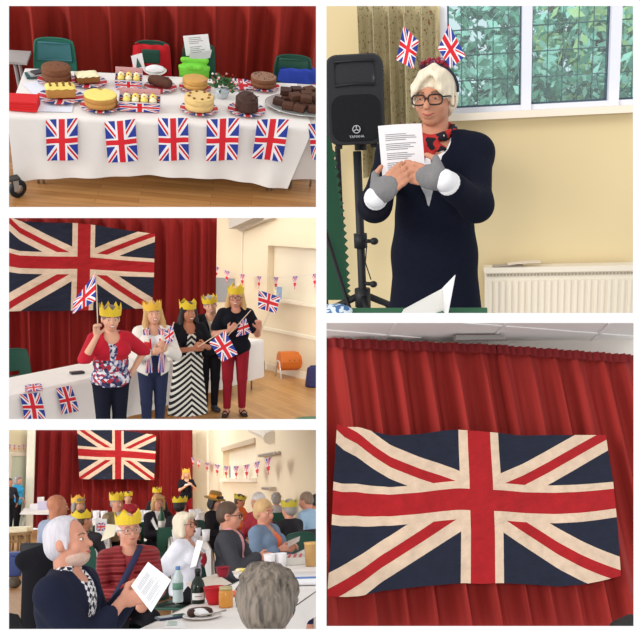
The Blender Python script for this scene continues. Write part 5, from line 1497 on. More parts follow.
for (a_, b_) in ((D0 - bU * .03, D0 + bU * .03), (D1 - bU * .03, D1 + bU * .03)):
    fr.prism([a_ + bN * .01, b_ + bN * .01, b_ + bN * .05, a_ + bN * .05], (0, 0, .001)); 
# sloping ceiling beams in the upper corner
BEAM = mat('beam_white', (214, 204, 190), .8, .03)
zc0 = rp(241, 229).z
P_ = [rp(241, 229, .02), rp(264, 219, .02), rp(330, 200, .02), rp(330, 190, .02), rp(241, 200, .02)]
mb = MB().prism(P_, rN * .25); struct('ceiling', mb, mat('ceiling_grey', (196, 188, 180), .9, .03))
mb = MB().tube([rp(241, 229, .05), rp(262, 219.5, .05), rp(320, 202, .05)], .05, 6); struct('trim_3', mb, BEAM)
mb = MB().tube([rp(241, 229, .05), bp(228, 214, .05)], .05, 6); struct('trim_3', mb, BEAM)
mb = MB().tube([Vector((rA.x, rA.y, 0)) + rN * .01, Vector((rA.x, rA.y, zc0)) + rN * .01], .012, 6); struct('trim_4', mb, MATS['trim_cream'])
bunting('string of little union flag pennants across the cream wall right of the women', [(216, 266), (227, 270.5), (242.5, 274), (259, 276), (276, 277), (295, 276), (315, 273.5)], lambda x, y: (bp if x < 240 else rp)(x, y, .25), .21, .15)
one('poster', 'small blue and white notice on the window ledge under the bunting', 'notice', MB().box((0, 0, .11), (.13, .015, .22), math.atan2(rU.y, rU.x), bev=.003), mat('poster_blue', (150, 180, 214), .7, .3, 14), rp(279, 302, .02) + Vector((0, 0, .03)))

# cloth-covered table behind the women
F0 = R3.onz(9, 396, .74); Fd = 11.9; F1 = R3.at(262, 350, Fd); F1.z = .74
tU = Vector((F1.x - F0.x, F1.y - F0.y, 0)).normalized(); tN = Vector((tU.y, -tU.x, 0)); F0 = F0 - tU * .5; Lt = (F1 - F0).length; tb = .70
T = thing('trestle_table', 'long trestle table under the white cloth behind the women', 'table', (F0.x, F0.y, 0), math.atan2(tU.y, tU.x))
MB().box((Lt / 2, tb / 2, .715), (Lt - .04, tb - .04, .03), bev=.004).build('table_top', MATS['table_board'], T)
for i in range(6):
    for yy in (.08, tb - .08): MB().tube([(.15 + i * (Lt - .3) / 5, yy, .004), (.15 + i * (Lt - .3) / 5, yy, .70)], .013, 8).build('leg', STEEL, T, smooth=True)
mb = MB()
def cf3(u, v):
    x = (Lt + .02) * u - .01
    if v < .5: p = Vector((x, tb + .015 - (tb + .03) * v / .5, .738))
    else:
        t = (v - .5) / .5; p = Vector((x, -.018 - .03 * t - .014 * t * math.sin(x * 8) - .01 * t * math.sin(x * 19), .736 - .55 * t))
    return F0 * 1 - Vector((0, 0, F0.z)) + tU * p.x - tN * p.y + Vector((0, 0, p.z))
mb.grid(cf3, 110, 24); mb.grid(lambda u, v: cf3(1 - u, v) + (-tN * .004 if v > .5 else Vector((0, 0, -.003))), 110, 24)
one('tablecloth', 'white cloth covering the long table behind the women', 'tablecloth', mb, CLOTHW, smooth=True)
for lb, c_ in (('nearest the left edge', [(24, 419.5), (46, 421), (43, 393), (23, 395)]), ('second one, beside the woman in red', [(62, 414.5), (79, 411), (74, 386), (59, 389)])):
    q = [R3.onp(a_, b_, F0 + tN * .075, tN) for a_, b_ in c_]
    mb = MB(); fn = lambda u, v, q=q: (q[0] * (1 - u) + q[1] * u) * (1 - v) + (q[3] * (1 - u) + q[2] * u) * v - tN * (.045 * v * v)
    mb.grid(lambda v, u: fn(u, v), 10, 10); mb.grid(lambda v, u: fn(1 - u, v) - tN * .002, 10, 10)
    one('paper_flag', 'union flag hanging on the long white table front, ' + lb, 'flag', mb, FLAGP, None, 'union flags on the long table', smooth=True)
q = [R3.onz(a_, b_, .748) for a_, b_ in ((25, 392), (43, 390), (41, 383), (25, 385))]
paper_sheet('paper_flag', 'small union flag lying flat on top of the long white table by its edge', 'flag', R3, q, FLAGP)
pz_ = R3.onz(77, 373.5, .742)
one('phone', 'dark phone lying on the long table beside the woman in red', 'phone', MB().box((0, 0, .012), (.15, .09, .022), .4, bev=.004), mat('phone_dark', (50, 52, 60), .3), pz_)
cq_ = R3.onz(20, 372, .70)
T = thing('stacking_chair', 'green plastic chair behind the long white table at the left edge', 'chair', (cq_.x - .05, cq_.y + .25, 0), .5)
chair_geo(T, CDARK, None, .88, .44)

# the women
def fl3(label, st, en, cl, d0, d1=None, r=.0055):
    d1 = d1 or d0
    dd = [d0, d1, d1, d0]
    return stick_flag(label, R3, R3.at(*st, d0), R3.at(*en, d0), [R3.at(*c, d0 - .012) for c in cl], FLAGP, mat('flag_stick', (222, 196, 170), .6), 'hand_flag', 'hand flags held by the women', r, .010)
person('woman with short grey hair, yellow crown and red cardigan raising a flag', (110.5, 306), 8.0, 12, lean=.02, look=(.0, .05, 0), g=1.14, res=.0105,
       arms={1: {'px': (97, 336, .22), 'hd': (.05, -.1, 1), 'pn': (-.3, .9, 0), 'curl': 1.0, 'pole': (.55, .1, -1)}, -1: {'w': (-.22, -.06, .04), 'pole': (-.8, -.5, -.6)}},
       skin=SKF, hair=('short', hairmat('hair_ash', (126, 110, 98))), crown=(YC_, .030, .110, 9, 1.08), smile='teeth',
       top=dict(m=FLORAL, name='floral_top', sleeve=.3, hem=-.07, neck=.10, e=.016), jacket=dict(m=RED, name='cardigan', sleeve=1.0, hem=.21, e=.024, open=(.018, .060, None), neck=.10),
       bottom=('trousers', DENIMD), shoes=('shoe', BLK, .08))
fl3('union flag on a stick held high by the woman in red', (98, 333), (96, 271.5), [(95.5, 301), (72.5, 314), (73, 302), (95.5, 273)], 7.76)
I = person('woman with long blond hair, gold crown and white cardigan, second from the left', (152, 303), 8.85, 8, look=(.05, -.12, .06), g=1.0, res=.0105,
       arms={1: {'px': (154, 353, .24), 'hd': (-.8, .3, .45), 'pn': (-.2, -.9, .1), 'curl': .9, 'pole': (.7, -.3, -1)}, -1: {'px': (166, 350, .22), 'hd': (.5, .4, .7), 'pn': (.3, -.8, 0), 'curl': 1.0, 'pole': (-.7, -.3, -1)}},
       skin=SKF, hair=('long', GOLDH), crown=(YC2, .034, .110, 8, 1.06), smile='teeth',
       top=dict(m=WH, name='white_top', sleeve=.4, hem=-.10, neck=.09, e=.012), jacket=dict(m=mat('ivory_knit', (236, 230, 222), .9, .06, 30, bump=.3, bscale=90), name='cardigan', sleeve=1.85, hem=-.20, e=.025, open=(.075, .060, None), neck=.08),
       bottom=('trousers', mat('navy_jeans', (36, 44, 74), .9, .15, 40)), shoes=('shoe', BLK, .08))
N, T, f = I['N'], I['T'], I['tolocal']
mb = MB()
for s in (-1, 1):
    pts = [N + np.array((s * .055, -.03, .01)), N + np.array((s * .085, .08, -.04)), N + np.array((s * .080, .155, -.18)), N + np.array((s * .070, .150, -.34)), N + np.array((s * .068, .140, -.50))]
    pts = [Vector(p) for p in pts]
    def rf(u, v, pts=pts):
        t = v * (len(pts) - 1); i = min(len(pts) - 2, int(t)); p = pts[i].lerp(pts[i + 1], t - i); return p + Vector(((u - .5) * .075, .012 + .01 * math.cos((u - .5) * 3), 0))
    mb.grid(lambda u, v, rf=rf: rf(u, v), 6, 20)
mb.build('flag_scarf', FLAGP, T, smooth=True)
fl3('small union flag on a stick held by the blond woman in white', (164, 350), (174, 322), [(166, 345), (174, 340), (173.5, 324), (164, 333)], 8.55)
person('woman with long black hair, yellow crown and black and white chevron dress', (188, 302), 9.3, 14, look=(.10, .02, 0), g=1.0, res=.0105,
       arms={1: {'px': (193, 349, .26), 'hd': (-.9, .3, .1), 'pn': (0, -.9, .2), 'curl': .7, 'pole': (.9, -.3, -1)}, -1: {'px': (205, 346, .22), 'hd': (.7, .5, .2), 'pn': (.2, -.8, -.2), 'curl': 1.0, 'pole': (-.8, -.3, -1)}},
       skin=SKT, hair=('long', BLKH), crown=(YC_, .040, .105, 5, 1.02), smile='teeth',
       top=dict(m=CHEV, name='chevron_dress', sleeve=.3, neck=.11, e=.012, skirt=(.22, .225, .17)), jacket=dict(m=BLK, name='cardigan', sleeve=1.05, hem=.10, e=.026, open=(.055, .055, None), neck=.09, loose=.012),
       shoes=('shoe', BLK, .07))
fl3('union flag on a stick held low by the woman in the chevron dress', (198, 347), (224, 330), [(209, 342.5), (222, 362), (238, 354), (225, 330.5)], 8.98)
person('smaller woman in black with a cream blouse and yellow crown, fourth from the left', (209, 296), 10.3, 8, look=(-.12, .08, .14), g=.92, res=.0105,
       arms={1: {'w': (.20, .04, -.02)}, -1: {'w': (-.20, .04, -.02)}}, skin=SKF, hair=('short', GREYH), crown=(YC_, .030, .095, 9, 1.06), smile='teeth',
       top=dict(m=mat('cream_blouse', (226, 216, 198), .85), name='blouse', sleeve=.4, hem=-.03, neck=.07), jacket=dict(m=BLK, name='jacket', sleeve=1.9, hem=-.10, e=.024, open=(.004, .075, .16), neck=.05),
       bottom=('trousers', BLK), shoes=('shoe', mat('grey_shoe', (54, 56, 66), .6), .09))
person('woman with long blond hair, glasses, black top and red trousers at the right end', (236, 287), 10.15, -4, look=(-.10, .02, 0), g=1.06, res=.0105, stance=.02,
       arms={1: {'px': (229, 331, .26), 'hd': (-.5, .4, .5), 'pn': (-.2, -.9, .1), 'curl': 1.0, 'pole': (.9, -.2, -1)}, -1: {'px': (259, 329, .26), 'hd': (.05, .15, 1), 'pn': (.3, .9, 0), 'curl': 1.0, 'pole': (-.35, -.2, -1)}},
       skin=SKP, hair=('long', GOLDH), crown=(YC_, .040, .110, 6, 1.04), smile='teeth', glasses=mat('glasses_brown', (96, 62, 54), .3),
       top=dict(m=mat('black_top', (22, 23, 32), .85, .15, 20, spec=.1), name='black_top', sleeve=.65, hem=-.14, neck=.05, e=.022, loose=.018),
       bottom=('trousers', mat('red_trousers', (142, 14, 34), .85, .12, 24), .085), shoes=('sandal', mat('sandal_dark', (50, 36, 34), .6)))
fl3('union flag on a stick held across her chest by the woman in red trousers', (226, 338), (251, 310), [(236, 337), (251.5, 333), (246, 318), (240, 322)], 9.80)
fl3('union flag raised at the right by the woman in red trousers', (260.5, 331), (278.5, 293), [(258, 308), (276, 313.5), (280.5, 297), (258.5, 290)], 9.78)
# orange drum, boxes, bag
fo = R3.onz(294, 377, 0); ds_ = R3.dep(fo); sc_ = FPX / ds_
T = thing('tombola_drum', 'orange prize drum on white tube legs by the right wall', 'drum', (fo.x, fo.y, 0), .12)
r_, l_ = .155, .52
dr = MB().lathe([(.001, -l_ / 2), (r_ * .98, -l_ / 2), (r_ * 1.03, -l_ / 2 + .012), (r_, -l_ / 2 + .025), (r_, l_ / 2 - .025), (r_ * 1.03, l_ / 2 - .012), (r_ * .98, l_ / 2), (.001, l_ / 2)], n=10)
ORG = mat('orange_plastic', (222, 122, 48), .5, .08, 10)
o = dr.build('barrel', ORG, T); o.rotation_euler = (PI / 2, 0, PI / 2); o.location = (0, 0, .27)
h_ = MB()
for i in range(4): h_.ell((-.12 + .08 * i, -.150, .30), (.012, .008, .014), 5)
h_.build('latches', mat('orange_dark', (160, 84, 36), .6), T)
for s in (-1, 1):
    MB().tube([(s * .265, -.17, .006), (s * .265, -.06, .27), (s * .265, .06, .27), (s * .265, .17, .006)], .014, 8).build('leg_frame', mat('white_tube', (230, 226, 220), .4), T, smooth=True)
MB().tube([(.265, 0, .27), (.31, 0, .27), (.31, 0, .20)], .008, 6).build('crank', MATS['white_tube'], T, smooth=True)
fo = R3.onz(276, 367, 0) + rN * .55 + rU * .16
T = thing('cardboard_box', 'pale cardboard box on the floor left of the orange drum', 'box', (fo.x, fo.y, 0), .2)
MB().box((0, 0, .09), (.26, .2, .18), bev=.004).build('box_body', mat('pale_card', (206, 190, 168), .9, .08, 10), T)
for s in (-1, 1): MB().box((s * .07, 0, .185), (.12, .2, .006), Matrix.Rotation(s * -.2, 3, 'Y')).build('flap', MATS['pale_card'], T)
fo = R3.onz(318, 381, 0) + rN * .34 + rU * .30
sdfobj('bag_body', mat('bag_purple', (58, 56, 104), .8, .3, 14), thing('carrier_bag', 'blue and purple bag on the floor at the right edge by the drum', 'bag', (fo.x, fo.y, 0)), [('k', .005, .30, ((0, 0, 0), .14, .1), ((0, 0, 0), .11, .06)), ('c', (-.06, 0, .32), (.06, 0, .32), .015, .015)], .014)
fo = R3.onz(312, 420, .20)
T = thing('storage_tub', 'green tub lid just showing at the bottom right corner of the floor', 'tub', (fo.x, fo.y - .1, 0))
MB().lathe([(.20, .003), (.26, .16), (.001, .16)], n=30).build('tub_body', CGREEN, T, smooth=True)
MB().lathe([(.30, .162), (.30, .18), (.26, .205), (.001, .21)], n=30).build('lid', mat('tub_green', (40, 116, 74), .5), T, smooth=True)
fo = R3.onz(226, 392, 0)
one('black_box', 'small black box on the floor under the table behind the red trousers', 'box', MB().box((0, 0, .10), (.2, .18, .2), .3, bev=.006), BLACKP, (fo.x, fo.y + .35, .003))
# ------------------------------------------------------------------ set 4: the full hall, seated at long tables
R4 = CUR = Room((9, 316, 430, 629), (163, 478)); R4.h = 1.5
W4 = wood_floor('oak_floor_amber', (196, 146, 84), (176, 124, 68), (118, 78, 42), 1.3, .12, 1.6)
mb = MB().box((-1, 15, -.05), (16, 26.5, .1)); struct('floor', mb, W4)
fill_area('unseen_fill', R4.M() @ Vector((.5, 24.0, 4.9)), 260, 5, 2)  # added fill, out of view above the far end of the hall
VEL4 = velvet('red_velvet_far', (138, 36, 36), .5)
kp, kU, kN, kA, kB = vwall(R4, (27, 480), 27.0, (191, 480), 27.0)
curtain('stage_curtain', 'dark red stage curtain across the far end of the full hall', Vector((kA.x, kA.y, 0)), Vector((kB.x, kB.y, 0)), .02, 5, VEL4, 15, .17, seed=21)
wallbox('wall_back', kA - kU * 2 - kN * .4, kB + kU * .1 - kN * .4, kN, 0, 5, .1, WALLC)
big_flag('old union flag hanging on the far curtain above the seated crowd', lambda x, y, o: kp(x, y, .33 + o),
         [(77, 427), (95, 429), (115, 430), (135, 432), (156, 435)], [(79.5, 479), (100, 479.5), (120, 479), (140, 479.5), (154, 480)], [(79.5, 479), (78, 452), (77, 427)], [(154, 480), (155.5, 456), (156, 435)], .52, .52, .02, 6)
sp4, sU, sN, sA, sB = vwall(R4, (209, 480), 27.3, (318, 480), 12.8)
usx = lambda x: (sp4(x, 475) - sA).dot(sU)
zb_, zt_ = (sp4(224, 479.5).z + sp4(255, 479.5).z) / 2, sp4(240, 446).z
S0, S1, S2, S3 = sA, sA + sU * usx(223), sA + sU * usx(256.5), sB + sU * .3
wallbox('wall_right', S0, S1, sN, 0, 6, .25, WALLC); wallbox('wall_right', S2, S3, sN, 0, 6, .25, WALLC)
wallbox('wall_right', S1, S2, sN, 0, zb_, .25, WALLC); wallbox('wall_right', S1, S2, sN, zt_, 6, .25, WALLC)
wallbox('wall_right', S1 - sN * .2, S2 - sN * .2, sN, zb_ - .05, zt_ + .05, .04, MATS['blind_cream'])
wallbox('trim_5', S1 - sU * .1 + sN * .1, S2 + sU * .1 + sN * .1, sN, zb_ - .06, zb_ + .03, .3, MATS['trim_cream'])
wallbox('trim_6', S1 + sN * .05, S2 + sN * .05, sN, zt_ - .03, zt_ + .09, .1, mat('recess_shade', (190, 172, 148), .8, .03))  # darker strip: shade at the top of the recess, put into colour
for (x0, x1, y0, y1, lb) in ((260, 278, 453, 456, 'long grey wall heater high on the cream wall at the right'), (264, 273, 487, 490, 'short grey wall vent low on the cream wall behind the crowd')):
    a_, b_ = sp4(x0, y1, .08), sp4(x1, y1, .08); h_ = sp4((x0 + x1) / 2, y0).z - sp4((x0 + x1) / 2, y1).z
    T = thing('wall_heater', lb, 'heater', (a_ + b_) / 2, math.atan2(sU.y, sU.x))
    MB().box((0, 0, h_ / 2), ((b_ - a_).length * .96, .12, h_), bev=.01).build('casing', mat('heater_grey', (176, 164, 150), .5), T)
    MB().box((0, -.065, h_ / 2), ((b_ - a_).length * .8, .02, h_ * .4)).build('grille', mat('heater_dark', (140, 130, 118), .5), T)
mb = MB().tube([sp4(268, 436, .1), sp4(252, 429, .1)], .10, 8); struct('trim_3', mb, BEAM)
mb = MB().tube([sp4(266, 431, .1), sp4(270, 438, .1)], .14, 8); struct('trim_3', mb, BEAM)
mb = MB().tube([Vector((sA.x, sA.y, 0)) + sN * .02, Vector((sA.x, sA.y, 6)) + sN * .02], .05, 6); struct('trim_4', mb, MATS['trim_cream'])
lb_, _, _, q0, q1 = vwall(R4, (186, 480), 28.2, (209.3, 480), 27.3)
wallbox('wall_back', q0, q1, Vector(((q1 - q0).y, -(q1 - q0).x, 0)).normalized(), 0, 6, .1, WALLC)
bunting('string of union flag pennants along the cream wall of the crowded hall', [(193, 458), (198.5, 460), (207, 462.5), (217, 464.5), (226, 466), (236, 466), (246.5, 464.5), (257, 461.5), (268, 458)], lambda x, y: (lb_ if x < 208 else sp4)(x, y, .6 if x < 208 else .45), .30, -.62)
one('poster', 'small blue and white notice on the far window ledge below the pennants', 'notice', MB().box((0, 0, .16), (.16, .02, .32), math.atan2(sU.y, sU.x)), MATS['poster_blue'], sp4(230, 479, .15) + Vector((0, 0, .03)))
# left wall, doorway, pillar
lp, lU, lN, lA, lB = vwall(R4, (5, 480), 26.5, (28, 480), 27.4)
wallbox('wall_left', lA - lU * .5, lB, lN, 0, 6, .1, mat('wall_sage', (230, 218, 180), .9, .03, 2))
dz = lp(18, 456).z
D = thing('door_1', None, None, (0, 0, 0)); D['kind'] = 'structure'
def slab(x0, x1, z0, z1, o0, o1):
    a_, b_ = lp(x0, 480, o0), lp(x1, 480, o0); a_.z = b_.z = z0; t_ = lN * (o1 - o0)
    return MB().prism([a_, b_, b_ + t_, a_ + t_], (0, 0, z1 - z0))
slab(9, 24, .003, dz, .02, .07).build('door_leaf', mat('door_sage', (206, 216, 190), .6), D)
slab(12.5, 19, 1.25, 1.75, .07, .08).build('glass_pane', mat('door_glass', (196, 214, 196), .2), D)
slab(6, 9, 0, dz + .1, .02, .12).build('frame', MATS['trim_cream'], D); slab(9, 25, dz, dz + .12, .02, .12).build('frame', MATS['trim_cream'], D)
a_ = R4.at(29.5, 500, 25.6); mb = MB().box((a_.x, a_.y, 2.6), (.24, .16, 5.2)); struct('trim_7', mb, mat('pillar_cream', (226, 222, 204), .7, .03))
bunting('short string of pennants on the wall over the side door at the left', [(10, 444.5), (14.5, 445), (19, 445.3), (23.5, 445), (27.5, 444.5)], lambda x, y: lp(x, y, .2), .17, .12)

# tables
def poly_table(name, label, quad, cloth_label, drop=.35, legs=True, cl=CLOTHW):
    q = [R4.onz(x, y, .74) for x, y in quad]; c = sum(q, Vector()) / 4; c.z = 0
    l = [p - c for p in q]
    T = thing(name, label, 'table', c)
    ins = [Vector((p.x * .97, p.y * .97, .70)) for p in l]
    if (ins[1] - ins[0]).cross(ins[2] - ins[0]).z < 0: ins = ins[::-1]; l = l[::-1]
    MB().prism(ins, (0, 0, .03)).build('table_top', MATS['table_board'], T)
    for p in ins: MB().tube([Vector((p.x * .9, p.y * .9, .004)), Vector((p.x * .9, p.y * .9, .70))], .018, 8).build('leg', STEEL, T, smooth=True)
    mb = MB(); z = .742
    mb.grid(lambda u, v: (l[0] * (1 - u) + l[1] * u) * (1 - v) + (l[3] * (1 - u) + l[2] * u) * v, 10, 10)
    mb.v = [(x, y, z) for x, y, _z in mb.v]
    for i in range(4):
        p, r = l[i], l[(i + 1) % 4]; out = Vector(((r - p).y, -(r - p).x, 0)).normalized()
        n = max(10, int((r - p).length * 10))
        b0 = len(mb.v); e_ = {}
        for j in range(n + 1):
            s_ = p.lerp(r, j / n)
            for k_ in range(5):
                t_ = k_ / 4; s2 = s_ + out * (.012 + t_ * (.03 + .025 * math.sin(j * .9)))
                mb.v.append((s2.x, s2.y, z - drop * t_)); mb.uv[len(mb.v) - 1] = (0, 0)
        for j in range(n):
            for k_ in range(4):
                a2 = b0 + j * 5 + k_; mb.f.append((a2, a2 + 1, a2 + 6, a2 + 5)); mb.mi.append(0)
    one('tablecloth', cloth_label, 'tablecloth', mb, cl, c, smooth=True)
poly_table('dining_table', 'long dining table in the foreground with bottle, bowls and jars', [(120, 640), (318, 543), (322, 587), (190, 680)], 'white cloth on the long foreground table', .13)
poly_table('dining_table', 'dining table at the left between the man in red and the bald man', [(97, 548), (98, 533), (109, 533), (110, 548)], 'white cloth on the table behind the man in the red jacket')
poly_table('dining_table', 'dining table in the middle between the blond woman and the man in the suit', [(172, 552), (170, 537), (204, 536), (211, 550)], 'white cloth on the middle table left of the man in the suit')
poly_table('dining_table', 'far dining table in front of the stage curtain', [(92, 521.5), (92, 518), (150, 518), (150, 521.5)], 'white cloth on the far table in front of the stage curtain')
poly_table('dining_table', 'far dining table by the woman standing in black', [(190, 523), (190, 516.5), (203, 516.5), (204, 523)], 'white cloth on the far table by the woman standing in black')
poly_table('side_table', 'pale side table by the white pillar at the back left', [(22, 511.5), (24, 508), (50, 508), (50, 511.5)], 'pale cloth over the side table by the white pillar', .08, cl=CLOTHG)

# stacking chairs under the guests
CBLK = mat('chair_black', (36, 36, 40), .6, .1, 20)
protos = {}
def chair4(x, y, rz, label, m, n, z=0):
    if n not in protos:
        T = thing('guest_chair', label, 'chair', (x, y, 0), rz, 'chairs of the seated guests'); chair_geo(T, m, None, .84, .44); protos[n] = T
        for ch in [o for o in bpy.data.objects if o.parent == T]: ch.rotation_euler = (0, 0, PI); 
        return T
    c = copy_tree(protos[n]); c.location = (x, y, 0); c.rotation_euler = (0, 0, rz); c['label'] = label
    return c

def short(t):
    w_ = t.split()[:10]
    while w_[-1] in ('in', 'and', 'with', 'a', 'the', 'of', 'at', 'by', 'behind', 'to', 'from', 'under', 'an', 'white', 'red', 'black', 'light'): w_.pop()
    return ' '.join(w_).rstrip(',')
def guest(label, head, s, face, chair='g', **kw):
    d = FPX / s
    kw.setdefault('res', .028 if s < 55 else .022 if s < 90 else .014)
    kw.setdefault('sit', True)
    kw.setdefault('eyes', s > 55)
    I = person(label, head, d, face, **kw)
    if kw['sit'] and chair:
        I['T'].location.z = 0
        b = Matrix.Rotation(math.radians(face + 180), 3, 'Z') @ Vector((0, -.06, 0))
        chair4(I['loc'].x + b.x, I['loc'].y + b.y, math.radians(face + 180), ('green plastic chair under the ' if chair == 'g' else 'black chair under the ') + short(label), CDARK if chair == 'g' else CBLK, chair)
    return I
def shirt(n, c, **k): return dict(m=mat(n, c, .85, .08, 14), **k)
J = lambda n, c, **k: dict(m=mat(n, c, .88, .14, 20, spec=.15, bump=.2, bscale=90), name='jacket', **k)
TR = ('trousers', BLK)
chk, cn, cb_ = base('check_shirt', .85)
ck = cn.tex('ShaderNodeTexChecker', cn.coord('Object', rot=(0, .6, .5)), Scale=44.0); ck.inputs[1].default_value = (*alb((232, 232, 236)), 1); ck.inputs[2].default_value = (*alb((34, 36, 56)), 1)
cn.L.new(ck.outputs[0], cb_.inputs['Base Color'])
PUFF, pn, pbs = base('red_puffer', .5)
wv = pn.tex('ShaderNodeTexWave', pn.coord('Object'), Scale=5.5, Distortion=.6, bands_direction='Z'); pbs.inputs['Base Color'].default_value = (*alb((146, 42, 46)), 1)
bp_ = pn.nt.nodes.new('ShaderNodeBump'); bp_.inputs['Strength'].default_value = 1.0; bp_.inputs['Distance'].default_value = .03
pn.L.new(wv.outputs['Fac'], bp_.inputs['Height']); pn.L.new(bp_.outputs[0], pbs.inputs['Normal'])
# front row
FM = guest('white haired man with a beard in navy cardigan and checked shirt holding a booklet', (64, 517.5), 197, 74, 'b', fem=False, g=1.12, res=.0095, hs=1.0, lean=.03, look=(-.06, -.14, 0),
      skin=SKP, hair=('receding', hairmat('hair_silver', (206, 202, 210))), beard=mat('beard_grey', (204, 172, 158), .85, .18, 60, bump=.5), smile='closed',
      arms={1: {'px': (122, 601, .10), 'hd': (.15, 1, .25), 'pn': (-.9, .2, .2), 'curl': .7, 'pole': (.5, -.5, -1)}, -1: {'px': (128, 596, -.12), 'hd': (.0, 1, .2), 'pn': (.9, .2, 0), 'pole': (-.4, -.4, -1)}},
      top=dict(m=chk, name='checked_shirt', sleeve=.6, hem=-.02, neck=.045, e=.012, collar=.045), jacket=J('navy_cardigan', (28, 32, 52), sleeve=1.9, hem=-.06, e=.030, open=(.035, .085, -.02), neck=.04), bottom=TR)
q = [R4.at(151, 612, 3.72), R4.at(171, 580, 3.66), R4.at(148, 562, 3.86), R4.at(131, 586, 3.90)]
paper_sheet('song_booklet', 'large white printed booklet held by the white haired man in front', 'booklet', R4, q, WHITEP, 16, lm=mat('print_pale', (176, 178, 190), .8))
j = R4.at(34, 560, 4.35)
T = thing('coat', 'black coat hung over the chair back behind the white haired man', 'coat', (j.x, j.y, .56))
sdfobj('cloth', BLK, T, [('k', .10, .52, ((.03, 0, 0), .09, .06), ((.04, 0, 0), .10, .06)), ('c', (-.05, 0, .53), (.14, .0, .58), .05, .06), ('k', -.02, .14, ((.02, 0, 0), .07, .05), ((.03, 0, 0), .09, .06))], .015)
RP = guest('older man in yellow crown and red padded jacket listening', (128, 513.5), 130, 10, 'g', fem=False, g=1.0, res=.012, look=(.12, .02, .05), skin=SKP, hair=('balding', WHITEH), crown=(YC_, .040, .10, 5, 1.04), smile='closed', glasses=mat('glasses_pale', (150, 130, 120), .3),
      arms={-1: {'w': (-.10, .34, .10), 'pole': (-.6, -.3, -1)}, 1: {'px': (128, 588, .3), 'pole': (.6, -.3, -1), 'hd': (-.5, .8, .2)}},
      top=shirt('red_shirt', (150, 50, 56), name='shirt', sleeve=.4, neck=.05), jacket=dict(m=PUFF, name='padded_jacket', sleeve=1.9, hem=-.06, e=.019, open=(.01, .05, .16), neck=.05), bottom=TR)
N, T = RP['N'], RP['T']
MB().tube([N + np.array((-.08, .05, .0)), N + np.array((-.02, .135, -.09)), N + np.array((.06, .19, -.22)), N + np.array((.14, .19, -.36))], [.022, .024, .024, .022], 8).build('strap', mat('strap_navy', (38, 40, 74), .7), T, smooth=True)
q = [R4.at(101, 541, 7.4), R4.at(114, 536, 7.4), R4.at(118, 525, 7.6), R4.at(107, 524, 7.6)]
paper_sheet('song_booklet', 'cream booklet standing open behind the man in the red jacket', 'booklet', R4, q, mat('cream_paper', (232, 222, 196), .8, .03), 0)
WL = guest('woman with white bob and glasses in a white cardigan with a red rose, singing', (183, 512.5), 112, 62, 'g', g=1.06, res=.012, look=(-.1, -.08, 0), skin=SKP, hair=('bob', hairmat('hair_ivory', (226, 212, 190))), smile='open', glasses=mat('glasses_brown', (96, 62, 54), .3),
      arms={1: {'px': (184, 562, .22), 'hd': (-.2, .8, .6), 'pole': (.5, -.4, -1)}, -1: {'px': (194, 560, .1), 'hd': (.2, .7, .7), 'pole': (-.5, -.4, -1)}},
      top=shirt('white_blouse', (232, 232, 238), name='blouse', sleeve=.5, neck=.06), jacket=J('white_knit', (230, 230, 240), sleeve=1.85, hem=-.04, e=.024, open=(.02, .05, 0), neck=.06), bottom=TR)
c_ = WL['N'] + np.array((.050, .205, -.17)); mb = MB(); rnd = random.Random(3)
for i in range(16):
    a = i * 2.4; r_ = .008 + .0025 * i; mb.ell(c_ + np.array((r_ * math.cos(a), .012 - .0012 * i, r_ * math.sin(a))), (.018, .010, .018), 5)
mb.build('rose_corsage', mat('rose_red', (150, 20, 40), .7, .25, 40), WL['T'], smooth=True)
q = [R4.at(190, 568, 6.75), R4.at(196, 566, 6.7), R4.at(203, 541, 6.9), R4.at(197, 540, 6.95)]
paper_sheet('song_booklet', 'white booklet held upright by the woman with the red rose', 'booklet', R4, q, WHITEP, 0)
SM = guest('dark haired man with glasses in grey suit jacket and pink shirt', (229, 501.5), 110, 72, 'g', fem=False, g=1.14, res=.012, look=(.05, .06, 0), skin=SKP, hair=('crop', BRNH), smile='closed', glasses=mat('glasses_black', (30, 26, 28), .3),
      arms={1: {'px': (258, 557, .18), 'hd': (.1, 1, .05), 'pole': (.7, -.3, -1)}, -1: {'w': (-.05, .35, .16), 'pole': (-.7, -.3, -1)}},
      top=shirt('pink_shirt', (232, 160, 170), name='shirt', sleeve=.5, neck=.05, e=.014, collar=.03), jacket=J('charcoal_suit', (66, 66, 72), sleeve=1.9, hem=-.06, e=.028, open=(.03, .075, -.05), neck=.045), bottom=TR)
DW = guest('woman with short blond hair in a denim jacket and coral top', (264, 499.5), 100, 52, 'g', g=1.15, res=.013, look=(-.25, .10, 0), skin=SKP, hair=('short', hairmat('hair_sandy', (206, 168, 118))), smile='closed',
      arms={1: {'px': (280, 549, .25), 'hd': (-.1, 1, .1), 'pole': (.6, -.4, -1)}, -1: {'px': (287, 547, .15), 'hd': (0, 1, .1), 'pole': (-.6, -.3, -1)}},
      top=shirt('coral_top', (236, 120, 84), name='coral_top', sleeve=.4, neck=.08, e=.016), jacket=J('denim', (120, 140, 166), sleeve=1.75, hem=-.04, e=.028, open=(.045, .060, None), neck=.06), bottom=('trousers', MATS['navy_jeans']))
q = [R4.at(287, 548, 7.5), R4.at(299, 541, 7.4), R4.at(300, 536, 7.6), R4.at(288, 541, 7.7)]
paper_sheet('song_booklet', 'grey booklet held open by the woman in denim', 'booklet', R4, q, mat('booklet_grey', (196, 180, 172), .8), 0)
STEELH, hn, hbs = base('hair_steel', .5)
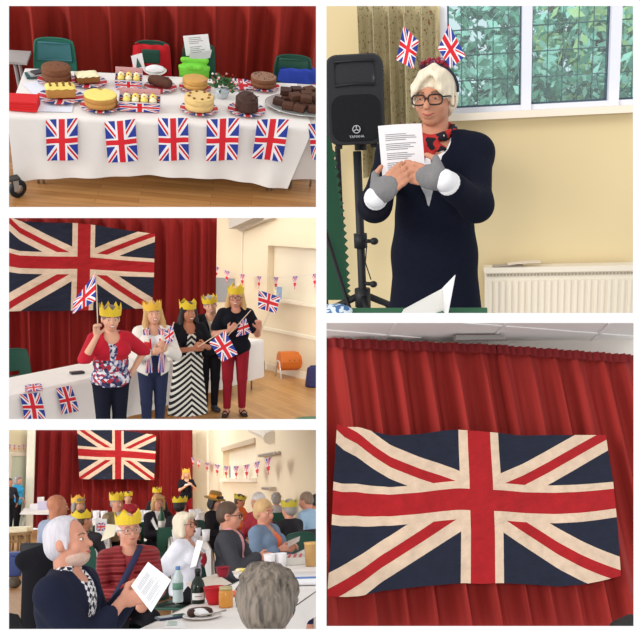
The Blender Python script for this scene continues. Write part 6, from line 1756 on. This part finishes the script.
h1 = hn.tex('ShaderNodeTexNoise', hn.coord('Object', scale=(70, 70, 9)), Scale=1.0, Detail=3.0); h2 = hn.tex('ShaderNodeTexNoise', hn.coord('Object', scale=(9, 9, 4)), Scale=1.0)
hf = hn.m('MULTIPLY_ADD', hn.m('ADD', h1.outputs['Fac'], hn.m('MULTIPLY', h2.outputs['Fac'], .6)), 2.6, -1.45)
hf = hn.m('MINIMUM', hn.m('MAXIMUM', hf, 0.0), 1.0)
hn.L.new(hn.mix(hf, alb((62, 56, 52)), alb((134, 122, 110))), hbs.inputs['Base Color'])
GW = guest('grey haired person seen from behind at the bottom in a rust red top', (268, 570), 285, 172, 'g', g=1.12, lean=.5, res=.0095, hs=1.16, look=(0, .55, .05), skin=SKP, hair=('messy', STEELH), back=True, eyes=False,
      top=shirt('rust_top', (186, 64, 52), name='top', sleeve=1.0, neck=.0, e=.03), bottom=('trousers', MATS['navy_jeans']))
# middle and far guests
guest('bald man in a blue grey shirt turned away at the left', (57.5, 494.5), 86, 140, 'b', fem=False, g=1.15, skin=SKT, top=shirt('bluegrey_shirt', (150, 158, 180), sleeve=1.4, e=.02), bottom=TR, look=(-.55, .05, 0))
guest('woman in gold crown and black jacket behind the bald man, face in profile', (78, 497.5), 62, 38, 'g', skin=SKF, hair=('bob', GREYH), crown=(YC2, .03, .13, 4, 1.05), top=shirt('cream_knit', (206, 190, 170), sleeve=1.8), bottom=TR)
guest('person in a broad yellow crown seen from behind in front of the bald man', (82, 510), 92, 172, 'g', fem=False, look=(-.75, 0, 0), skin=SKT, hair=('crop', BRNH), crown=(YC_, .025, .095, 6, 1.06), top=shirt('dark_jumper', (44, 40, 46), sleeve=1.9), bottom=TR)
guest('man in yellow crown and khaki jacket behind the man in the red jacket', (117, 494.5), 66, 36, 'g', fem=False, skin=SKP, hair=('crop', GREYH), crown=(YC_, .035, .12, 5, 1.05), top=shirt('white_top', (236, 236, 240), sleeve=.5), jacket=J('khaki', (150, 132, 104), sleeve=1.9, hem=-.05, open=(.03, .06, None), neck=.05), bottom=TR)
guest('woman in yellow crown and red top at the far table', (128, 492), 47, 6, 'g', skin=SKF, hair=('short', BRNH), crown=(YC_, .03, .10, 6, 1.05), top=shirt('red_top', (160, 36, 48), sleeve=1.8), bottom=TR)
BW = guest('blond woman in black cardigan and white top at the middle table', (158, 494.5), 66, 24, 'g', skin=SKP, hair=('bob', GOLDH), look=(-.1, .1, 0), top=shirt('white_top', (236, 236, 240), sleeve=.5), jacket=J('black_knit', (36, 34, 42), sleeve=1.9, hem=-.05, open=(.06, .06, None), neck=.06), bottom=TR,
           arms={1: {'w': (.10, .34, .18)}, -1: {'w': (-.10, .34, .18)}})
q = [R4.at(151, 521, 11.6), R4.at(156, 530, 11.4), R4.at(158, 529, 11.4), R4.at(153, 517, 11.7)]
paper_sheet('song_booklet', 'white booklet in front of the blond woman at the middle table', 'booklet', R4, q, WHITEP, 0)
guest('person in yellow crown beside the stage curtain, behind the blond woman', (157, 488.5), 44, 0, 'g', skin=SKT, hair=('short', BLKH), crown=(YC_, .03, .12, 5, 1.05), top=shirt('black_shirt', (34, 32, 38), sleeve=1.9), bottom=TR)
guest('woman in gold crown and black dress standing to read by the curtain edge', (186, 469.5), 33, 14, None, sit=False, eyes=True, res=.022, skin=SKF, hair=('long', GOLDH), crown=(YC2, .03, .12, 5, 1.06),
      arms={1: {'w': (.06, .30, .30), 'pole': (.8, -.2, -1)}, -1: {'w': (-.06, .30, .32), 'pole': (-.8, -.2, -1)}}, top=dict(m=MATS['black_top'], name='black_top', sleeve=.7, hem=-.1, neck=.08, e=.02), bottom=('trousers', MATS['red_trousers']), shoes=('shoe', BLK, .09))
q = [R4.at(184, 486, 23.7), R4.at(191, 484.5, 23.7), R4.at(192, 483, 23.9), R4.at(185, 484, 23.9)]
paper_sheet('song_booklet', 'grey booklet read by the woman standing by the curtain edge', 'booklet', R4, q, MATS['booklet_grey'], 0)
guest('dark haired person in a yellow crown seen from behind left of the suited man', (180, 497), 72, 160, 'g', skin=SKP, hair=('short', BLKH), crown=(YC_, .045, .085, 8, 1.10), top=shirt('black_shirt', (34, 32, 38), sleeve=1.9), bottom=TR)
HW = guest('person in black jacket and straw hat with an orange band at the far side', (216, 494), 66, 52, 'g', skin=SKP, hair=('bob', BLKH), look=(0, .25, 0), top=shirt('white_top', (236, 236, 240), sleeve=.5), jacket=J('black_jacket', (36, 32, 38), sleeve=1.9, hem=-.05, open=(.04, .05, None)), bottom=TR)
hp, k = HW['hp'], HW['k']
def ringp(pr, m, nm, par):
    mb = MB(); n = 24; vs, fs = [], []
    for r_, z_ in pr:
        for i in range(n): a = 2 * PI * i / n; vs.append(hp(r_ * math.sin(a), -.015 + r_ * 1.12 * math.cos(a), z_))
    for j_ in range(len(pr) - 1):
        for i in range(n): fs.append((j_ * n + i, j_ * n + (i + 1) % n, (j_ + 1) * n + (i + 1) % n, (j_ + 1) * n + i))
    mb.add(vs, fs); return mb.build(nm, m, par, smooth=True)
h_ = ringp([(.088, .06), (.15, .045), (.152, .05), (.09, .068), (.082, .135), (.07, .150), (.001, .152)], mat('straw', (150, 118, 62), .8, .2, 40), 'straw_hat', HW['T'])
ringp([(.092, .066), (.093, .07), (.088, .108), (.086, .108)], mat('band_orange', (226, 150, 40), .6), 'hat_band', h_)
guest('woman in orange jacket and olive green paper crown by the right wall', (241, 494.5), 57, 66, 'g', skin=SKT, hair=('short', BRNH), crown=(YC3, .03, .085, 8, 1.12), look=(0, .25, 0), top=shirt('orange_jacket', (222, 104, 44), sleeve=1.9, e=.02), bottom=TR)
guest('white haired person in a dark red top behind the woman in denim', (257, 493), 74, -50, 'g', skin=SKP, hair=('short', WHITEH), look=(0, .2, 0), top=shirt('crimson_top', (166, 48, 60), sleeve=1.9, e=.02), bottom=TR)
guest('grey haired person by the wall seen from behind under the short vent', (276, 492.5), 57, 178, 'g', skin=SKP, hair=('messy', GREYH), back=True, top=shirt('grey_top', (176, 172, 176), sleeve=1.9), bottom=TR)
guest('person with grey hair and olive yellow crown in a black top, back turned', (289, 499.5), 83, 212, 'b', skin=SKP, hair=('short', GREYH), crown=(YC3, .025, .095, 6, 1.08), top=shirt('black_shirt', (34, 32, 38), sleeve=1.9, e=.02), bottom=TR)
guest('man in a light blue shirt with cropped hair leaning in by the right edge', (304.5, 492), 71, 232, 'b', fem=False, g=1.1, lean=.18, skin=SKP, hair=('crop', hairmat('hair_mouse', (132, 110, 92))), look=(0, .2, 0), top=shirt('lightblue_shirt', (158, 186, 212), sleeve=1.5, e=.02), bottom=TR)
guest('dark haired person cut off by the right edge behind the man in light blue', (315.5, 494), 68, 200, 'g', fem=False, skin=SKT, hair=('crop', BLKH), top=shirt('bluegrey_shirt', (150, 158, 180), sleeve=1.5), bottom=TR)
guest('grey haired woman in a bright blue top standing by the side door', (17.5, 476), 31.5, 66, None, sit=False, res=.022, eyes=False, skin=SKP, hair=('bob', GREYH), top=shirt('cyan_top', (44, 150, 200), sleeve=1.2, hem=-.1, e=.02), bottom=TR, shoes=('shoe', BLK, .09),
      arms={1: {'w': (.20, .10, .14), 'pole': (1, -.6, -.2)}, -1: {'w': (-.18, .12, .0)}})
guest('person in dark clothes standing at the left edge by the side door', (9.5, 478), 33, 40, None, sit=False, res=.022, eyes=False, fem=False, skin=SKT, hair=('crop', BLKH), top=shirt('black_shirt', (34, 32, 38), sleeve=1.9, hem=-.1), bottom=TR, shoes=('shoe', BLK, .09))

# ---- things on the tables
TT = .744
def tz4(px, py, z=TT): return R4.onz(px, py, z)
p_ = tz4(198, 603)
T = thing('wine_bottle', 'dark green sparkling wine bottle with a white label on the foreground table', 'bottle', p_)
kb = (R4.at(198, 569, R4.dep(p_)).z - TT) / .31
mat('bottle_green', (30, 40, 32), .12, .1, 10); 
MB().lathe([(.001, .0), (.040, .0), (.043, .01), (.043, .15), (.036, .19), (.018, .235), (.015, .25), (.015, .262), (.001, .262)], n=26).build('glass_body', MATS['bottle_green'], T, smooth=True)
MB().lathe([(.017, .222), (.0165, .268), (.019, .272), (.019, .30), (.014, .31), (.001, .31)], n=20).build('foil', mat('foil_dark', (44, 44, 48), .3, .1, 20, .5), T, smooth=True)
mb = MB(); mb.grid(lambda u, v: Vector((.0438 * math.sin((u - .5) * 1.9), -.0438 * math.cos((u - .5) * 1.9), .035 + .06 * v)), 10, 3); mb.build('label', mat('label_white', (226, 224, 220), .6), T, smooth=True)
mb = MB(); mb.grid(lambda u, v: Vector((.0442 * math.sin((u - .5) * 1.0), -.0442 * math.cos((u - .5) * 1.0), .062 + .008 * v)), 8, 1); mb.build('label_print', mat('print_grey', (128, 128, 134), .8), T)
T.scale = (1.0, 1.0, kb)
p_ = tz4(178, 602)
T = thing('water_bottle', 'clear plastic water bottle with a blue cap left of the wine bottle', 'bottle', p_)
MB().lathe([(.001, 0), (.030, 0), (.033, .01), (.031, .06), (.033, .07), (.031, .12), (.032, .15), (.014, .185), (.013, .20), (.001, .20)], n=22).build('bottle_body', mat('pet_clear', (186, 200, 200), .1, .05, 10), T, smooth=True)
MB().lathe([(.015, .192), (.015, .212), (.001, .213)], n=14).build('cap', mat('cap_blue', (90, 130, 180), .5), T, smooth=True)
MB().lathe([(.0335, .075), (.0335, .115)], n=22).build('label', mat('label_green', (96, 140, 120), .6), T, smooth=True)
for px, py, hh_, r_, nm, lb, cat, m1, m2 in ((226, 607, .115, .042, 'jar', 'amber jam jar beside the red bowl on the foreground table', 'jar', (206, 140, 60), (190, 176, 130)),):
    p_ = tz4(px, py); T = thing(nm, lb, cat, p_)
    MB().lathe([(.001, 0), (r_ * .95, 0), (r_, .008), (r_, hh_ * .75), (r_ * .86, hh_ * .86), (.001, hh_ * .86)], n=24).build('glass', mat('amber', m1, .12, .15, 20), T, smooth=True)
    MB().lathe([(r_ * .92, hh_ * .84), (r_ * .92, hh_), (.001, hh_)], n=24).build('lid', mat('brass_lid', m2, .35, .1, 20, .4), T, smooth=True)
p_ = tz4(311, 566); T = thing('juice_glass', 'tall glass of orange juice at the right edge of the foreground table', 'glass', p_)
MB().lathe([(.001, .004), (.042, .004), (.050, .16), (.001, .158)], n=24).build('juice', mat('juice', (226, 130, 30), .2, .1, 10), T, smooth=True)
MB().lathe([(.045, 0), (.052, .19), (.054, .19), (.054, .186), (.050, .162)], n=24).build('glass', mat('glass_amberish', (214, 170, 110), .08), T, smooth=True)
def bowl(px, py, r, h, m, lb, inner=None, food=None):
    p_ = tz4(px, py); T = thing('bowl', lb, 'bowl', p_)
    MB().lathe([(.001, 0), (r * .6, 0), (r * .85, h * .45), (r, h), (r * 1.04, h), (r * 1.03, h * .96), (r * .9, h * .9), (r * .8, h * .45), (.001, h * .35)][::1], n=32).build('bowl_body', m, T, smooth=True)
    if food: MB().lathe([(r * .86, h * .72), (r * .5, h * .80), (.001, h * .82)], n=24, wob=lambda a, i: 1 + .04 * math.sin(5 * a)).build('contents', food, T, smooth=True)
REDB = mat('red_bowl', (190, 22, 34), .4, .06, 10)
bowl(215, 604, .068, .10, REDB, 'deep red plastic bowl right of the wine bottle', food=mat('sauce_dark', (96, 22, 26), .4, .3, 30))
bowl(223, 577, .055, .075, mat('maroon_bowl', (142, 26, 46), .4, .06, 10), 'smaller dark red bowl before the suited man', food=mat('sauce_red', (150, 40, 44), .4, .3, 30))
bowl(242, 578, .072, .05, mat('china', (236, 232, 228), .3, .03), 'white bowl of yellow snacks right of the dark red bowl')
rnd = random.Random(2); pb_ = tz4(242, 578)
for i in range(14):
    a = rnd.uniform(0, 6.28); q_ = rnd.uniform(.0, .05)
    one('snack', 'yellow snack heaped in the white bowl', 'snack', MB().ell((0, 0, .012), (.024, .018, .014), 5), mat('snack_yellow', (232, 206, 96), .7, .15, 20) if i % 4 else mat('snack_white', (236, 226, 200), .7), pb_ + Vector((q_ * math.cos(a), q_ * math.sin(a), .028 + .018 * (q_ < .04))), 'yellow snacks in the white bowl', smooth=True)
pc = tz4(202, 618)
T = thing('plate', 'white plate with a half eaten chocolate pudding at the bottom', 'plate', pc)
MB().lathe([(.001, .0), (.06, .0), (.104, .012), (.106, .016), (.064, .008), (.001, .007)], n=36).build('plate_body', MATS['china'], T, smooth=True)
T = thing('pudding', 'dark chocolate pudding on the white plate', 'pudding', pc + Vector((-.01, .02, .012)))
mb = MB(); pts = [(.050 * math.cos(a), .045 * math.sin(a), .016) for a in np.linspace(-.5, PI + .7, 16)]; mb.tube(pts, .022, 8); mb.build('chocolate_rim', DCHOC, T, smooth=True)
sdfobj('cream', WHITEP, T, [('e', (-.005, 0, .018), (.042, .035, .02)), ('e', (.02, -.03, .012), (.03, .02, .014))], .008)
T = thing('spoon', 'metal spoon resting on the plate beside the pudding', 'spoon', pc + Vector((.060, -.03, .020)), .4)
MB().tube([(-.05, 0, .004), (.02, 0, .006), (.08, .01, .01)], [.005, .004, .006], 6).build('handle', STEEL, T, smooth=True)
MB().ell((-.065, 0, .003), (.024, .016, .005), 6).build('bowl', STEEL, T, smooth=True)
pp_ = tz4(172, 618); T = thing('phone', 'dark blue smartphone lying at the bottom of the foreground table', 'phone', pp_, .35)
MB().box((0, 0, .006), (.17, .085, .010), bev=.004).build('case', mat('phone_blue', (40, 52, 84), .3), T); MB().box((0, 0, .0115), (.158, .074, .001)).build('screen', mat('screen_dark', (28, 36, 52), .1), T)
pp_ = tz4(166, 606); T = thing('pen', 'dark pen lying beyond the phone', 'pen', pp_, .6)
MB().tube([(-.06, 0, .006), (.06, 0, .006)], .006, 8).build('barrel', BLACKP, T, smooth=True); MB().tube([(.06, 0, .006), (.075, 0, .006)], [.005, .001], 8).build('tip', STEEL, T, smooth=True)
for i, (px, py, lb) in enumerate(((270, 571, 'white paper cup, left one of the pair before the woman in denim'), (281, 570, 'white paper cup, right one of the pair before the woman in denim'))):
    p_ = tz4(px, py); T = thing('paper_cup', lb, 'cup', p_, 0, 'white paper cups')
    MB().lathe([(.001, .0), (.036, 0), (.048, .125), (.050, .128), (.047, .128), (.036, .012), (.001, .010)], n=24).build('cup_body', mat('cup_white', (242, 240, 244), .5, .02), T, smooth=True)
    MB().tube([(.049 * math.cos(a), .049 * math.sin(a), .128) for a in np.linspace(0, 2 * PI, 24)[:-1]], .003, 5, closed=True).build('rim', MATS['cup_white'], T, smooth=True)
p_ = tz4(300, 582); T = thing('serving_tray', 'clear plastic tray with a blue edge at the right of the foreground table', 'tray', p_, -.25)
MB().box((0, 0, .025), (.30, .42, .045), bev=.02).build('tray_body', mat('tray_white', (222, 222, 226), .3, .04), T, smooth=True)
MB().tube([(-.13, -.19, .05), (.13, -.19, .05)], .009, 6).build('blue_edge', mat('tray_blue', (88, 120, 176), .4), T, smooth=True)
p_ = tz4(298, 563); T = thing('cake_box', 'striped red and white food box behind the clear tray', 'box', p_, -.2)
MB().box((0, 0, .03), (.30, .30, .06), bev=.006).build('box_body', mat('box_greywhite', (196, 192, 186), .5, .08, 12), T)
st = MB()
for i in range(6): st.box((-.12 + i * .048, .0, .0625), (.022, .27, .004))
st.build('stripes', mat('stripe_red', (196, 60, 66), .6), T)
p_ = tz4(312, 582); one('napkin', 'red paper napkin at the right edge of the foreground table', 'napkin', MB().box((0, 0, .01), (.14, .16, .02), .4, bev=.004), NAP, p_)
for i, (px, py, c_, lb) in enumerate(((246, 588, (236, 190, 90), 'orange yellow wrapper on the cloth behind the grey haired head'), (238, 596, (226, 120, 90), 'orange wrapper right of the amber jar'), (254, 573, (170, 190, 206), 'pale blue crumpled napkin left of the paper cups'))):
    one('wrapper', lb, 'wrapper', MB().ell((0, 0, .018), (.05, .04, .02), 6), mat('wrap%d' % i if False else ('wrapper_gold', 'wrapper_orange', 'wrapper_blue')[i], c_, .5, .2, 30), tz4(px, py), smooth=True)
c_ = [tz4(*q) for q in ((196, 594), (232, 584), (216, 574), (186, 584))]
paper_sheet('place_mat', 'pale beige paper mat under the bottle and bowls', 'mat', R4, [q + Vector((0, 0, .004)) for q in c_], mat('mat_beige', (214, 200, 186), .8, .06), 0)
c_ = [tz4(*q) for q in ((163, 628), (186, 628), (182, 621), (166, 621))]
paper_sheet('leaflet', 'white leaflet with green print under the phone at the bottom', 'paper', R4, [q + Vector((0, 0, .002)) for q in c_], WHITEP, 5, lm=mat('print_green', (120, 180, 130), .8))
# clutter on the far tables
p_ = tz4(162, 531); T = thing('wine_bottle', 'green wine bottle in front of the blond woman at the middle table', 'bottle', R4.at(161.5, 531, 11.2))
zt_b = T.location.z; T.location.z = .003 if False else T.location.z
MB().lathe([(.001, 0), (.045, 0), (.045, .20), (.018, .27), (.016, .33), (.001, .33)], n=20).build('glass_body', mat('bottle_mid_green', (44, 84, 64), .2), T, smooth=True)
MB().lathe([(.046, .05), (.046, .14)], n=20).build('label', MATS['label_white'], T, smooth=True)
T.location = tz4(172, 541) if False else Vector((T.location.x, T.location.y, T.location.z))
CUPW = MATS['cup_white']
def cup(px, py, lb, r=.04, h=.11, m=None, g='cups on the far tables'):
    T = thing('paper_cup', lb, 'cup', tz4(px, py), 0, g)
    MB().lathe([(.001, .0), (r * .75, 0), (r, h), (r * .94, h), (r * .7, .01), (.001, .01)], n=16).build('cup_body', m or CUPW, T, smooth=True)
    MB().tube([(r * math.cos(a), r * math.sin(a), h) for a in np.linspace(0, 2 * PI, 16)[:-1]], .003, 5, closed=True).build('rim', CUPW, T, smooth=True)
for i, (px, py, w_) in enumerate(((192, 518.5, 'backmost left'), (199, 517.8, 'backmost right'), (195, 521, 'middle'), (201, 521.3, 'right hand middle'), (192, 522.3, 'front left'), (198, 522.4, 'front right'))):
    cup(px, py, 'small white cup on the table by the standing woman in black, ' + w_, .06, .16)
for i, (px, py, w_) in enumerate(((96, 519.5, 'first from the left'), (104, 520, 'second from the left'), (141, 519.5, 'second from the right'), (148, 520, 'first from the right'))):
    cup(px, py, 'white cup on the far table below the big flag, ' + w_, .07, .17)
for i, (px, py, w_) in enumerate(((176, 541, 'beside the woman with the rose'), (206, 541, 'beside the suited man'), (197, 539, 'at the back of the table'))):
    cup(px, py, 'white cup on the middle table, ' + w_, .05, .13)
cup(104, 544, 'white cup on the table behind the man in the red jacket', .05, .13)
p_ = tz4(98, 537); T = thing('flag_block', 'small white box printed with a union flag on the table behind the man in red', 'box', R4.onz(101, 535, TT))
MB().box((0, 0, .11), (.16, .1, .22), bev=.006).build('box_body', WHITEP, T)
mb = MB(); mb.grid(lambda u, v: Vector(((u - .5) * .12, -.052, .06 + .11 * v)), 4, 4); mb.build('printed_flag', FLAGP, T)
for i, (px, py, sz, c_, lb) in enumerate(((36, 509.8, (.30, .2, .17), (226, 222, 226), 'white box on the side table by the pillar, left'), (44, 509.8, (.32, .2, .24), (196, 190, 214), 'lilac box on the side table by the pillar, right'), (40, 509, (.18, .14, .34), (214, 206, 206), 'tall pale carton behind the two boxes on the side table'))):
    T = thing('carton', lb, 'box', tz4(px, py) + Vector((0, .12 * (i == 2), 0)))
    MB().box((0, 0, sz[2] / 2), sz, bev=.006).build('box_body', mat(('carton_white', 'carton_lilac', 'carton_pale')[i], c_, .7, .06, 10), T)
    MB().box((0, 0, sz[2] + .003), (sz[0] * .9, .03, .004)).build('tape', mat('tape_tan', (190, 170, 140), .5), T)
# left edge: bench with cream cushion, blue cool box, bag
b0 = R4.onz(19, 551, 0); d_ = R4.dep(b0); zc = R4.at(19, 530, d_).z
T = thing('bench', 'wooden bench with a cream cushion against the left edge', 'bench', (b0.x - .1, b0.y + .1, 0))
MB().box((0, 0, zc), (.62, .5, .12), bev=.04).build('cushion', mat('cream_cushion', (226, 214, 184), .9, .06, 10), T, smooth=True)
BRW = mat('brown_wood', (136, 104, 66), .6, .2, 8)
MB().box((0, 0, zc - .09), (.64, .5, .06), bev=.008).build('seat_frame', BRW, T)
for sx_ in (-.27, -.09, .09, .27):
    for sy_ in (-.2, .2): MB().tube([(sx_, sy_, .004), (sx_, sy_, zc - .11)], .028, 8).build('leg', BRW, T, smooth=True)
MB().box((0, -.2, .22), (.6, .03, .06), bev=.005).build('stretcher', BRW, T)
b0 = R4.onz(13, 577, 0)
T = thing('cool_box', 'blue plastic cool box on the floor at the left edge', 'box', (b0.x, b0.y + .15, 0), .1)
kz = R4.at(13, 553, R4.dep(b0)).z
MB().box((0, 0, kz * .42 + .004), (.20, .26, kz * .84), bev=.015).build('box_body', mat('coolbox_blue', (52, 70, 130), .5, .06), T, smooth=True)
MB().box((0, 0, kz * .92), (.21, .27, kz * .14), bev=.012).build('lid', mat('coolbox_lid', (70, 90, 150), .5), T, smooth=True)
b0 = R4.onz(14, 588, 0)
sdfobj('bag_body', mat('bag_brown', (84, 74, 62), .8, .2, 20), thing('handbag', 'dark brown bag on the wooden floor below the blue cool box', 'bag', (b0.x, b0.y, 0)), [('e', (0, 0, .07), (.10, .07, .075)), ('c', (-.05, 0, .13), (.05, 0, .14), .018, .018)], .012, planes=[((0, 0, .003), (0, 0, -1))])
# denim knee of the guest nearest the right edge and green chair back
q_ = R4.at(309, 548, 8.4)
chair4(q_.x + .15, q_.y + .3, PI + .6, 'green plastic chair back just behind the woman in denim at the right edge', CDARK, 'g')
finish()
